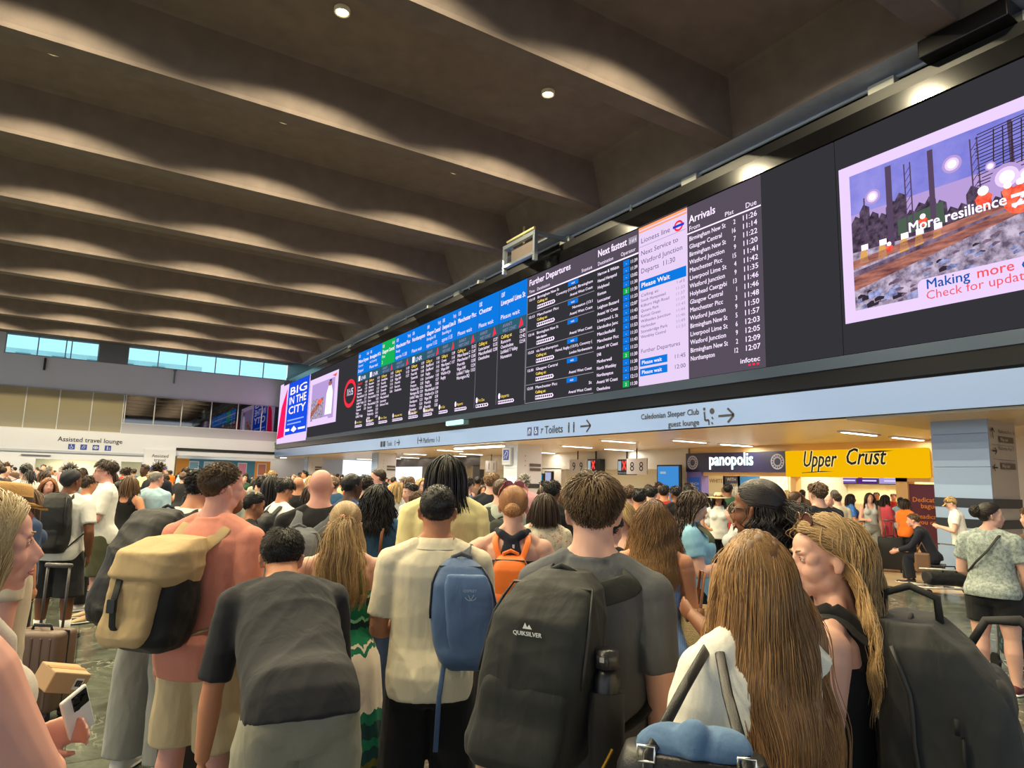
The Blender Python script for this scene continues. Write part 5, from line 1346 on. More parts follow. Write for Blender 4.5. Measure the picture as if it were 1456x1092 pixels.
# ---- hair
def col_of(c): return np.array(srgb(*c)[:3])
HAIR = dict(black=((20, 17, 17), (34, 29, 28)), dbrown=((44, 32, 26), (70, 52, 40)), brown=((72, 52, 38), (112, 84, 60)), lbrown=((104, 78, 54), (150, 118, 84)), blonde=((140, 112, 74), (208, 178, 128)), gold=((126, 92, 54), (190, 150, 96)), auburn=((112, 70, 44), (164, 112, 70)), grey=((120, 114, 108), (176, 170, 162)), dark=((28, 22, 20), (48, 38, 33)))
def scalp(n, rng, line=0.0):
    """points on the hair-bearing part of the head, in head coordinates, with normals"""
    out = []
    while len(out) < n:
        v = rng.normal(0, 1, (n * 3, 3)); v /= np.linalg.norm(v, axis=1, keepdims=True)
        p = v * np.array([.0765, .097, .086]) + np.array([0, -.014, .042])
        az = np.degrees(np.abs(np.arctan2(p[:, 0], p[:, 1])))
        lim = np.interp(az, [0, 35, 65, 85, 105, 125, 180], [.088, .082, .05, .03, .012, -.03, -.058]) + line
        out.extend([tuple(q) for q, l in zip(p, lim) if q[2] > l])
    P = np.array(out[:n]); Nn = (P - np.array([0, -.014, .042])) / np.array([.0765, .097, .086]) ** 2; return P, Nn / np.linalg.norm(Nn, axis=1, keepdims=True)
def cap_mesh(B, off=.006, line=0.0, nu=44, nv=26, noise=.004, seed=0, bald=0.0, shape=None):
    """close skull cap following the hairline; returns verts, quads"""
    r = np.random.default_rng(seed); ph = r.uniform(0, 6, 8)
    V = []; idx = {}
    for i in range(nv + 1):
        for j in range(nu):
            az = 2 * PI * j / nu; deg = math.degrees(min(az, 2 * PI - az))
            lim = np.interp(deg, [0, 35, 65, 85, 105, 125, 180], [.088, .082, .05, .03, .012, -.03, -.058]) + line
            zt = (lim - .042) / .086; zt = max(-.999, min(.999, zt)); el0 = math.asin(zt); e1 = PI / 2 * (1 - bald)
            el = lerp(el0, e1 * .999, i / nv) if el0 < e1 else e1
            d = np.array([math.cos(el) * math.sin(az), math.cos(el) * math.cos(az), math.sin(el)])
            o = off * sst(i / 3 + .25) + noise * (math.sin(az * 5 + ph[0] + el * 7) + math.sin(az * 11 + ph[1] - el * 9) * .6) * sst(i / 4)
            if shape: o += shape(d)
            V.append(B.headpt(d * (np.array([.0765, .097, .086]) + o) + np.array([0, -.014, .042])))
    Fq = [(i * nu + j, i * nu + (j + 1) % nu, (i + 1) * nu + (j + 1) % nu, (i + 1) * nu + j) for i in range(nv) for j in range(nu)]
    return np.array(V), np.array(Fq)
def strands_mesh(paths, r0, k=4, taper=.35, root=1.0):
    """paths (N,S,3) -> tubes"""
    Nn, S, _ = paths.shape
    T = np.gradient(paths, axis=1); T /= np.linalg.norm(T, axis=2, keepdims=True) + 1e-9
    up = np.zeros_like(T); up[..., 0] = 1.0; up[..., 1] = .31
    A = np.cross(T, up); A /= np.linalg.norm(A, axis=2, keepdims=True) + 1e-9; Bv = np.cross(T, A)
    prof = np.interp(np.linspace(0, 1, S), [0, .1, .7, 1], [root, 1, .85, taper])
    rad = (r0 if np.ndim(r0) == 0 else np.asarray(r0)[:, None]) * prof[None, :] * np.ones((Nn, 1))
    ring = np.stack([paths + rad[..., None] * (math.cos(2 * PI * q / k) * A + math.sin(2 * PI * q / k) * Bv) for q in range(k)], 2)
    V = ring.reshape(-1, 3)
    base = np.arange(Nn)[:, None, None] * S * k + np.arange(S - 1)[None, :, None] * k; q = np.arange(k)[None, None, :]
    a = base + q; b = base + (q + 1) % k
    return V, np.stack([a, b, b + k, a + k], -1).reshape(-1, 4)
def colliders(B, pad=.0):
    h = B.h; Rm = B.HR
    c = [(B.headpt((0, -.014, .042)), np.array([.078, .098, .088]) * B.k, Rm), (B.headpt((0, .02, -.03)), np.array([.066, .076, .098]) * B.k, Rm)]
    I = np.eye(3)
    w, d, y = B.row(.76 * h)
    c += [(lerp(B.nb, B.HC, .3), np.array([.04, .042, .09]) * h / 1.0 * .95, I)]
    for zf, rz in ((.80, .062), (.74, .1), (.66, .11), (.57, .1)):
        w, d, y = B.row(zf * h); c.append((B.at(zf * h, 0, y), np.array([w * .8 + pad, d + .02 + pad, rz * h]), I))
    c.append((B.headpt((0, .105, -.03)), np.array([.068, .085, .125]) * B.k, Rm))
    return c
def grow(B, P, D, length, steps, grav=.28, layer=None, wave=0.0, wl=.12, coll=None, rng=None, spread=0.0, curl=False, out=None, yf=None):
    """grow strands from points P (N,3 world-of-person) along directions D, sliding over the body"""
    Nn = len(P); path = np.zeros((Nn, steps, 3)); p = P.copy(); d = D.copy(); ln = np.broadcast_to(np.asarray(length, float), (Nn,)) / (steps - 1)
    down = np.array([0, 0, -1.]); layer = np.zeros(Nn) if layer is None else layer
    if out is not None: down = down + out
    for i in range(steps):
        path[:, i] = p
        d = d * (1 - grav) + down * grav; d /= np.linalg.norm(d, axis=1, keepdims=True) + 1e-9
        q = p + d * ln[:, None]
        for c, r, Rm in coll:
            rr = r[None, :] + layer[:, None]
            l = ((q - c) @ Rm) / rr; m = np.linalg.norm(l, axis=1)
            ins = m < 1
            if ins.any(): q[ins] = c + (l[ins] / m[ins, None] * rr[ins]) @ Rm.T
        if yf is not None:
            hq = (q - B.HC) @ B.HR / B.k; lim = yf + np.clip(hq[:, 2], 0, .2) * 1.5 + np.clip(-.12 - hq[:, 2], 0, .3) * .3
            ov = hq[:, 1] > lim; hq[ov, 1] = lerp(hq[ov, 1], lim[ov], .5); hq[ov, 0] += np.sign(hq[ov, 0]) * .006; q = np.where(ov[:, None], hq * B.k @ B.HR.T + B.HC, q)
        nd = q - p; L = np.linalg.norm(nd, axis=1, keepdims=True); d = nd / (L + 1e-9); p = p + d * ln[:, None]
    for _ in range(4): path[:, 1:-1] = .25 * path[:, :-2] + .5 * path[:, 1:-1] + .25 * path[:, 2:]
    if wave:
        ph = rng.uniform(0, 2 * PI, Nn)[:, None] if curl else (P[:, 0] * 40 + rng.normal(0, .22, Nn))[:, None]
        s = np.cumsum(np.linalg.norm(np.diff(path, axis=1, prepend=path[:, :1]), axis=2), axis=1); amp = wave * np.minimum(1, s / .08)
        path[..., 0] += amp * np.sin(s * 2 * PI / wl + ph); path[..., 1] += amp * (np.cos(s * 2 * PI / wl + ph) if curl else .5 * np.sin(s * 2 * PI / wl * 1.3 + ph))
    return path
def tints(n, per, c0, c1, rng, tip=None, S=None, k=4, clump=None):
    t = np.clip((rng.random(n) ** 1.2 if clump is None else clump * .65 + rng.random(n) * .35), 0, 1); c = col_of(c0)[None] * (1 - t[:, None]) + col_of(c1)[None] * t[:, None]; c = c * rng.uniform(.9, 1.1, (n, 1))
    c = np.repeat(c[:, None, :], per // k if S is None else S, axis=1)
    if tip is not None:
        w = np.linspace(0, 1, c.shape[1])[None, :, None] ** 1.3; c = c * (1 - w) + (col_of(tip)[None, None] * rng.uniform(.85, 1.15, (n, 1, 1))) * w
    c = np.repeat(c[:, :, None, :], k, axis=2).reshape(-1, 3)
    return np.concatenate([c, np.ones((len(c), 1))], 1)
def hair(B, style, color, parent, n=500, r=.0035, length=.3, seed=1, wave=0.0, wl=.12, part=0.0, tip=None, line=0.0, vol=.0, name='hair', k=4, capoff=.008, steps=None, bald=0.0, pad=0.0, tie=None, yf=.03, back=0.0, out=None, tuck=(-.05, -.015), layer=.019):
    rng = np.random.default_rng(seed); c0, c1 = HAIR[color] if isinstance(color, str) else color
    Vs, Fs, Cs = [], [], []; o = 0
    def put(V, Fq, C):
        nonlocal o
        Vs.append(V); Fs.append(Fq + o); Cs.append(C); o += len(V)
    def shape(d): return vol * max(0, d[2] + .3)
    V, Fq = cap_mesh(B, capoff, line, seed=seed, bald=bald, shape=shape if vol and style in ('short', 'afro', 'curly') else None, noise=(.0015 if style in ('short', 'buzz') else .0 if style in ('bun', 'tail', 'half') else .003) if style not in ('afro', 'curly') else .009)
    base = col_of(c0) * .9; put(V, Fq, np.concatenate([np.repeat(base[None], len(V), 0), np.ones((len(V), 1))], 1))
    P, Nn = scalp(n, rng, line)
    if bald: 
        keep = P[:, 2] < .042 + .086 * math.sin(PI / 2 * (1 - bald)); P, Nn = P[keep], Nn[keep]
    W = np.array([B.headpt(p) for p in P]); WN = Nn @ B.HR.T
    crown = np.array([part, -.035, .128])
    rad = P - crown - rng.normal(0, .012, P.shape) * np.array([1, 1.6, 0]); tan = rad - Nn * np.sum(rad * Nn, 1, keepdims=True); tan /= np.linalg.norm(tan, axis=1, keepdims=True) + 1e-9; WT = tan @ B.HR.T
    cl = colliders(B, pad); ok = True
    if style == 'buzz':
        st = 3; path = W[:, None, :] + WN[:, None, :] * np.linspace(0, .008, st)[None, :, None] + WT[:, None, :] * np.linspace(0, .012, st)[None, :, None]
    elif style == 'short':
        st = steps or 6; ztop = np.clip((P[:, 2] - .0) / .12, 0, 1); ln = length * (.14 + .86 * ztop ** 1.4) * rng.uniform(.7, 1.15, len(P))
        fr = np.clip((P[:, 1] + .02) / .1, 0, 1) * ztop
        sw = rng.normal(0, 1, (12, 3)); ci = np.argmin(((P[:, None] - P[None, :12]) ** 2).sum(2), 1)
        sw = sw[ci]; sw = sw - Nn * np.sum(sw * Nn, 1, keepdims=True)
        D = WN * (.02 + .06 * ztop[:, None] + vol * 6) + WT * (1 - .5 * fr[:, None]) + (B.HR @ np.array([.6, .3, .05]))[None] * fr[:, None] * .8 + (sw @ B.HR.T) * .3 + rng.normal(0, .05, W.shape)
        D /= np.linalg.norm(D, axis=1, keepdims=True); path = grow(B, W + WN * capoff * .5 * B.k, D, ln, st, .18, rng.uniform(.001, .006 + vol, len(P)) + capoff * .8, .002 if wave == 0 else wave, .06, cl[:2], rng)
    elif style == 'afro' or style == 'curly':
        st = steps or 14; ln = length * rng.uniform(.7, 1.1, len(P)); D = WN + WT * .4 + rng.normal(0, .2, W.shape); D /= np.linalg.norm(D, axis=1, keepdims=True)
        path = grow(B, W, D, ln, st, .18 if length > .12 else .03, rng.uniform(.005, .035 + vol, len(P)), wave or .008, wl, cl, rng, curl=True)
    elif style in ('long', 'bob'):
        st = steps or max(8, int(length / .028)); lay = rng.uniform(.002, layer + vol, len(P)) + capoff * .6; ln = length * rng.uniform(.86, 1.06, len(P)) - (np.clip(.1 - P[:, 2], 0, .2) * .8 if style == 'long' else np.clip(.1 - P[:, 2], 0, .2) * 1.0)
        fr = np.clip(P[:, 1:2] * 14 + .3, 0, 1); sx = np.sign(P[:, 0:1] - part)
        D = WT * (1 - .6 * fr) + WN * .2 + rng.normal(0, .05, W.shape) + ((B.HR @ np.array([0, -.5 - back, 0]))[None] + (B.HR @ np.array([1., 0, 0]))[None] * sx * .9) * fr
        D /= np.linalg.norm(D, axis=1, keepdims=True); path = grow(B, W + WN * (capoff + .001) * B.k, D, np.maximum(ln, .05), st, .42, lay, wave, wl, cl, rng, yf=yf, out=out)
    elif style in ('tail', 'bun', 'half'):
        tp = np.array(tie if tie is not None else (0, -.112, .03)); up = P[:, 2] > (.035 if style == 'half' else -9)
        st1 = 9; tt = np.linspace(0, 1, st1)
        jit = rng.normal(0, .009, (len(P), 3)); pa = P[:, None, :] * (1 - tt[None, :, None]) + (tp + jit)[:, None, :] * tt[None, :, None]
        l = (pa - np.array([0, -.014, .042])) / (np.array([.0765, .097, .086]) + capoff + .003 + rng.uniform(0, .007, len(P))[:, None, None]); m = np.linalg.norm(l, axis=2, keepdims=True); l = np.where(m < 1, l / m, l)
        pa = l * (np.array([.0765, .097, .086]) + capoff + .002) + np.array([0, -.014, .042]); pa = pa @ B.HR.T * B.k + B.HC
        if style == 'bun':
            path = pa; st = st1; nb = max(60, n // 4); cB = tp + np.array([0, -.022, .0]); R = .034 + vol
            v = rng.normal(0, 1, (nb, 3)); v /= np.linalg.norm(v, axis=1, keepdims=True); u = rng.normal(0, 1, (nb, 3)); u -= v * np.sum(u * v, 1, keepdims=True); u /= np.linalg.norm(u, axis=1, keepdims=True)
            th = np.linspace(0, 3.6, st); bp = (v[:, None] * np.cos(th)[None, :, None] + u[:, None] * np.sin(th)[None, :, None]) * R * rng.uniform(.82, 1.08, (nb, 1, 1)) * np.array([1.05, .8, .95]) + cB
            path = np.concatenate([path, bp @ B.HR.T * B.k + B.HC], 0)
        else:
            e = pa[up][:, -1]; st2 = steps or max(8, int(length / .03)); D = (B.HR @ np.array([0, -1, .1]))[None] + rng.normal(0, .25, e.shape); D /= np.linalg.norm(D, axis=1, keepdims=True)
            fall = grow(B, e, D, length * rng.uniform(.8, 1.05, len(e)), st2, .3, rng.uniform(.004, .03 + vol, len(e)), wave, wl, cl, rng)
            path = np.concatenate([pa[up], fall[:, 1:]], 1); st = path.shape[1]
            if style == 'half':
                lw = ~up; D2 = WT[lw] + WN[lw] * .2; D2 /= np.linalg.norm(D2, axis=1, keepdims=True); p2 = grow(B, W[lw], D2, length * .95 * rng.uniform(.85, 1.05, lw.sum()), st, .3, rng.uniform(.002, .02, lw.sum()), wave, wl, cl, rng); path = np.concatenate([path, p2], 0)
    elif style == 'tuck':
        st1 = 10; st2 = steps or max(8, int(length / .028)); fr = P[:, 1] > -.035; sg = np.where(P[:, 0] > part, 1.0, -1.0); tt = np.linspace(0, 1, st1)
        tp = np.stack([sg * .082, tuck[0] + rng.normal(0, .013, len(P)), tuck[1] + rng.normal(0, .016, len(P))], 1)
        mid_ = np.stack([tp[:, 0] * .8, P[:, 1] * .3 + tp[:, 1] * .7, P[:, 2] * .8], 1); t_ = tt[None, :, None]; pa = P[:, None] * (1 - t_) ** 2 + 2 * mid_[:, None] * t_ * (1 - t_) + tp[:, None] * t_ ** 2
        rr = np.array([.0765, .097, .086]) + capoff + .002 + rng.uniform(0, .008 + vol, len(P))[:, None, None]; l = (pa - np.array([0, -.014, .042])) / rr; m = np.linalg.norm(l, axis=2, keepdims=True); l = np.where(m < 1, l / m, l)
        pa = (l * rr + np.array([0, -.014, .042])) @ B.HR.T * B.k + B.HC; e = pa[fr][:, -1]
        D = (B.HR @ np.array([0, -.5 - back, -.8]))[None] + rng.normal(0, .08, e.shape); D /= np.linalg.norm(D, axis=1, keepdims=True)
        fall = grow(B, e, D, length * .8 * rng.uniform(.85, 1.05, len(e)), st2, .35, rng.uniform(.002, .022 + vol, len(e)), wave, wl, cl, rng, yf=tuck[0] + .01)
        bk = ~fr; D = WT[bk] + WN[bk] * .2; D /= np.linalg.norm(D, axis=1, keepdims=True); S_ = st1 + st2 - 1
        path = np.concatenate([np.concatenate([pa[fr], fall[:, 1:]], 1), grow(B, W[bk], D, length * rng.uniform(.85, 1.05, bk.sum()), S_, .35, rng.uniform(.001, layer * .7 + vol, bk.sum()) + capoff * .6, wave, wl, cl, rng, yf=tuck[0] + .01)], 0)
    if style in ('tuck', 'long', 'bob'):
        hq = (path - B.HC) @ B.HR / B.k; bad = ((hq[..., 1] > (.05 if style == 'tuck' else .088)) & (hq[..., 2] < .05) & (hq[..., 2] > -.13)).any(1); bad |= (hq[..., 1] > .112).any(1); path = path[~bad]
    V, Fq = strands_mesh(path, r * rng.uniform(.7, 1.3, len(path)), k)
    a0 = path[:, path.shape[1] // 3] ; ck = .5 + .5 * np.sin(a0[:, 0] * 90 + 2 * np.sin(a0[:, 1] * 50 + a0[:, 2] * 12)) * np.cos(a0[:, 1] * 70 + a0[:, 0] * 23 + seed)
    put(V, Fq, tints(len(path), 0, c0, c1, rng, tip, path.shape[1], k, ck))
    return npmesh(name, np.concatenate(Vs), np.concatenate(Fs), [M_HAIR], parent, True, col=np.concatenate(Cs))
def eyes(B, parent, iris=(70, 90, 100), brow=(110, 84, 60), lids=None, lips=(186, 104, 96), full=True):
    k = B.k; P = B.headpt; mw = mat('eye_white', (225, 218, 212), .25); mi = mat('iris_%d_%d_%d' % iris, iris, .2); mp = mat('pupil', (10, 8, 8), .2); mb_ = mat('brow_%d_%d_%d' % brow, brow, .8)
    for sg in (-1, 1):
        c = np.array((sg * .030, .0745, .0125)); q = MB(); q.ellipsoid(P(c), np.array((.0125, .0125, .0125)) * k, B.HR, 20, 14); o = q.build('eye', mw, parent, True)
        q = MB(); q.ellipsoid(P(c + (0, .0095, 0)), np.array((.0058, .0036, .0058)) * k, B.HR, 16, 8); q.build('iris', mi, o, True)
        q = MB(); q.ellipsoid(P(c + (0, .0122, 0)), np.array((.0026, .0015, .0026)) * k, B.HR, 10, 6); q.build('pupil', mp, o, True)
        if lids and full:
            for zz, a0, a1 in ((1, .12, 1.45), (-1, .42, 1.45)):
                V = []; F_ = []
                for i in range(7):
                    el = lerp(a0, a1, i / 6)
                    for j in range(13):
                        th = lerp(-1.35, 1.35, j / 12); e2 = el * (1 - .0 * abs(th)) * zz * (1 if i else max(0.1, math.cos(th) * 1.0))
                        d = np.array((math.sin(th) * math.cos(e2), math.cos(th) * math.cos(e2), math.sin(e2))); V.append(P(c + d * .0139))
                        if i and j: F_.append(((i - 1) * 13 + j - 1, (i - 1) * 13 + j, i * 13 + j, i * 13 + j - 1))
                q = MB(); q.add(V, F_); q.build('eyelid', lids, o, True)
            q = MB(); q.tube([P((sg * .019, .0825, .0115)), P((sg * .025, .0875, .0165)), P((sg * .031, .0885, .018)), P((sg * .038, .085, .0155)), P((sg * .0425, .079, .0115))], [.0006 * k, .0011 * k, .0013 * k, .0011 * k, .0007 * k], 6); q.build('eyelash', mat('lash', (40, 28, 24), .8), o)
        q = MB(); q.tube([P((sg * .016, .0945, .0315)), P((sg * .027, .0955, .0365)), P((sg * .038, .087, .0375)), P((sg * .047, .074, .033))], [.0022 * k, .003 * k, .0026 * k, .001 * k], 8, flat=(1, .6)); q.build('eyebrow', mb_, parent, True)
    ml = mat('lips_%d_%d_%d' % lips, lips, .45)
    q = MB(); q.tube([P((-.023, .0905, -.0625)), P((-.011, .1005, -.0575)), P((0, .1020, -.0592)), P((.011, .1005, -.0575)), P((.023, .0905, -.0625))], [.0012 * k, .0034 * k, .0036 * k, .0034 * k, .0012 * k], 8)
    q.tube([P((-.021, .0905, -.064)), P((-.009, .0995, -.068)), P((.009, .0995, -.068)), P((.021, .0905, -.064))], [.0012 * k, .0044 * k, .0044 * k, .0012 * k], 8); q.build('lips', ml, parent, True)

PEOPLE = []
def stand(px, D, ytop=None, face=0.0, label='', h=None, group=None, base=0.0, **kw):
    """a person whose head is seen at pixel column px, D metres in front of the camera; face = turn to the right of the line of sight (deg)"""
    g = atD(px, horizon(px), D); az = math.atan2(g[0], g[1]) + math.radians(face)
    if h is None: h = (CAM_H - (ytop - horizon(px)) * D / FPX) / 1.005
    t = thing('person', label, 'person', (float(g[0]), float(g[1]), base), -az, group)
    B = Body(h=h, **kw); PEOPLE.append((float(g[0]), float(g[1])))
    return t, B
def bodyobj(t, B, sk, vox=.012, face=1, hands=True, sm=2, name='body'):
    V, Fq = remesh(B.body_mb(face, hands), vox, sm); return npmesh(name, V, Fq, [sk], t)
def skinned_head_detail(): pass
# ================================================================== BAGS
def held(name, label, cat, t, b0, group=None, drz=0.0):
    """a thing carried by a person: an Empty placed in the world at the carrier's local point b0"""
    a = t.rotation_euler[2]; c, s = math.cos(a), math.sin(a)
    b0 = np.array(b0, float); w = np.array(t.location) + np.array([c * b0[0] - s * b0[1], s * b0[0] + c * b0[1], b0[2]])
    return thing(name, label, cat, tuple(w), a + drz, group)
def shift(mb, b0): mb.v = [(x - b0[0], y - b0[1], z - b0[2]) for x, y, z in mb.v]; return mb
def packloft(B, z0, z1, w, d, gap=.012, x0=0.0, tilt=0.0, e=3.6, prof=None, yoff=0.0, n=26, rows=14, dprof=None):
    """soft box on the back between heights z0..z1 (metres on the standing figure)"""
    rings = []
    for i in range(rows):
        t = i / (rows - 1); z = lerp(z0, z1, t); zz = min(max(z, .42 * B.h), .88 * B.h)
        wp = np.interp(t, *(prof or ([0, .04, .12, .5, .8, .93, 1], [.78, .93, 1, 1, .92, .76, .45])))
        dp = np.interp(t, *(dprof or ([0, .05, .15, .5, .8, .95, 1], [.7, .9, 1, .98, .8, .52, .3])))
        R, Fv, T = B.frame(zz); c = B.centre(zz) + T * (z - zz); bw, bd, by = B.row(min(max(zz, .55 * B.h), .78 * B.h))
        c = c + Fv * (by - bd - gap - d * dp / 2 + yoff) + R * (x0 + tilt * (t - .5))
        rings.append([c + R * w / 2 * wp * math.copysign(abs(math.cos(q)) ** (2 / e), math.cos(q)) + Fv * d / 2 * dp * math.copysign(abs(math.sin(q)) ** (2 / e), math.sin(q)) for q in [2 * PI * k / n for k in range(n)]])
    return rings
def over_shoulder(B, sg, top, bot, sx=.058, wd=.03, th=.16, full=True):
    h = B.h; X = lambda x, y, z: B.at(z * h, sg * x * h, y * h)
    pts = [top, X(sx, -.062, .815), X(sx, -.032, .842 - max(0, sx - .06) * .5), X(sx * 1.02, .004, .848 - max(0, sx - .06) * .5), X(sx * 1.1, .04, .828), X(sx * 1.25, .066 * B.bd + .01, .78)]
    if full: pts += [X(.088, .05, .70), X(.106 * B.bw + .012, .0, .645), X(.098 * B.bw, -.05, .60), bot]
    # smooth the polyline
    P_ = np.array(pts); t = np.linspace(0, len(P_) - 1, 34); out = []
    for u in t:
        i = min(int(u), len(P_) - 2); f = u - i; p0, p1, p2, p3 = P_[max(i - 1, 0)], P_[i], P_[i + 1], P_[min(i + 2, len(P_) - 1)]
        out.append(.5 * ((2 * p1) + (p2 - p0) * f + (2 * p0 - 5 * p1 + 4 * p2 - p3) * f * f + (3 * p1 - p0 - 3 * p2 + p3) * f ** 3))
    mb = MB(); n = len(out); k = int(n * .62)
    mb.tube(out[:k + 1], [wd] * (k + 1), 12, flat=(th, 1), up=(0, -1, .2))
    if full: mb.tube(out[k:], [wd * .42] * (n - k), 8, flat=(.25, 1), up=(0, 1, 0))
    return mb
def backpack(t, B, label, m, z0, z1, w, d, strapm=None, pockets=(), x0=0.0, tilt=0.0, vox=.010, amp=.004, straps=(-1, 1), wd=.032, handle=True, zips=True, name='backpack', bodyfn=None, prof=None, dprof=None, seed=3, gap=.012, sx=.058):
    strapm = strapm or m; r = packloft(B, z0, z1, w, d, gap, x0, tilt, prof=prof, dprof=dprof); bot = np.mean(r[0], axis=0); b0 = bot
    o = held(name, label, 'backpack', t, b0)
    mb = MB(); mb.loft(r); shift(mb, b0)
    V, Fq = remesh(mb, vox, 2); V = folds(V, vnormals(V, Fq), amp, seed, .8); npmesh('pack_body', V, Fq, [m], o)
    for i, (a, b, pw, pd, pm, px) in enumerate(pockets):
        za, zb = lerp(z0, z1, a), lerp(z0, z1, b); yy = -d * .86 * np.interp((a + b) / 2, [0, .5, .8, 1], [1, 1, .85, .5]) 
        rr = packloft(B, za, zb, pw, pd, gap, x0 + px + tilt * ((a + b) / 2 - .5), tilt * (b - a), prof=([0, .08, .2, .85, 1], [.8, .96, 1, .96, .8]), dprof=([0, .1, .3, .8, 1], [.6, .9, 1, .85, .5]), yoff=yy + pd * .35, rows=9)
        mb = MB(); mb.loft(rr); shift(mb, b0); V, Fq = remesh(mb, vox, 2); V = folds(V, vnormals(V, Fq), amp * .7, seed + i + 1, .8); npmesh('front_pocket', V, Fq, [pm or m], o)
    top = np.mean(r[-3], axis=0)
    for sg in straps:
        tp = top + np.array([sg * min(w * .2, .06) - 0, .02, .0]); bt = bot + np.array([sg * w * .4, d * .3, .05])
        mb = over_shoulder(B, sg, tp, bt, sx=sx, wd=wd); shift(mb, b0).build('shoulder_strap', strapm, o, True)
    if handle:
        hp = np.mean(r[-2], axis=0) + np.array([0, d * .12, 0]); mb = MB(); mb.tube([hp + (-.045, 0, -.02), hp + (-.036, -.008, .035), hp + (0, -.012, .05), hp + (.036, -.008, .035), hp + (.045, 0, -.02)], .010, 8, flat=(.6, 1)); shift(mb, b0).build('grab_handle', strapm, o, True)
    if zips:
        mz = mat('zip_dark', (30, 30, 32), .5); mb = MB(); a = int(len(r) * .45)
        path = [q[int(len(q) * .93)] for q in r[a:-1]] ; path = path + [q[int(len(q) * .57)] for q in r[a:-1]][::-1]
        mb.tube([np.array(p) + np.array([0, -.006, .002]) for p in path], .0045, 6); shift(mb, b0).build('zip', mz, o, True)
    return o, b0, r
def put_text(o, b0, txt, c, size, m, up=(0, 0, 1), right=(1, 0, 0), name='logo', bold=.02):
    u = unit(right); v = unit(np.array(up, float) - u * (np.array(up, float) @ u)); F = Face(np.array(c) - b0, u, v); q = MB(); F.text(q, txt, 0, 0, size, .0, 0, bold=bold, align='c'); return q.build(name, m, o)
def suitcase(x, y, rz, label, m, w=.40, d=.24, hh=.55, handle=.45, ribs=True, dark=(24, 24, 26)):
    t = thing('suitcase', label, 'suitcase', (x, y, 0), rz); mk = mat('case_dark_%d_%d_%d' % dark, dark, .4)
    q = MB(); q.box((0, 0, .06 + hh / 2), (w, d, hh)); q.build('shell', m, t, True, bevel=.035)
    if ribs:
        q = MB()
        for i in range(5): q.box((-w * .36 + i * w * .18, 0, .06 + hh / 2), (w * .05, d + .012, hh * .86))
        q.build('rib', m, t, bevel=.004)
    q = MB(); q.box((0, 0, .06 + hh / 2), (w + .006, .012, hh + .004)); q.build('zip', mk, t, bevel=.003)
    for sx in (-1, 1):
        for sy in (-1, 1):
            q = MB(); q.tube([(sx * w * .38 - .012, sy * d * .34, .028), (sx * w * .38 + .012, sy * d * .34, .028)], .028, 14); q.box((sx * w * .38, sy * d * .34, .058), (.035, .035, .025)); q.build('wheel', mk, t)
    q = MB()
    for sx in (-1, 1): q.tube([(sx * .08, d * .3, .05 + hh), (sx * .08, d * .3, .06 + hh + handle)], .009, 8)
    q.tube([(-.095, d * .3, .06 + hh + handle), (.095, d * .3, .06 + hh + handle)], .016, 8); q.build('trolley_handle', mat('handle_metal', (96, 92, 90), .4, metal=.5), t, True)
    q = MB(); q.tube([(-.07, -.02, .055 + hh), (-.06, -.02, .09 + hh), (.06, -.02, .09 + hh), (.07, -.02, .055 + hh)], .012, 8, flat=(.5, 1)); q.build('grab_handle', mk, t, True)
    return t
# ================================================================== THE QUEUE: people one can tell apart
def T(name, col, **k): return cloth(name, col, **k)
C = dict(white=T('white_tee', (226, 224, 216)), black=T('black_tee', (26, 26, 29)), char=T('charcoal_tee', (42, 43, 47)), salmon=T('salmon_tee', (212, 138, 118)), cream=T('cream_polo', (214, 204, 178), weave=420), yellow=T('pale_yellow_tee', (222, 214, 156)),
         grey=T('grey_marl_tee', (84, 86, 90)), navy=T('navy_jersey', (30, 34, 48)), lblue=T('light_blue_shirt', (160, 190, 204)), denim=T('denim_blue', (54, 88, 122)), khaki=T('khaki_shorts', (196, 178, 142)), bshorts=T('black_shorts', (34, 34, 36)), bjean=T('black_trousers', (18, 18, 20)),
         stone=T('stone_grey_sweat', (142, 140, 124)), sweat=T('grey_sweatpants', (140, 142, 138)), olive=T('olive_shorts', (74, 76, 56)), jean=T('blue_jeans', (58, 74, 104)), gown=T('blue_cotton', (112, 146, 200), pattern=p_stripes), tie=T('tie_dye_cotton', (220, 210, 190), pattern=p_tiedye),
         floral=T('floral_cotton', (206, 198, 178), pattern=lambda n, t, b: p_floral(n, t, b, ((196, 188, 164), (196, 132, 118), (176, 168, 130), (150, 150, 120)), 40)), dfloral=T('dark_floral', (34, 32, 34), pattern=lambda n, t, b: p_floral(n, t, b, ((170, 168, 160), (90, 88, 86), (60, 58, 60), (130, 128, 120)), 30)), pblue=T('blue_patterned', (34, 54, 92), pattern=lambda n, t, b: p_floral(n, t, b, ((120, 150, 190), (50, 84, 130), (70, 110, 160), (40, 70, 110)), 30)),
         heather=T('grey_heather', (168, 178, 172), pattern=p_heather), romper=T('blue_romper', (62, 112, 190), pattern=lambda n, t, b: p_floral(n, t, b, ((40, 84, 160), (90, 140, 210), (50, 96, 170), (70, 120, 190)), 24)), pink=T('pink_dress', (228, 92, 112)), gtop=T('green_top', (40, 70, 52)), sky=T('sky_blue_tee', (130, 178, 204)), bpolo=T('blue_polo', (62, 84, 124)), gshirt=T('sage_grey_shirt', (160, 168, 156)), beige=T('beige_top', (190, 178, 158)), orange=T('orange_top', (232, 118, 40)), red=T('red_top', (160, 40, 46)), pgrey=T('pale_grey_tee', (176, 180, 182)), dnavy=T('dark_navy', (24, 28, 40)), brown=T('brown_top', (92, 72, 58)))
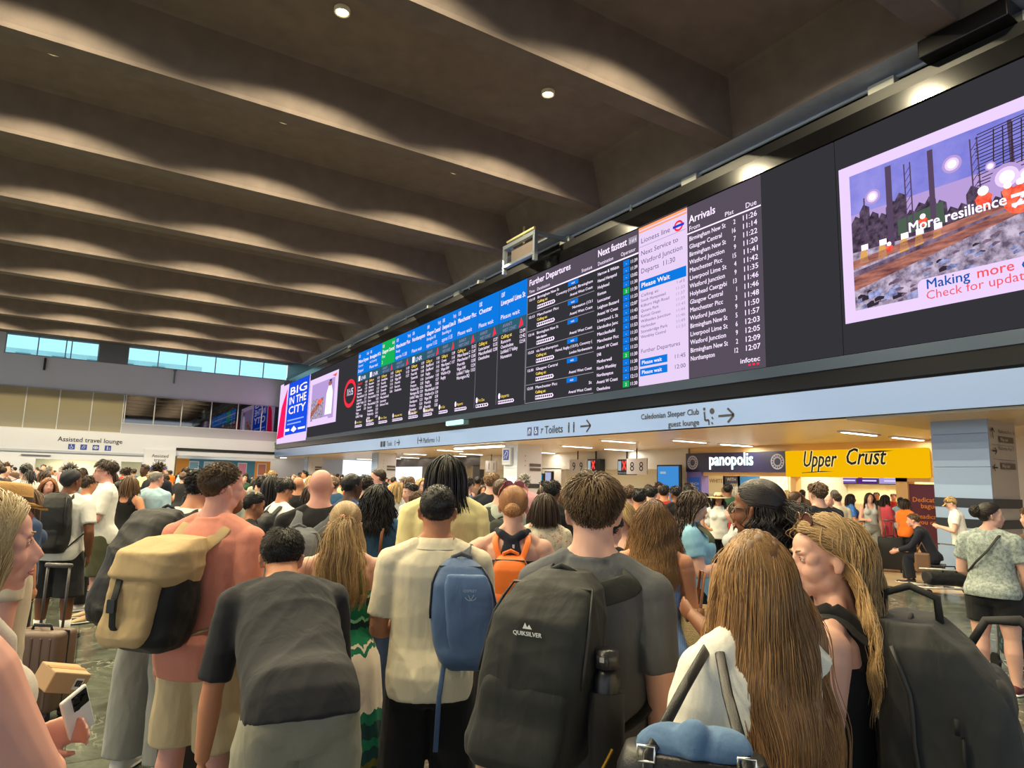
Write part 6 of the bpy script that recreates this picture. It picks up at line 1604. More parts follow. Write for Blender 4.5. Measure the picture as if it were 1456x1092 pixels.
SHB = mat('black_shoe', (26, 26, 28), .55); SHW = mat('white_shoe', (210, 208, 202), .6); SHT = mat('tan_shoe', (190, 164, 120), .7); SHR = mat('dark_red_shoe', (84, 30, 36), .6); SOCK = T('white_sock', (226, 224, 220)); M_LEATHER = mat('black_leather', (24, 24, 26), .38, bump=.15, bscale=300)
M_phone = mat('phone_black', (16, 16, 20), .2); M_brownl = mat('brown_leather', (132, 82, 50), .45, bump=.1, bscale=200)
N_NEAR, N_MID = .007, .011
def phone(t, B, sg, label, mm=None, size=(.072, .009, .148), case=None):
    J, E, Wr, U, F = B.arm[sg]; p = Wr + F * .085 + np.array([0, 0, .035]); o = held('phone', label, 'phone', t, p)
    q = MB(); q.box((0, 0, 0), size); ob = q.build('case', mm or M_phone, o, bevel=.003); ob.rotation_euler = (-.6, 0, 0)
    q = MB(); q.box((0, -size[1] / 2 - .0006, 0), (size[0] * .92, .0012, size[2] * .94)); s2 = q.build('screen', mat('phone_screen', (60, 70, 90), .1), o); s2.rotation_euler = (-.6, 0, 0)
    return o
def glasses_on_head(t, B, label, m=(60, 44, 36), lens=(70, 48, 44), up=.085, y=.075):
    o = held('sunglasses', label, 'sunglasses', t, B.headpt((0, y, up))); b0 = B.headpt((0, y, up)); mf = mat('frame_%d_%d_%d' % m, m, .25); ml = mat('lens_%d_%d_%d' % lens, lens, .08)
    for sg in (-1, 1):
        ring = [B.headpt((sg * .033 + .027 * math.cos(a), y + .012 - abs(sg * .033 + .027 * math.cos(a)) * .18, up + .022 * math.sin(a) + .012)) - b0 for a in [2 * PI * i / 20 for i in range(21)]]
        q = MB(); q.tube(ring, .0028, 6); q.build('rim', mf, o, True)
        q = MB(); q.add([p for p in ring[:-1]], [tuple(range(20))]); q.build('lens', ml, o)
        q = MB(); q.tube([B.headpt((sg * .06, y, up + .012)) - b0, B.headpt((sg * .082, y - .05, up - .02)) - b0, B.headpt((sg * .084, y - .10, up - .06)) - b0], .0028, 6); q.build('temple', mf, o, True)
    q = MB(); q.tube([B.headpt((-.008, y + .012, up + .016)) - b0, B.headpt((.008, y + .012, up + .016)) - b0], .003, 6); q.build('bridge', mf, o)
    return o

# ---------------- blonde woman at the left edge, in profile
def p_profile_blonde():
    t, B = stand(-17, 1.5, 699, 82, 'person in cream camisole at left edge facing right, holding white phone', sex='f', bw=1.04, bd=.82, limb=1.4, armR=((.12, .55, -1), (-1, .2, -.25)), armL=((.02, -.12, -1), (-.3, .8, .12)), head=(.04, -.02, 0))
    B.curl = .85; bodyobj(t, B, SK['pink'], .006, sm=3); eyes(B, t, (90, 100, 96), (150, 120, 84), SK['pink'])
    hair(B, 'tuck', ((122, 98, 66), (214, 190, 144)), t, n=4200, length=.50, r=.0013, wave=.004, wl=.2, seed=4, vol=.004, tuck=(.018, -.03))
    cloth_obj('camisole', tank_mb(B, style='straps', low=.76), .009, T('cream_camisole', (200, 190, 176)), t, .002)
    cloth_obj('trousers', legs_mb(B, to=.06), .012, C['jean'], t); shoes(B, SHW, t)
    J, E, Wr, U, F = B.arm[-1]
    p = Wr + F * .078 + np.array([.018, .0, .038]); o = held('phone', 'white phone with black camera lenses held at the left edge', 'phone', t, p)
    q = MB(); q.box((0, 0, 0), (.010, .068, .130)); a = q.build('case', mat('phone_white', (226, 226, 222), .3), o, bevel=.004); a.rotation_euler = (.5, .2, .5)
    q = MB(); q.box((.0055, .010, .038), (.003, .040, .044)); q2 = q.build('camera_plate', M_phone, a, bevel=.002)
    for y, z in ((-.002, .028), (-.002, .049), (.018, .038)):
        q = MB(); q.tube([(.006, y, z), (.011, y, z)], .009, 14); q.build('camera_lens', mat('lens_black', (10, 10, 12), .1), a)
    return t, B
t_pb, B_pb = p_profile_blonde()
# parcel under her arm
M_card = mat('cardboard', (184, 152, 114), .8, var=.06, vscale=14)
g = atD(88, 964, 1.95); t = thing('parcel', 'small brown cardboard parcel with white label beside the white phone', 'parcel', tuple(g), .5)
q = MB(); q.box((0, 0, 0), (.115, .08, .06)); b_ = q.build('carton', M_card, t, bevel=.004); b_.rotation_euler = (.25, .3, .1)
q = MB(); q.box((.028, -.0405, .0), (.026, .0012, .032)); q.build('label', mat('paper_white', (226, 222, 216), .6), b_)
q = MB(); 
for i in range(9): q.box((.019 + i * .0022, -.0415, .002), (.0009 + .0006 * (i % 3), .0006, .018))
q.build('barcode', mat('print_black', (30, 30, 30), .6), b_)
q = MB(); q.box((0, 0, .0303), (.115, .02, .001)); q.build('tape', mat('tape_tan', (176, 134, 84), .3), b_)
g = atD(6, 1066, 1.75); t = thing('parcel', 'cardboard parcel at the bottom left corner of the photo', 'parcel', tuple(g), .4)
q = MB(); q.box((0, 0, 0), (.14, .1, .09)); b_ = q.build('carton', M_card, t, bevel=.004); b_.rotation_euler = (.1, -.35, 0)
q = MB(); q.box((.02, -.0505, 0), (.04, .0012, .04)); q.build('label', mat('paper_white', (226, 222, 216), .6), b_)

# ---------------- straw hat behind her
def straw_hat(B, t, brim=.16, col=(196, 150, 88), name='straw_hat', tilt=0.0, band=True):
    m = mat('straw_%d_%d_%d' % col, col, .8, var=.18, vscale=60, bump=.5, bscale=240); q = MB(); n = 36; R_ = B.HR @ rotx(tilt)
    def ring(r1, r2, z, wv=0): return [B.HC + R_ @ (np.array([r1 * math.cos(a), r2 * math.sin(a) - .014, z + wv * math.cos(2 * a)]) * B.k) for a in [2 * PI * i / n for i in range(n)]]
    q.loft([ring(.09 + brim * .55, .11 + brim * .55, .045, .012), ring(.088, .108, .062), ring(.084, .104, .10), ring(.078, .096, .135), ring(.06, .075, .152), ring(.02, .03, .150)], caps=True)
    q.loft([ring(.09 + brim * .55, .11 + brim * .55, .041, .012), ring(.09, .11, .056)], caps=False)
    o = q.build(name, m, t, True)
    if band: q = MB(); q.loft([ring(.0895, .1095, .062), ring(.0865, .1065, .088)], caps=False); q.build('hat_band', mat('band_dark', (70, 56, 44), .7), o, True)
t, B = stand(14, 3.0, 690, 70, 'person in tan straw hat and beige shirt at the left edge', armR='down', bw=1.02); bodyobj(t, B, SK['pink'], N_MID); hair(B, 'buzz', 'grey', t, n=300)
straw_hat(B, t, .13, tilt=-.12); cloth_obj('shirt', top_mb(B), N_MID, C['beige'], t); cloth_obj('trousers', legs_mb(B), N_MID, C['khaki'], t); shoes(B, SHT, t)
# ---------------- white tee, black rucksack, black shorts
t, B = stand(102, 6.8, 668, 28, 'person in black headscarf, white tee, black backpack and knee-length black shorts', bw=1.16, bd=1.15, limb=1.12, armR='pocket', head=(.35, -.05, 0)); bodyobj(t, B, SK['brown'], N_MID)
V, Fq = cap_mesh(B, .016, -.004, noise=.002); npmesh('headscarf', V, Fq, [mat('headscarf_navy', (18, 18, 28), .7)], t); hair(B, 'buzz', 'black', t, n=80, name='beard' if False else 'hair')
cloth_obj('tee', top_mb(B, hem=.47, sleeve=.72), N_MID, C['white'], t); cloth_obj('shorts', legs_mb(B, to=.245, fit=1.65, flare=1.12), N_MID, C['bshorts'], t); shoes(B, SHB, t, SOCK, sole=(40, 40, 42), style='laced')
backpack(t, B, 'tall black backpack on the headscarf and white tee wearer', T('black_nylon', (28, 29, 31), rough=.6), .86, 1.44, .34, .22, mat('strap_black', (22, 24, 22), .7), [(.05, .45, .26, .07, None, 0)], zips=True)
# ---------------- tall young man in white tee, facing left, and friend
t, B = stand(152, 7.7, 659, -92, 'tall person in white tee, olive shorts and glasses facing left', armL='phone', armR='hold', h=1.78); bodyobj(t, B, SK['pink'], N_MID); hair(B, 'short', 'dbrown', t, n=700, length=.09, r=.0035, vol=.006)
cloth_obj('tee', top_mb(B, sleeve=.8, loose=.8), N_MID, C['white'], t); cloth_obj('shorts', legs_mb(B, to=.27, fit=1.5), N_MID, C['olive'], t); shoes(B, SHT, t); eyes(B, t, full=False)
q = MB()
for sg in (-1, 1): q.tube([B.headpt((sg * .032 + .022 * math.cos(a), .098, .01 + .018 * math.sin(a))) for a in [2 * PI * i / 14 for i in range(15)]], .0022, 5); q.tube([B.headpt((sg * .055, .095, .014)), B.headpt((sg * .078, .0, .012))], .0022, 5)
q.build('spectacles', mat('spec_frame', (40, 36, 34), .4), t); phone(t, B, -1, 'dark phone held by the glasses wearer facing left')
t, B = stand(127, 8.2, 676, 60, 'person in white tee half hidden between the two white tees', armR='phone'); bodyobj(t, B, SK['tan'], N_MID); hair(B, 'short', 'dbrown', t, n=300, length=.06, r=.005); cloth_obj('tee', top_mb(B), N_MID, C['white'], t); cloth_obj('trousers', legs_mb(B), N_MID, C['bjean'], t); shoes(B, SHW, t)
# ---------------- older man in light blue shirt
t, B = stand(222, 9.3, 669, 35, 'person in light blue long-sleeved shirt and navy trousers, seen from behind', bw=1.12, bd=1.15, head=(.35, 0, 0)); bodyobj(t, B, SK['pink'], N_MID); hair(B, 'buzz', 'grey', t, n=500, r=.004, bald=.45, capoff=.006); cloth_obj('shirt', top_mb(B, sleeve=1.6, hem=.5), N_MID, C['lblue'], t); cloth_obj('trousers', legs_mb(B), N_MID, C['dnavy'], t); shoes(B, SHB, t)
# ---------------- person leaning with grey sweatpants and black pack; cap wearer beside
t, B = stand(248, 3.95, 684, 42, 'person in white tee and grey sweatpants bowing under a black bag', lean=.42, head=(.1, .45, 0), armR='phone', armL='front', h=1.72, stance=.1); bodyobj(t, B, SK['tan'], N_MID); hair(B, 'short', 'black', t, n=1500, length=.075, r=.003, vol=.008)
cloth_obj('tee', top_mb(B), N_MID, T('white_marl', (206, 210, 208)), t); cloth_obj('sweatpants', legs_mb(B, to=.05, fit=1.7, infl=.014), N_MID, C['sweat'], t, .007); shoes(B, SHW, t)
o, b0, r = backpack(t, B, 'black nylon backpack on the bowing white tee wearer', T('black_nylon2', (24, 25, 27), rough=.55), .84, 1.42, .36, .26, mat('strap_black', (22, 24, 22), .7), (), zips=False, amp=.01)
t, B = stand(281, 4.6, 694, 25, 'person in black cap with red trim looking down beside salmon tee', head=(.2, .3, 0), armR='phone'); bodyobj(t, B, SK['tan'], N_MID); hair(B, 'short', 'black', t, n=300, length=.05, r=.004)
def cap(B, t, m, line=-.0, peak=True, back=False, bm=None, name='cap'):
    V, Fq = cap_mesh(B, .017, line + .012, noise=.0); o = npmesh(name, V, Fq, [m], t)
    if peak:
        q = MB(); s = -1 if back else 1; rings = []
        for i in range(7):
            u = i / 6; rings.append([B.headpt((x * (1 - .12 * u), s * (.078 + .085 * u * math.sqrt(max(0, 1 - (x / .085) ** 2 * .7))) - .006 * (1 - u), .062 - .02 * u - abs(x) * .18 + dz)) for dz in (0, .005) for x in (np.linspace(-.07, .07, 11) if dz == 0 else np.linspace(.07, -.07, 11))])
        q.loft(rings); q.build('cap_peak', bm or m, o, True)
    q = MB(); q.ellipsoid(B.headpt((0, -.014, .147)), (.008, .008, .005), B.HR); q.build('cap_button', m, o)
    return o
cap(B, t, T('black_cap', (30, 30, 34)), peak=True, bm=T('red_trim', (120, 30, 44))); cloth_obj('top', top_mb(B), N_MID, C['black'], t); cloth_obj('trousers', legs_mb(B), N_MID, C['bjean'], t); shoes(B, SHB, t)
# ---------------- salmon tee with tan and black rucksack
t, B = stand(314, 3.15, 657, 38, 'person in salmon tee and khaki shorts carrying tan and black rucksack', bw=1.06, bd=1.05, head=(.42, -.06, 0), armR=((.12, -.1, -1), (0, .3, -1))); bodyobj(t, B, SK['pink'], N_NEAR)
hair(B, 'short', ((62, 46, 34), (104, 80, 56)), t, n=2600, length=.028, r=.0013, vol=.0, seed=8, capoff=.003)
V, Fq = remesh(MB().ellipsoid(B.headpt((0, .052, -.078)), np.array([.05, .05, .042]) * B.k, B.HR), .006, 1); npmesh('beard', folds(V, vnormals(V, Fq), .003, 2, 1), Fq, [mat('beard_brown', (112, 78, 54), .9, bump=.6, bscale=260)], t)
cloth_obj('tee', top_mb(B, hem=.455, sleeve=.72, loose=.75), .008, C['salmon'], t, .005, 3); cloth_obj('shorts', legs_mb(B, to=.27, fit=1.5, flare=1.05), .009, C['khaki'], t, .005); shoes(B, SHW, t)
M_tan = T('tan_canvas', (186, 160, 118), weave=500); M_bn = T('black_nylon', (28, 29, 31), rough=.6)
o, b0, r = backpack(t, B, 'tan and black rucksack with buckled flap on the salmon tee', M_bn, .93, 1.36, .31, .24, M_tan, (), x0=-.06, tilt=.05, wd=.036, zips=False, amp=.006, seed=6)
rr = packloft(B, .96, 1.33, .24, .10, .012, -.09, .05, yoff=-.185, rows=10); q = MB(); q.loft(rr); shift(q, b0); V, Fq = remesh(q, .009, 2); npmesh('front_panel', folds(V, vnormals(V, Fq), .007, 4, 1.4), Fq, [M_tan], o)
rr = packloft(B, 1.17, 1.40, .34, .30, .0, -.05, .06, prof=([0, .1, .3, .8, 1], [.75, .9, 1, .95, .7]), dprof=([0, .1, .3, .8, 1], [.25, .7, .98, .9, .5]), rows=10, yoff=-.01); q = MB(); q.loft(rr); shift(q, b0); V, Fq = remesh(q, .009, 2); npmesh('flap', folds(V, vnormals(V, Fq), .006, 9, 1), Fq, [M_tan], o)
fp = np.mean(rr[1], axis=0); yb = min(p[1] for p in rr[2]) - b0[1]; xc = fp[0] - b0[0]
q = MB(); q.tube([(xc - .05, yb - .012, 1.245 - b0[2]), (xc - .055, yb - .03, 1.14 - b0[2]), (xc - .05, yb - .028, 1.05 - b0[2]), (xc - .03, yb + .02, .96 - b0[2])], .017, 8, flat=(.2, 1), up=(0, -1, 0)); q.build('buckle_strap', mat('strap_black', (22, 24, 22), .7), o, True)
q = MB(); q.box((xc - .054, yb - .036, 1.13 - b0[2]), (.042, .016, .055)); q.build('buckle', mat('buckle_black', (18, 18, 20), .3), o, bevel=.004)
q = MB(); q.box((xc + .03, yb + .004, 1.265 - b0[2]), (.085, .006, .028)); q.build('leather_patch', mat('patch_brown', (74, 52, 38), .6), o, bevel=.002)
# ---------------- bending man
t, B = stand(452, 2.36, None, -13, 'person in charcoal tee and stone grey shorts bending forward', h=1.72, bw=1.02, bd=1.05, lean=1.0, bend=(.44, .60), head=(.25, .30, 0), limb=.96, armL=((.16, -.05, -1), (.05, .1, -1)), armR=((.10, -.02, -1), (.02, .1, -1)), stance=.12, legs={-1: ((0, .18, -1), (0, -.12, -1)), 1: ((0, .18, -1), (0, -.12, -1))}); bodyobj(t, B, SK['tan'], N_NEAR)
hair(B, 'short', 'black', t, n=2600, length=.045, r=.0015, vol=.0, seed=5, capoff=.005); cloth_obj('tee', top_mb(B, hem=.50, sleeve=.9, loose=.85, infl=.013, sr=1.6), .009, C['char'], t, .006, 5, sm=14); cloth_obj('shorts', legs_mb(B, to=.24, fit=1.6, infl=.014), .010, C['stone'], t, .006); shoes(B, SHB, t)
# ---------------- half-up blonde, tie-dye dress
t, B = stand(495, 3.3, 712, 6, 'person in strappy green and cream tie-dye dress with tortoiseshell hair claw', sex='f', bw=1.08, bd=1.06, limb=1.08, head=(.05, .05, 0), armR=((.1, .1, -1), (-.2, 1, -.2)), armL=((.16, .15, -1), (-.3, 1, -.2))); bodyobj(t, B, SK['fair'], N_NEAR)
hair(B, 'half', ((132, 104, 70), (214, 186, 138)), t, n=4200, length=.40, r=.0012, wave=.006, wl=.16, seed=3); skirt_obj(B, 'dress', C['tie'], t, z0=.735, z1=.1, flare=1.5, infl=.014, waist=.62)
q = MB(); w_, d_, y_ = B.row(.77 * B.h)
q.tube([B.at(.73 * B.h, .07 * B.h, -d_ + y_ - .012), B.at(.79 * B.h, .062 * B.h, -d_ + y_ - .006), B.at(.83 * B.h, .058 * B.h, -.026 * B.h), B.at(.842 * B.h, .056 * B.h, -.008 * B.h), B.at(.83 * B.h, .056 * B.h, .02 * B.h)], .006, 6); q.build('dress_strap', T('olive_strap', (84, 92, 44)), t, True)
q = MB(); q.ellipsoid(B.headpt((0, -.122, .04)), np.array([.022, .014, .024]) * B.k, B.HR); q.build('hair_claw', mat('tortoise', (150, 72, 32), .25), t, True); shoes(B, SHT, t)
# ---------------- cream polo, blue sling bag
t, B = stand(624, 2.95, 688, 2, 'person in cream polo shirt and black trousers carrying blue sling bag', bw=1.04, armL=((.16, .08, -1), (-.35, 1, -.1)), armR=((.16, .08, -1), (-.35, 1, -.1)), head=(0, .02, 0)); bodyobj(t, B, SK['olive'], N_NEAR)
hair(B, 'buzz', 'black', t, n=2600, r=.0013, seed=11, capoff=.006); cloth_obj('polo', top_mb(B, hem=.475, sleeve=.78, loose=.7), .008, C['cream'], t, .005, 8)
q = MB(); hN = B.h; q.loft([B.ring(.838 * hN, .060 * hN, .052 * hN, -.010 * hN), B.ring(.850 * hN, .052 * hN, .048 * hN, -.008 * hN), B.ring(.866 * hN, .047 * hN, .045 * hN, -.006 * hN), B.ring(.866 * hN, .043 * hN, .041 * hN, -.006 * hN), B.ring(.845 * hN, .044 * hN, .040 * hN, -.006 * hN)], caps=False); q.build('collar', C['cream'], t, True)
cloth_obj('trousers', legs_mb(B, to=.03, fit=1.45), .009, C['bjean'], t, .005); shoes(B, SHB, t)
M_sl = T('blue_ripstop', (74, 98, 136), rough=.55, weave=600); M_sl2 = T('grey_mesh', (84, 88, 96), weave=700)
o, b0, r = backpack(t, B, 'blue sling backpack with pale bird mark on the cream polo', M_sl, .93, 1.36, .285, .16, M_sl2, [(.1, .88, .20, .05, T('blue_ripstop_light', (84, 110, 150), rough=.55, weave=600), .02)], x0=.135, tilt=-.05, straps=(1,), wd=.034, zips=True, prof=([0, .05, .2, .5, .8, .93, 1], [.55, .78, .95, 1, .86, .62, .3]), seed=12, sx=.075)
yb = min(p[1] for p in r[8]) - .03
ln_ = mat('logo_pale', (150, 168, 196), .5); cx = .155
q = MB(); F = Face(np.array([cx, yb - .012, 1.23]) - b0, (1, 0, 0), (0, 0, 1)); F.ring(q, 0, -.004, .022, .014, .003, 0, 0, 20, PI, 2 * PI); F.line(q, 0, -.016, .012, .006, .003, 0); F.line(q, 0, -.016, -.01, .004, .003, 0); q.build('logo_mark', ln_, o)
put_text(o, b0, 'OSPREY', (cx - .004, yb - .012, 1.245), .015, ln_)
q = MB(); q.tube([(.06 - b0[0], r[1][0][1] - b0[1] - .03, .96 - b0[2]), (.045 - b0[0], -.19 - b0[1], .82 - b0[2]), (.04 - b0[0], -.205 - b0[1], .62 - b0[2])], .010, 8, flat=(.2, 1), up=(0, -1, 0)); q.build('hanging_strap', M_sl, o, True)
# ---------------- man with braids, pale yellow tee
t, B = stand(634, 4.25, 646, -6, 'tall person in pale yellow tee behind the cream polo', bw=1.06, head=(.15, 0, 0)); bodyobj(t, B, SK['dark'], N_MID)
hair(B, 'long', ((14, 12, 13), (26, 22, 22)), t, n=420, length=.36, r=.0042, vol=.010, seed=2, wave=.0015, wl=.02, k=6, yf=.06); cloth_obj('tee', top_mb(B, sleeve=.95, loose=.9, infl=.02), N_MID, C['yellow'], t, .006); cloth_obj('trousers', legs_mb(B), N_MID, C['bjean'], t); shoes(B, SHW, t)
# ---------------- auburn bun, orange mini backpack
t, B = stand(731, 3.7, 690, 3, 'person in navy racerback top with orange backpack, arm held out', sex='f', bw=1.08, limb=1.05, armL=((.9, .25, -.6), (.2, .9, -.2)), armR=((.35, .2, -1), (-.2, .9, -.2)), head=(.0, .0, 0)); bodyobj(t, B, SK['fair'], N_NEAR)
hair(B, 'bun', 'auburn', t, n=3600, r=.0016, tie=(0, -.108, -.005), seed=9, tip=(206, 160, 108), vol=.006); cloth_obj('vest', tank_mb(B, style='racer', low=.765), .008, C['navy'], t, .002); cloth_obj('skirt', legs_mb(B, to=.3, fit=1.4), N_MID, C['bjean'], t); shoes(B, SHT, t)
q = MB(); q.box((.012, -.118, 1.335), (.012, .002, .02)); q.build('brand_mark', mat('mark_pale', (190, 196, 206), .5), t)
glasses_on_head(t, B, 'pink-rimmed sunglasses pushed up above the orange backpack', (150, 60, 70), (120, 50, 56), .128, -.02)
M_or = mat('orange_leather', (240, 122, 44), .5, var=.05, vscale=10, bump=.12, bscale=300)
backpack(t, B, 'small orange leather backpack on the navy racerback top', M_or, .98, 1.29, .235, .10, M_or, [(.02, .42, .21, .04, None, 0)], wd=.016, zips=True, amp=.002, vox=.008, sx=.052, prof=([0, .05, .15, .6, .85, 1], [.86, .97, 1, .95, .8, .55]))
# ---------------- dark bob, floral blouse
t, B = stand(775, 5.3, 701, -4, 'person in pale floral blouse right of the orange backpack', sex='f', bw=1.05); bodyobj(t, B, SK['fair'], N_MID); hair(B, 'bob', 'dbrown', t, n=900, length=.24, r=.003, seed=5, yf=.05, vol=.006); cloth_obj('blouse', top_mb(B, sleeve=.9), N_MID, C['floral'], t); cloth_obj('trousers', legs_mb(B), N_MID, C['jean'], t); shoes(B, SHW, t)
# ---------------- brown-haired young man with the big black backpack
t, B = stand(846, 2.12, 674, 20, 'person in dark grey tee with big black backpack and bottle', bw=.98, head=(-.42, -.04, 0), armR=((.10, -.04, -1), (.02, .12, -1)), armL=((.2, .3, -1), (-.3, 1, .1))); bodyobj(t, B, SK['fair'], N_NEAR)
hair(B, 'short', ((66, 50, 36), (122, 96, 66)), t, n=3600, length=.072, r=.0014, vol=.0, seed=21, steps=8, capoff=.006); cloth_obj('tee', top_mb(B, hem=.47, sleeve=.72, loose=.7), .007, C['grey'], t, .005, 12); cloth_obj('trousers', legs_mb(B), N_MID, C['bjean'], t); shoes(B, SHB, t)
M_bp = T('black_polyester', (36, 38, 37), rough=.62, weave=700)
o, b0, r = backpack(t, B, 'big black backpack with bottle pocket on the dark grey tee', M_bp, .90, 1.43, .335, .25, M_bp, [(.04, .52, .27, .065, None, 0)], x0=-.065, tilt=.08, wd=.036, vox=.008, amp=.005, seed=15, sx=.082)
yb = min(p[1] for p in r[9])
q = MB(); F = Face(np.array([-.06, yb - .006, 1.27]) - b0, (1, 0, 0), (0, -.1, 1)); F.text(q, 'QUIKSILVER', 0, 0, .016, 0, 0, .02, 'c'); F.poly(q, [(-.014, .018), (.014, .018), (.006, .03), (0, .022), (-.006, .034)], 0, 0); q.build('logo', mat('logo_white', (226, 226, 224), .5), o)
q = MB(); q.box((.02, -.0, 0), (.003, .02, .05)); 
bt = thing('water_bottle', 'black water bottle in the side pocket of big backpack', 'bottle', tuple(np.array(o.location) + np.array([0, 0, 0])), o.rotation_euler[2])
q = MB(); cxy = (.135 - b0[0], (r[5][0][1] - b0[1]) - .03); q.tube([(cxy[0], cxy[1], .06), (cxy[0], cxy[1], .27), (cxy[0], cxy[1], .285), (cxy[0], cxy[1], .30)], [.036, .036, .03, .025], 18); q.build('flask', mat('flask_black', (24, 24, 26), .35), bt, True)
q = MB(); q.tube([(cxy[0], cxy[1], .30), (cxy[0], cxy[1], .345)], [.034, .031], 18); q.box((cxy[0], cxy[1] - .034, .32), (.03, .006, .028)); q.build('bottle_lid', mat('lid_dark', (44, 44, 48), .3), bt, True)
q = MB(); q.box((cxy[0], cxy[1] - .0385, .325), (.012, .002, .012)); q.build('lid_button', mat('lid_grey', (150, 150, 150), .4), bt)
q = MB(); rr_ = []
for z, k_ in ((.0, .9), (.03, 1.05), (.15, 1.1), (.24, 1.1)): rr_.append([(cxy[0] + .043 * k_ * math.cos(a), cxy[1] + .043 * k_ * math.sin(a), z) for a in [2 * PI * i / 18 for i in range(18)]])
q.loft(rr_); q.build('side_pocket', T('black_mesh', (22, 22, 24), weave=900), o, True)
# ---------------- strapless blue dress
t, B = stand(929, 3.6, 710, 4, 'person in strapless blue maxi dress holding a straw bag', sex='f', bw=1.0, bd=1.0, armR=((.16, .1, -1), (-.1, .5, -.8)), armL=((.14, .12, -1), (-.3, 1, -.2))); bodyobj(t, B, SK['tan'], N_NEAR)
hair(B, 'long', ((66, 46, 34), (128, 94, 62)), t, n=4200, length=.42, r=.0012, wave=.009, wl=.13, seed=6, tip=(182, 142, 94)); skirt_obj(B, 'dress', C['gown'], t, z0=.735, z1=.05, flare=1.45, infl=.012, amp=.045, waist=.625); shoes(B, SHT, t)
o = held('straw_bag', 'round woven straw bag beside the strapless blue dress', 'bag', t, (.27, .0, .82))
q = MB(); rr_ = [[(.13 * k_ * math.cos(a), .09 * k_ * math.sin(a), z) for a in [2 * PI * i / 26 for i in range(26)]] for z, k_ in ((0, .8), (.03, 1), (.15, 1.04), (.24, 1.0), (.24, .9), (.05, .85))]; q.loft(rr_); q.build('basket', mat('straw_bag', (196, 170, 124), .85, var=.2, vscale=50, bump=.7, bscale=160), o, True)
q = MB(); q.tube([(-.03, -.085, .16), (-.03, -.092, .26), (-.01, -.05, .42), (-.03, .05, .42), (-.05, .09, .24)], .008, 8); q.tube([(-.03, -.092, .17), (-.03, -.096, .25)], .018, 8, flat=(.4, 1)); q.build('handle', M_brownl, o, True)
# ---------------- blonde woman looking down
t, B = stand(888, 4.9, None, -150, 'person in black vest looking down between grey tee and blue dress', h=1.55, sex='f', head=(0, .75, .1), armL='phone', armR='hold'); bodyobj(t, B, SK['fair'], N_MID); eyes(B, t, full=False); hair(B, 'bob', 'blonde', t, n=700, length=.24, r=.003, part=.02, yf=.06); cloth_obj('vest', tank_mb(B), N_MID, C['black'], t, .002); cloth_obj('trousers', legs_mb(B), N_MID, C['bjean'], t); shoes(B, SHB, t)
t, B = stand(868, 4.2, None, 30, 'person in black sleeveless top hidden close behind the dark grey tee', h=1.5, sex='f', armR='phone', head=(0, .3, 0)); bodyobj(t, B, SK['fair'], N_MID); hair(B, 'bun', 'black', t, n=500, r=.0035); cloth_obj('top', top_mb(B, sleeve=0), N_MID, C['black'], t); cloth_obj('trousers', legs_mb(B), N_MID, C['bjean'], t); shoes(B, SHB, t)
# ---------------- curly hair, blue top, phone
t, B = stand(984, 5.3, 697, 88, 'person in sky blue top and olive backpack looking at phone', sex='f', bw=1.16, bd=1.15, limb=1.15, head=(.1, .22, 0), armR='phone', armL='hold'); bodyobj(t, B, SK['fair'], N_MID); eyes(B, t, full=False); hair(B, 'long', 'dbrown', t, n=900, length=.48, r=.0034, wave=.014, wl=.09, seed=5, back=.3, yf=.02, vol=.014); cloth_obj('top', top_mb(B, sleeve=.6, loose=.3), N_MID, C['sky'], t); cloth_obj('trousers', legs_mb(B, fit=1.4), N_MID, C['bjean'], t); shoes(B, SHB, t)
phone(t, B, 1, 'dark phone held by the sky blue top wearer'); backpack(t, B, 'olive green backpack on the sky blue top', T('olive_pack', (96, 96, 72)), .95, 1.36, .3, .16, None, (), zips=False)
o = held('tote_bag', 'white cloth bag hanging before the sky blue top', 'bag', t, (.12, .36, .62)); q = MB(); q.loft([[(.17 * k_ * math.cos(a), .09 * k_ * math.sin(a), z) for a in [2 * PI * i / 22 for i in range(22)]] for z, k_ in ((0, .6), (.04, .95), (.2, 1.1), (.36, 1.0), (.4, .8))]); V, Fq = remesh(q, .012, 1); npmesh('sack', folds(V, vnormals(V, Fq), .012, 4, 1), Fq, [C['white']], o); q = MB(); q.tube([(-.1, 0, .38), (-.06, -.02, .6), (.06, -.02, .6), (.1, 0, .38)], .010, 8, flat=(.3, 1)); q.build('handle', C['white'], o, True)
# ---------------- dark curly-haired person, near
t, B = stand(1081, 2.75, 682, -62, 'person in glasses and dark floral top facing left', sex='f', bw=1.0, head=(-.1, 0, 0), armL='phone'); bodyobj(t, B, SK['brown'], N_NEAR); hair(B, 'half', ((14, 12, 13), (52, 46, 46)), t, n=2600, length=.30, r=.0019, wave=.016, wl=.07, vol=.024, capoff=.010, seed=14, tie=(0, -.115, .03)); cloth_obj('blouse', top_mb(B, sleeve=1.3, infl=.018), .009, C['dfloral'], t); cloth_obj('trousers', legs_mb(B), N_MID, C['bjean'], t); shoes(B, SHB, t)
q = MB()
for sg in (-1, 1): q.tube([B.headpt((sg * .032 + .024 * math.cos(a), .098, .01 + .02 * math.sin(a))) for a in [2 * PI * i / 16 for i in range(17)]], .0022, 5); q.tube([B.headpt((sg * .056, .095, .014)), B.headpt((sg * .08, .0, .014))], .0024, 5)
q.build('spectacles', mat('spec_frame', (40, 36, 34), .4), t); eyes(B, t, full=False)
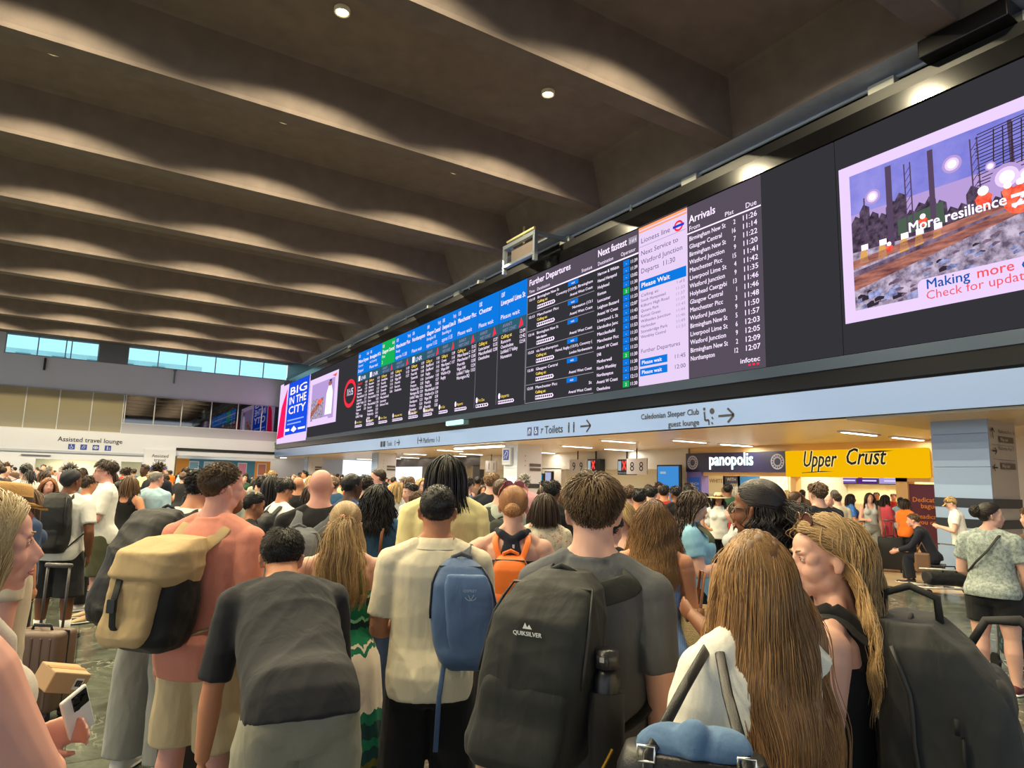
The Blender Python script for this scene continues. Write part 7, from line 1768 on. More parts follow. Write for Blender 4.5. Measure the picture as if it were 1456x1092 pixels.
# ---------------- very long hair, white top, black handbag
t, B = stand(1070, 1.62, 750, -30, 'person in white top with black handbag, seen from behind up close', sex='f', bw=.92, head=(.28, .02, 0), armL=((.26, .04, -1), (.0, .4, -1)), armR=((-.12, .5, -1), (-.3, 1, .1)), sh=.92); B.arm[1] = tuple(p + np.array([-.06, .12, -.02]) if i < 3 else p for i, p in enumerate(B.arm[1])); bodyobj(t, B, SK['fair'], N_NEAR)
hair(B, 'long', ((104, 74, 46), (182, 142, 94)), t, n=11000, length=.86, r=.0009, wave=.007, wl=.24, seed=7, vol=.0, layer=.009, capoff=.004, yf=-.0, tip=(150, 104, 62), out=np.array([.10, -.05, 0]), k=3, pad=.0)
cloth_obj('top', top_mb(B, sleeve=.62, sr=1.6, loose=.5), .007, T('white_crepe', (226, 222, 208)), t, .003, 7); cloth_obj('trousers', legs_mb(B), N_MID, C['jean'], t); shoes(B, SHW, t)
o = held('handbag', 'black leather handbag with silver buckles at the white top', 'handbag', t, (-.165, -.16, .955)); q = MB(); q.loft([[(.155 * k_ * math.copysign(abs(math.cos(a)) ** .5, math.cos(a)), .065 * k_ * math.copysign(abs(math.sin(a)) ** .6, math.sin(a)), z) for a in [2 * PI * i / 30 for i in range(30)]] for z, k_ in ((0, .93), (.01, 1.0), (.1, 1.0), (.2, .93), (.235, .84), (.238, .78))]); q.build('bag_body', M_LEATHER, o, True)
B_hb = o
hw = atD(986, 1060, 1.26); o.location = (float(hw[0]), float(hw[1]), .945); o.rotation_euler = (0, 0, -math.atan2(hw[0], hw[1]))
shl = Matrix.Rotation(t.rotation_euler[2], 3, 'Z') @ Vector(B.at(.838 * B.h, -.07 * B.h, -.0)) + t.location; shl = np.array(Matrix.Rotation(-o.rotation_euler[2], 3, 'Z') @ (shl - o.location))
for sx in (-.085, .09):
    q = MB(); q.tube([(sx, -.066, .07), (sx, -.070, .16), (sx + .004, -.06, .24), lerp(np.array([sx, -.05, .26]), shl, .5) + np.array([0, -.02, 0]), shl + np.array([sx * .12, -.035, -.0]), shl + np.array([sx * .12, .0, .016]), shl + np.array([sx * .1, .05, -.03])], .011, 8, flat=(.25, 1), up=(0, -1, 0)); q.build('strap', M_LEATHER, o, True)
    q = MB(); q.tube([(sx - .014, -.074, .235), (sx - .014, -.074, .262), (sx + .016, -.074, .262), (sx + .016, -.074, .235), (sx - .014, -.074, .235)], .003, 6); q.build('buckle', mat('silver', (214, 212, 206), .2, metal=1), o, True); q = MB(); q.tube([(sx - .015, -.075, .185), (sx + .015, -.075, .185)], .004, 6); q.build('strap_loop', mat('silver', (214, 212, 206), .2, metal=1), o, True)
q = MB(); q.tube([(-.150, -.03, .232), (-.168, -.05, .20), (-.172, -.05, .15)], .003, 6); q.build('zip_pull', mat('gold_trim', (214, 170, 70), .25, metal=1), o)
w0 = np.array(B_hb.location); dt = thing('denim_jacket', 'rolled blue denim jacket stuffed in the black handbag', 'jacket', tuple(w0 + np.array([0, 0, .20])), B_hb.rotation_euler[2])
q = MB(); q.ellipsoid((-.04, 0, .04), (.075, .045, .045)); q.ellipsoid((.04, -.01, .05), (.065, .045, .04)); q.ellipsoid((.0, -.02, .06), (.04, .04, .045)); V, Fq = remesh(q, .005, 1); npmesh('cloth', folds(V, vnormals(V, Fq), .012, 3, 1), Fq, [T('denim_wash', (84, 112, 146))], dt)
# ---------------- woman in profile with sunglasses and the big travel pack
t, B = stand(1177, 1.9, 733, -80, 'person in black vest turned left, sunglasses pushed up, carrying travel pack', sex='f', bw=1.08, limb=1.08, head=(-.55, .08, 0), armL=((.14, .05, -1), (.02, .3, -1)), armR=((.14, .12, -1), (-.2, .9, -.2))); bodyobj(t, B, SK['fair'], .0055, sm=3); eyes(B, t, (92, 84, 70), (132, 100, 70), SK['fair'])
hair(B, 'tuck', ((112, 86, 58), (196, 162, 112)), t, n=6000, length=.40, r=.0010, wave=.009, wl=.15, seed=13, back=.2, vol=.006, tip=(204, 168, 116)); cloth_obj('vest', tank_mb(B, low=.77), .007, C['black'], t, .002); cloth_obj('trousers', legs_mb(B), N_MID, C['bjean'], t); shoes(B, SHB, t)
glasses_on_head(t, B, 'tortoiseshell sunglasses pushed up above the black vest', (84, 56, 40), (96, 64, 58), .116, .048)
M_tp = T('black_travel_nylon', (44, 45, 45), rough=.6, weave=700)
o, b0, r = backpack(t, B, 'huge black travel backpack with carry handles at right', M_tp, .68, 1.36, .36, .33, M_tp, [(.06, .62, .28, .09, None, 0), (.66, .84, .26, .06, None, 0)], wd=.036, vox=.009, amp=.009, seed=31, x0=-.0, prof=([0, .04, .12, .5, .85, .95, 1], [.8, .95, 1, 1, .97, .9, .7]), dprof=([0, .06, .2, .55, .8, .93, 1], [.75, .95, 1.05, 1.0, .82, .62, .4]), zips=False)
top = np.mean(r[-1], axis=0) - b0; mst = mat('webbing_black', (22, 22, 23), .8)
q = MB(); q.tube([top + (.0, .06, -.015), top + (.0, .05, .05), top + (.0, -.01, .075), top + (.0, -.07, .05), top + (.0, -.075, -.03)], .02, 8, flat=(.5, 1), up=(0, 1, 1)); q.build('grab_handle', mst, o, True)
q = MB(); q.tube([top + (.05, -.13, -.07), top + (.06, -.17, .0), top + (.06, -.24, .01), top + (.06, -.30, -.05), top + (.05, -.31, -.15)], .019, 8, flat=(.5, 1), up=(0, 0, 1)); q.build('carry_handle', mst, o, True)
q = MB(); pth = [np.array(p_) - b0 + np.array([-.004, 0, .0]) for p_ in [rw[int(len(rw) * .5)] for rw in r[5:-1]]]; 
q.tube([p_ + (-.002, .06, 0) for p_ in pth], .006, 6); q.build('zip', mat('zip_dark', (30, 30, 32), .5), o, True)
q = MB(); q.box((-.10, -.30, .34), (.10, .012, .09), M=Matrix.Rotation(.35, 3, 'X')); q.build('grey_tab', mat('tab_grey', (96, 94, 98), .7), o, bevel=.004)
q = MB(); q.tube([(-.183, -.03, .34), (-.184, -.03, .45)], .012, 8, flat=(.3, 1)); q.tube([(-.188, -.02, .455), (-.188, -.02, .49)], .006, 6); q.build('side_strap', mst, o, True)
# ---------------- grey heather tee, black shorts, right
g = onZ(1408, 992, 0)
t, B = stand(1402, 5.95, None, 12, 'person in grey heather tee and black shorts with crossbody strap', h=1.60, sex='f', bw=1.24, bd=1.2, limb=1.24, head=(1.1, .0, 0), armR=((.26, .1, -1), (-.1, .5, -.8)), armL=((.2, .08, -1), (-.55, .8, -.2))); bodyobj(t, B, SK['fair'], .009); eyes(B, t, full=False)
hair(B, 'bun', 'dark', t, n=900, r=.003, tie=(-.01, -.1, .05), vol=.028); cloth_obj('tee', top_mb(B, hem=.50, sleeve=.62, loose=.5), .009, C['heather'], t, .006, 3); cloth_obj('shorts', legs_mb(B, to=.36, fit=1.25), .010, C['bshorts'], t); shoes(B, SHR, t)
q = MB(); hB = B.h; w_, d_, y_ = B.row(.7 * hB)
q.tube([B.at(.845 * hB, .062 * hB, -.0 * hB), B.at(.82 * hB, .055 * hB, -.085 * hB), B.at(.75 * hB, .01 * hB, -d_ + y_ - .046), B.at(.68 * hB, -.05 * hB, -d_ + y_ - .05), B.at(.62 * hB, -.105 * hB, -.05)], .011, 8, flat=(.3, 1), up=(0, -1, 0)); q.build('crossbody_strap', mat('strap_black', (22, 24, 22), .7), t, True)
tw = atD(1452, 880, 6.35); t = thing('shopping_trolley', 'black dotted shopping trolley beside the grey heather tee', 'trolley', (float(tw[0]), float(tw[1]), 0), -.7)
q = MB(); q.loft([[(.17 * sx * k_, .12 * sy * k_, z) for sx, sy in ((-1, -1), (1, -1), (1, 1), (-1, 1))] for z, k_ in ((.16, .85), (.2, .95), (.8, 1.0))]); q.build('bag', cloth('dotted_black', (24, 30, 36), pattern=lambda n, tc, b: p_floral(n, tc, b, ((50, 90, 100), (40, 80, 90), (60, 100, 110), (44, 84, 96)), 22)), t, bevel=.02)
q = MB()
for sx in (-1, 1): q.tube([(sx * .15, .14, .02), (sx * .15, .14, 1.02)], .011, 8); q.tube([(sx * .15, .14, .1), (sx * .15, -.2, .02)], .010, 8)
q.tube([(-.15, .14, 1.02), (.15, .14, 1.02)], .014, 8); q.tube([(-.18, .14, .08), (.18, .14, .08)], .008, 8); q.build('frame', mat('trolley_metal', (176, 178, 176), .35, metal=.6), t, True)
for sx in (-1, 1): q = MB(); q.tube([(sx * .18 - .012, .14, .08), (sx * .18 + .012, .14, .08)], .078, 20); q.build('wheel', M_black, t)
t, B = stand(1466, 6.6, 720, -60, 'person in brown top cut by the right edge of the photo', armL='phone'); bodyobj(t, B, SK['fair'], N_MID); hair(B, 'short', 'brown', t, n=300, length=.06, r=.004); cloth_obj('top', top_mb(B, sleeve=1.6), N_MID, C['brown'], t); cloth_obj('trousers', legs_mb(B), N_MID, C['jean'], t); shoes(B, SHB, t)
# ---------------- by the pillar
t, B = stand(1362, 12.0, 713, -95, 'person in tan cap and white tee bending forward by the pillar', lean=.2, head=(0, .55, 0), armL='phone', armR='phone', h=1.62); bodyobj(t, B, SK['fair'], N_MID); hair(B, 'short', 'brown', t, n=200, length=.05, r=.006); cap(B, t, T('tan_cap', (176, 146, 92)), bm=T('tan_cap', (176, 146, 92))); cloth_obj('tee', top_mb(B, loose=.9), N_MID, C['white'], t); cloth_obj('trousers', legs_mb(B), N_MID, C['jean'], t); shoes(B, SHW, t)
sq = {-1: ((.1, 1, .12), (0, -.12, -1)), 1: ((.05, 1, .02), (0, .05, -1))}
g = onZ(1312, 832, 0); az = math.atan2(g[0], g[1])
t = thing('person', 'person in dark jacket sitting low before the maroon poster', 'person', (float(g[0]) + .15, float(g[1]) - .1, -.415), -(az + math.radians(-88))); B = Body(h=1.74, lean=.45, head=(0, .1, 0), legs=sq, armL=((.1, .5, -.9), (-.2, .9, -.35)), armR=((.1, .5, -.9), (-.2, .9, -.35)), stance=.05); PEOPLE.append((float(g[0]), float(g[1])))
bodyobj(t, B, SK['pink'], N_MID); hair(B, 'short', 'brown', t, n=300, length=.05, r=.005); cloth_obj('jacket', top_mb(B, sleeve=1.85, hem=.5), N_MID, C['dnavy'], t); cloth_obj('trousers', legs_mb(B, to=.05), N_MID, C['dnavy'], t); shoes(B, SHB, t)
st_ = thing('stool', 'low dark stool under the sitting dark jacket', 'seat', (float(g[0]) + .2, float(g[1]) - .12, 0), -(az - 1.5)); q = MB(); q.box((0, 0, .36), (.44, .36, .05)); q.build('seat', M_black, st_, bevel=.01)
for sx in (-1, 1):
    for sy in (-1, 1): q = MB(); q.box((sx * .19, sy * .15, .17), (.03, .03, .34)); q.build('leg', M_black, st_)
bx = atD(1312, 802, float(np.dot(np.array([g[0], g[1], .4]) - CC, CF)) - .45); o = thing('shoulder_bag', 'brown shoulder bag at the sitting dark jacket\'s side', 'bag', (float(bx[0]), float(bx[1]), .28), -az); q = MB(); q.box((0, 0, .17), (.24, .10, .34)); q.build('bag_body', mat('bag_brown', (104, 76, 54), .6), o, bevel=.03); q = MB(); q.tube([(-.08, 0, .34), (0, 0, .52), (.08, 0, .34)], .012, 8, flat=(.3, 1)); q.build('strap', mat('bag_brown', (104, 76, 54), .6), o, True)
# baggage trolley with black holdall at the foot of the pillar
g = onZ(1348, 846, 0); t = thing('luggage_trolley', 'low metal luggage trolley at the foot of the pillar', 'trolley', (float(g[0]), float(g[1]), 0), -.6)
q = MB(); q.tube([(-.5, -.2, .13), (.5, -.2, .13)], .014, 8); q.tube([(-.5, .2, .13), (.5, .2, .13)], .014, 8)
for i in range(5): q.tube([(-.5 + i * .25, -.2, .13), (-.5 + i * .25, .2, .13)], .010, 8)
q.tube([(.5, -.2, .13), (.5, -.2, .42), (-.55, -.2, .44)], .014, 8); q.build('frame', mat('trolley_metal', (176, 178, 176), .35, metal=.6), t, True)
for sx in (-1, 1):
    for sy in (-1, 1): q = MB(); q.tube([(sx * .42 - 0, sy * .2 - .015, .055), (sx * .42, sy * .2 + .015, .055)], .055, 14); q.build('wheel', M_black, t)
t2 = thing('holdall', 'black holdall lying on the luggage trolley', 'bag', (float(g[0]), float(g[1]), .145), -.6); q = MB(); q.loft([[(x, .17 * math.cos(a) * k_, .13 + .125 * math.sin(a) * k_) for a in [2 * PI * i / 18 for i in range(18)]] for x, k_ in ((-.36, .6), (-.34, .92), (-.1, 1), (.15, 1), (.34, .92), (.36, .6))]); V, Fq = remesh(q, .014, 1); npmesh('bag_body', folds(V, vnormals(V, Fq), .008, 2, 1), Fq, [T('black_nylon', (28, 29, 31), rough=.6)], t2); q = MB(); q.tube([(-.12, -.08, .22), (-.08, -.1, .33), (.08, -.1, .33), (.12, -.08, .22)], .012, 8, flat=(.4, 1)); q.build('handle', mat('strap_black', (22, 24, 22), .7), t2, True)
# ---------------- the three women and cases before the yellow bakery
t, B = stand(1209, 15.6, 712, 75, 'person in blue romper walking right by silver suitcase', sex='f', bw=1.1, limb=1.1, armR='hold', h=1.6, legs={-1: ((0, .2, -1), (0, .05, -1)), 1: ((0, -.12, -1), (0, -.25, -1))}); bodyobj(t, B, SK['tan'], N_MID); hair(B, 'bob', 'dark', t, n=300, length=.26, r=.006); cloth_obj('top', top_mb(B, sleeve=.7), N_MID, C['romper'], t); cloth_obj('shorts', legs_mb(B, to=.36, fit=1.5, flare=1.2), N_MID, C['romper'], t); shoes(B, SHW, t)
t, B = stand(1236, 15.2, 706, 165, 'person in pale grey top and grey trousers beside pink dress', sex='f', armR='hold', h=1.64); bodyobj(t, B, SK['fair'], N_MID); hair(B, 'long', 'dbrown', t, n=300, length=.42, r=.006); cloth_obj('top', tank_mb(B), N_MID, C['pgrey'], t); cloth_obj('trousers', legs_mb(B, fit=1.8, flare=1.2), N_MID, C['sweat'], t); shoes(B, SHW, t)
t, B = stand(1258, 16.0, 712, 62, 'person in bright pink dress with black suitcase', sex='f', bw=1.18, bd=1.15, limb=1.1, armR='hold', armL='hold', h=1.6); bodyobj(t, B, SK['tan'], N_MID); hair(B, 'bob', 'dark', t, n=300, length=.28, r=.006); skirt_obj(B, 'dress', C['pink'], t, z0=.8, z1=.2, flare=1.35, n=60); cloth_obj('sleeves', top_mb(B, sleeve=1.3, hem=.62), N_MID, C['pink'], t); shoes(B, SHW, t)
g = onZ(1227, 813, 0); suitcase(float(g[0]), float(g[1]), -.95, 'silver hard-shell suitcase by the blue romper', mat('case_silver', (168, 172, 174), .4), .5, .28, .68, .3)
g = onZ(1268, 813, 0); suitcase(float(g[0]), float(g[1]), -1.0, 'black soft suitcase in front of the pink dress', mat('case_black', (28, 28, 30), .6), .46, .28, .66, .35, ribs=False)
# suitcases in the queue
g = atD(50, 1000, 4.5); suitcase(float(g[0]), float(g[1]), -.6, 'brown suitcase with raised handle before the black knee-length shorts', mat('case_brown', (92, 70, 56), .5), .36, .22, .52, .42)
g = atD(292, 1040, 3.45); suitcase(float(g[0]), float(g[1]), .2, 'black suitcase behind the khaki shorts', mat('case_black', (28, 28, 30), .6), .40, .25, .62, .1, ribs=False)
g = onZ(566, 938, 0); t = thing('holdall', 'grey clear-sided bag on the floor behind the tie-dye dress', 'bag', (float(g[0]), float(g[1]), 0), .3); q = MB(); q.loft([[(.2 * k_ * math.copysign(abs(math.cos(a)) ** .6, math.cos(a)), .12 * k_ * math.copysign(abs(math.sin(a)) ** .6, math.sin(a)), z) for a in [2 * PI * i / 22 for i in range(22)]] for z, k_ in ((0, .9), (.03, 1), (.2, 1.02), (.33, .9), (.36, .6))]); V, Fq = remesh(q, .014, 1); npmesh('bag_body', folds(V, vnormals(V, Fq), .008, 2, 1), Fq, [T('grey_nylon', (92, 94, 96), rough=.5)], t); q = MB(); q.tube([(-.08, 0, .34), (-.05, 0, .45), (.05, 0, .45), (.08, 0, .34)], .01, 8, flat=(.4, 1)); q.build('handle', mat('strap_black', (22, 24, 22), .7), t, True)
# ---------------- middle distance, each as photographed
def mid(px, D, yt, face, label, sex='m', skin_='fair', hs='short', hc='dbrown', top='black', sleeve=.72, bot='bjean', length=.05, h=None, tk=None, bw=1.05, **kw):
    hk = {k: kw.pop(k) for k in ('bald', 'yf', 'wave', 'wl', 'vol', 'tie', 'tip') if k in kw}
    t, B = stand(px, D, yt, face, label, sex=sex, h=h, bw=bw, **kw); v = .013 if D < 8 else .016
    bodyobj(t, B, SK[skin_], v)
    if hs: hair(B, hs, hc, t, n=420 if D < 7 else 220, length=length, r=.0042 if D < 7 else .0065, seed=int(px), **hk)
    tm = C[top] if isinstance(top, str) else top
    cloth_obj('top', tank_mb(B) if tk else top_mb(B, sleeve=sleeve), v, tm, t); cloth_obj('trousers', legs_mb(B), v + .003, C[bot], t); shoes(B, SHT if px == 150 else SHB, t)
    if abs(((face + 180) % 360) - 180) > 60: eyes(B, t, full=False)
    return t, B
t, B = mid(457, 4.35, 665, 8, 'person in black tee with grey backpack, seen from behind', bw=1.1, skin_='pink', hs=None, head=(.08, -.05, 0))
backpack(t, B, 'grey backpack with front pocket on a black tee', T('grey_cordura', (104, 108, 112), weave=500), .92, 1.36, .33, .20, None, [(.08, .5, .26, .06, None, 0)], x0=-.1, tilt=.03, wd=.034)
mid(500, 6.2, 673, 55, 'person in blue patterned shirt looking right', skin_='dark', hs='buzz', hc='black', top='pblue', bw=1.15)
t, B = mid(538, 5.2, 688, 4, 'person in denim blue top with brown-strapped handbag', sex='f', skin_='tan', hs='long', hc='black', length=.36, wave=.012, top='denim', bot='jean', vol=.012, bw=1.12)
o = held('handbag', 'blue handbag with tan strap on the denim blue top', 'handbag', t, (.16, -.16, .86)); q = MB(); q.box((0, 0, .1), (.26, .09, .2)); q.build('bag_body', C['denim'], o, bevel=.02); q = MB(); q.box((0, -.05, .19), (.26, .008, .025)); q.build('trim', M_brownl, o); q = MB(); q.tube([(-.11, 0, .2), (-.10, .0, .4), (-.08, .1, .52)], .012, 8, flat=(.3, 1), up=(0, -1, 0)); q.build('strap', M_brownl, o, True)
t, B = mid(361, 5.4, 698, 75, 'person in black top with yellow flower clip reading phone', sex='f', skin_='olive', hs='bun', hc='black', head=(0, .35, 0), armR='phone', armL='phone'); q = MB()
for a in range(5): q.ellipsoid(B.headpt((.05 + .012 * math.cos(a * 1.26), -.04, .11 + .012 * math.sin(a * 1.26))), (.007, .007, .007))
q.build('flower_clip', mat('clip_yellow', (230, 214, 140), .4), t, True); phone(t, B, 1, 'dark phone held by the flower clip wearer')
t, B = mid(404, 6.8, 681, 60, 'person in white long sleeves and black backpack looking down', skin_='tan', hc='black', top='white', sleeve=1.7, length=.07, head=(0, .4, 0), h=1.63); backpack(t, B, 'black backpack on the white long sleeves', T('black_nylon', (28, 29, 31), rough=.6), .92, 1.3, .3, .16, None, (), zips=False)
mid(425, 8.8, 677, 10, 'person in black top farther behind the grey backpack', skin_='tan', hs=None, top='black')
mid(585, 8.3, 687, -120, 'person in pale grey tee facing left beside the denim blue top', skin_='fair', hc='black', top='pgrey', head=(0, .1, 0))
mid(565, 10.5, 685, 20, 'person in pale grey top behind the denim blue top', sex='f', hs='long', hc='blonde', length=.3, top='pgrey')
mid(664, 9.2, 679, 40, 'person in blue polo just right of the pale yellow tee', hc='dark', top='bpolo')
mid(652, 7.4, 688, 15, 'person in orange top mostly hidden behind the pale yellow tee', hc='dark', top='orange')
mid(699, 8.3, 672, 10, 'tall person in dark navy top behind the sage grey shirt', hc='lbrown', top='dnavy', length=.07)
t, B = mid(712, 6.6, 681, 12, 'person in long-sleeved sage grey shirt with olive black rucksack', hc='brown', hs='buzz', top='gshirt', sleeve=1.6); backpack(t, B, 'dark strapped rucksack on the sage grey shirt', T('olive_black', (52, 56, 52)), .9, 1.32, .28, .14, None, (), x0=.06, zips=False)
mid(688, 13, 690, 180, 'person in beige top facing the camera near the ear-symbol pillar', sex='f', skin_='tan', hs='bob', hc='dbrown', length=.2, top='beige')
mid(785, 6.9, 683, 15, 'person in black top close behind the pale floral blouse', hc='black', top='black', skin_='brown')
mid(806, 7.6, 692, 20, 'person in beige top between floral blouse and dark grey tee', sex='f', hs='bob', hc='brown', length=.2, top='beige')
mid(893, 8.0, 690, -10, 'person in dark navy tee below the panel of eights, farther one', hc='brown', top='dnavy', length=.06)
mid(909, 7.3, 693, 8, 'person in dark navy tee below the panel of eights, nearer one', hs='short', hc='black', bald=.3, top='dnavy', length=.03, skin_='tan')
mid(926, 9.6, 691, 10, 'person in navy just left of the large blue screen', hc='black', top='dnavy')
mid(944, 10.6, 690, 15, 'person in red top below the large blue screen', hc='dark', top='red', skin_='tan')
mid(961, 9.9, 691, -30, 'person in black top looking down beside the large blue screen', hc='black', top='black', skin_='brown', armL='phone', head=(0, .3, 0))
mid(979, 11.5, 690, 10, 'person in black top at the purple pilaster', hc='black', top='black')
t, B = mid(1021, 12.2, 703, 178, 'person in wide straw sun hat and white top', sex='f', skin_='tan', hs='long', hc='dark', length=.28, top='white', armR='hip', h=1.56); straw_hat(B, t, .3, (222, 200, 156), 'sun_hat')
mid(1035, 13.2, 690, 12, 'person in dark green top behind the sun hat', hc='black', top='gtop', skin_='brown', h=1.74)
mid(1046, 7.0, 716, -95, 'person in pale grey top facing left below the green top', sex='f', hs='long', hc='dbrown', length=.3, top='pgrey', h=1.52)
mid(1118, 14.5, 697, 20, 'person in dark floral top far behind the glasses wearer', sex='f', hs='long', hc='blonde', length=.3, top='dfloral')
mid(1132, 12.5, 699, 150, 'person in dark vest facing camera near the shop sign joint', sex='f', hs='long', hc='brown', length=.3, top='dfloral', tk=True)
t, B = mid(1163, 7.0, 688, -40, 'person in dark navy shirt standing below the yellow sign', hc='brown', top='dnavy', bw=1.15, length=.06, h=1.75)
mid(1178, 12.6, 704, -170, 'person in dark navy top facing camera before the yellow bakery', skin_='pink', hs=None, top='dnavy')
mid(1190, 13.4, 702, -20, 'person in beige top by the bakery entrance', hc='dbrown', top='beige')
mid(1270, 20.4, 702, 178, 'person in red top behind the bakery counter', hc='brown', top='red', skin_='pink')
mid(1246, 20.3, 700, 175, 'person in black top behind the bakery counter', hc='black', top='black', skin_='tan')
mid(72, 8.9, 679, 176, 'person in navy top facing the camera beside the headscarf wearer', sex='f', skin_='pink', hs='long', hc='auburn', length=.3, top='dnavy')
mid(186, 9.0, 676, 30, 'person in black vest with hand on hip by white tee', sex='f', skin_='tan', hs='long', hc='brown', length=.25, top='black', tk=True, armR=((.5, -.2, -.9), (-.3, .6, -.7)))
mid(171, 11, 684, 10, 'person in black tee behind the tall white tee wearer', hs='buzz', hc='black', top='black', skin_='brown')
mid(46, 5.6, 690, 60, 'person in denim blue top left of the black knee-length shorts', sex='f', skin_='tan', hs='long', hc='brown', length=.25, top='jean', h=1.5)
mid(150, 9.6, 700, 100, 'person in black top and tan shoes behind the knee-length shorts', sex='f', skin_='fair', hs='bob', hc='dbrown', length=.2, top='black', h=1.5)
mid(520, 7.4, 676, 15, 'person in black tee right of the blue patterned shirt', hc='dark', top='black', length=.05)
mid(445, 7.6, 690, -30, 'person in black tee behind the grey backpack strap', sex='f', hs='bob', hc='dbrown', length=.18, top='black')
mid(388, 7.6, 676, 15, 'person in navy top directly behind the white long sleeves', sex='f', skin_='olive', hs='long', hc='black', length=.3, top='dnavy')
mid(374, 9.2, 677, 25, 'person in navy top behind the yellow flower clip', skin_='olive', hc='black', top='dnavy')
mid(337, 8.2, 682, 35, 'person in sage grey tee just right of the salmon tee', hc='grey', top='gshirt')
mid(600, 9.8, 680, 160, 'person in beige top facing the camera left of pale yellow tee', sex='f', hs='bob', hc='blonde', length=.2, top='beige')
mid(596, 6.2, 702, 30, 'person in pale grey tee just left of the pale yellow tee', skin_='fair', hc='brown', top='pgrey', h=1.55)
# ================================================================== THE FAR CROWD: one archetype of each kind, copied person by person
ARCH = []
def arche(sex, pose, bw):
    t = thing('person', 'source', 'person', (0, 0, 0)); B = Body(h=1.70, sex=sex, bw=bw, armL=pose[0], armR=pose[1]); v = .024
    V, Fq = remesh(B.body_mb(1, True), .02, 2); body = npmesh('body', V, Fq, [SK['fair']], t)
    tops = [cloth_obj('top', top_mb(B, sleeve=s), v, C['black'], t, .004) for s in (.72, 1.7)]
    legs = [cloth_obj('trousers', legs_mb(B), v, C['jean'], t, .004), cloth_obj('shorts', legs_mb(B, to=.27, fit=1.5), v, C['khaki'], t, .004)]
    hs = {}
    for nm, st, ln in ((('short', 'short', .045), ('buzz', 'buzz', .02), ('curly', 'afro', .06)) if sex == 'm' else (('long', 'long', .36), ('bob', 'bob', .22), ('bun', 'bun', .2), ('tail', 'tail', .25))):
        for hc in ('black', 'dbrown', 'brown', 'blonde', 'grey'): hs[nm, hc] = hair(B, st, hc, t, n=90, length=ln, r=.0095, seed=len(hs), k=3, steps=6 if st in ('long', 'bob', 'tail') else None)
    capo = cap_mesh(B, .018, .01, noise=0, nu=20, nv=8); capm = npmesh('cap', capo[0], capo[1], [C['black']], t)
    nsh = len(t.children); shoes(B, SHB, t); sh = [c for c in COL.objects if c.parent == t and c.name.startswith('shoe')]
    return dict(t=t, body=body, tops=tops, legs=legs, hair=hs, cap=capm, shoes=sh)
SRC = [arche('m', ('down', 'down'), 1.05), arche('m', ('down', 'phone'), 1.15), arche('f', ('down', 'hold'), 1.02), arche('f', ('phone', 'down'), 1.12)]
for s in SRC:   # the sources leave the scene; only their copies stand in it
    for c in [s['body'], s['cap']] + s['tops'] + s['legs'] + list(s['hair'].values()) + s['shoes']:
        for g in [k for k in bpy.data.objects if k.parent == c]: COL.objects.unlink(g)
        COL.objects.unlink(c)
    COL.objects.unlink(s['t'])
def cp(o, par, m=None):
    c = o.copy(); COL.objects.link(c); c.parent = par
    if m: c.material_slots[0].link = 'OBJECT'; c.material_slots[0].material = m
    return c
TOPS = [('black', C['black']), ('white', C['white']), ('navy', C['dnavy']), ('grey', C['pgrey']), ('light blue', C['lblue']), ('beige', C['beige']), ('red', C['red']), ('dark green', C['gtop']), ('pink', T('dusty_pink_tee', (206, 150, 156))), ('denim blue', C['denim']), ('charcoal', C['char']), ('yellow', C['yellow']), ('orange', C['orange']), ('brown', C['brown'])]
SPOTS = [(-30, 205, 'under the lounge sign'), (205, 262, 'before the narrow lounge pier'), (262, 400, 'before the coloured hoardings'), (400, 500, 'below the red clock'), (500, 600, 'below the blue columns'), (600, 725, 'left of the ear-symbol pillar'), (725, 800, 'right of the ear-symbol pillar'), (800, 975, 'near the platform eights and nines'), (975, 1130, 'outside the navy shop'), (1130, 1330, 'outside the yellow bakery')]
rc_ = random.Random(41); used = set(); made = 0; tries = 0
PXY = list(PEOPLE)
plan = [(rc_.uniform(-25, 720), rc_.choice((rc_.uniform(7.5, 14), rc_.uniform(11, 26), rc_.uniform(20, 50)))) for _ in range(900)] + [(rc_.uniform(720, 1130), rc_.uniform(9, 24)) for _ in range(120)] + [(rc_.uniform(1130, 1300), rc_.uniform(14, 19)) for _ in range(30)]
rc_.shuffle(plan)
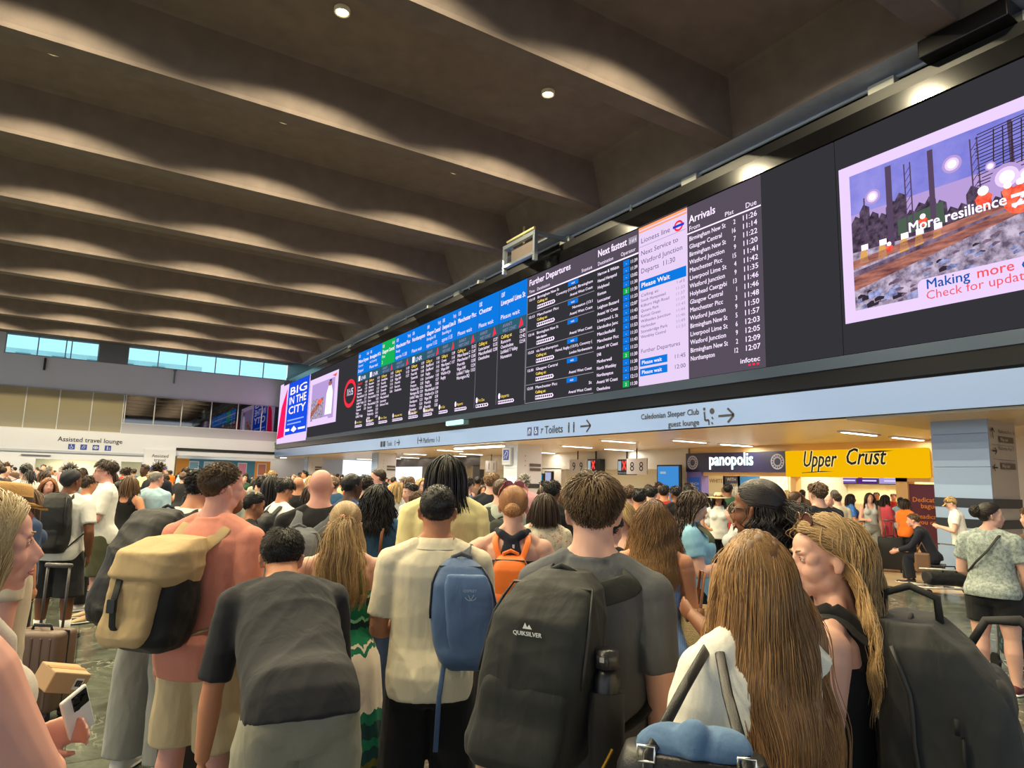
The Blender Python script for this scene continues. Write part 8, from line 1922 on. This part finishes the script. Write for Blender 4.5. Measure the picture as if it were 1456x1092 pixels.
for px, D in plan:
    if made >= 215: break
    g = atD(px, horizon(px), D); x, y = float(g[0]), float(g[1])
    if y > YF - 1.5 or x > XW - 1.0 or (14.1 < x < 16.1 and any(abs(y - c) < 1.2 for c in (6.5, 23.5, 39.5, 55.5))): continue
    if any((x - a) ** 2 + (y - b) ** 2 < .78 ** 2 for a, b in PXY): continue
    if px > 720 and sum(1 for a, b in PXY if b > 0 and (x - a) ** 2 + (y - b) ** 2 < 1.2) > 1: continue
    s = rc_.choice(SRC); hk = rc_.choice(list(s['hair'])); top = rc_.choice(TOPS); spot = next(n for a, b, n in SPOTS if a <= px < b)
    if hk[1] in ('grey', 'blonde') and rc_.random() < .45: hk = (hk[0], 'dbrown')
    capd = rc_.random() < .08; dist = 'nearer' if D < 13 else 'farther'
    lg = rc_.random() < .25; turn = rc_.choice((rc_.gauss(0, .5), rc_.uniform(-PI, PI))); ta = abs((turn + PI) % (2 * PI) - PI)
    pose = 'facing away' if ta < .8 else 'facing the camera' if ta > 2.35 else 'turned right' if ((turn + PI) % (2 * PI) - PI) < 0 else 'turned left'
    lab = 'person in %s %stop%s %s %s' % (top[0], 'long-sleeved ' if lg else '', ' and dark cap' if capd else '', pose, spot)
    if lab in used: continue
    used.add(lab); PXY.append((x, y)); made += 1
    t = thing('person', lab, 'person', (x, y, 0), -math.atan2(x, y) + turn, 'travellers in the far crowd'); k = rc_.uniform(.91, 1.07) * (1.0 if s in SRC[:2] else .965); t.scale = (k, k, k)
    sk = SK[rc_.choice(('fair', 'fair', 'pink', 'tan', 'olive', 'brown', 'dark'))] if hk[1] in ('black', 'dbrown') else SK[rc_.choice(('fair', 'pink'))]
    cp(s['body'], t, sk); cp(s['tops'][lg], t, top[1]); cp(s['legs'][rc_.random() < .35], t, rc_.choice((C['jean'], C['bjean'], C['khaki'], C['dnavy'], C['sweat'])))
    cp(s['hair'][hk], t)
    if capd: cp(s['cap'], t, C['black'])
    for q in s['shoes']: cp(q, t, rc_.choice((SHB, SHW)))
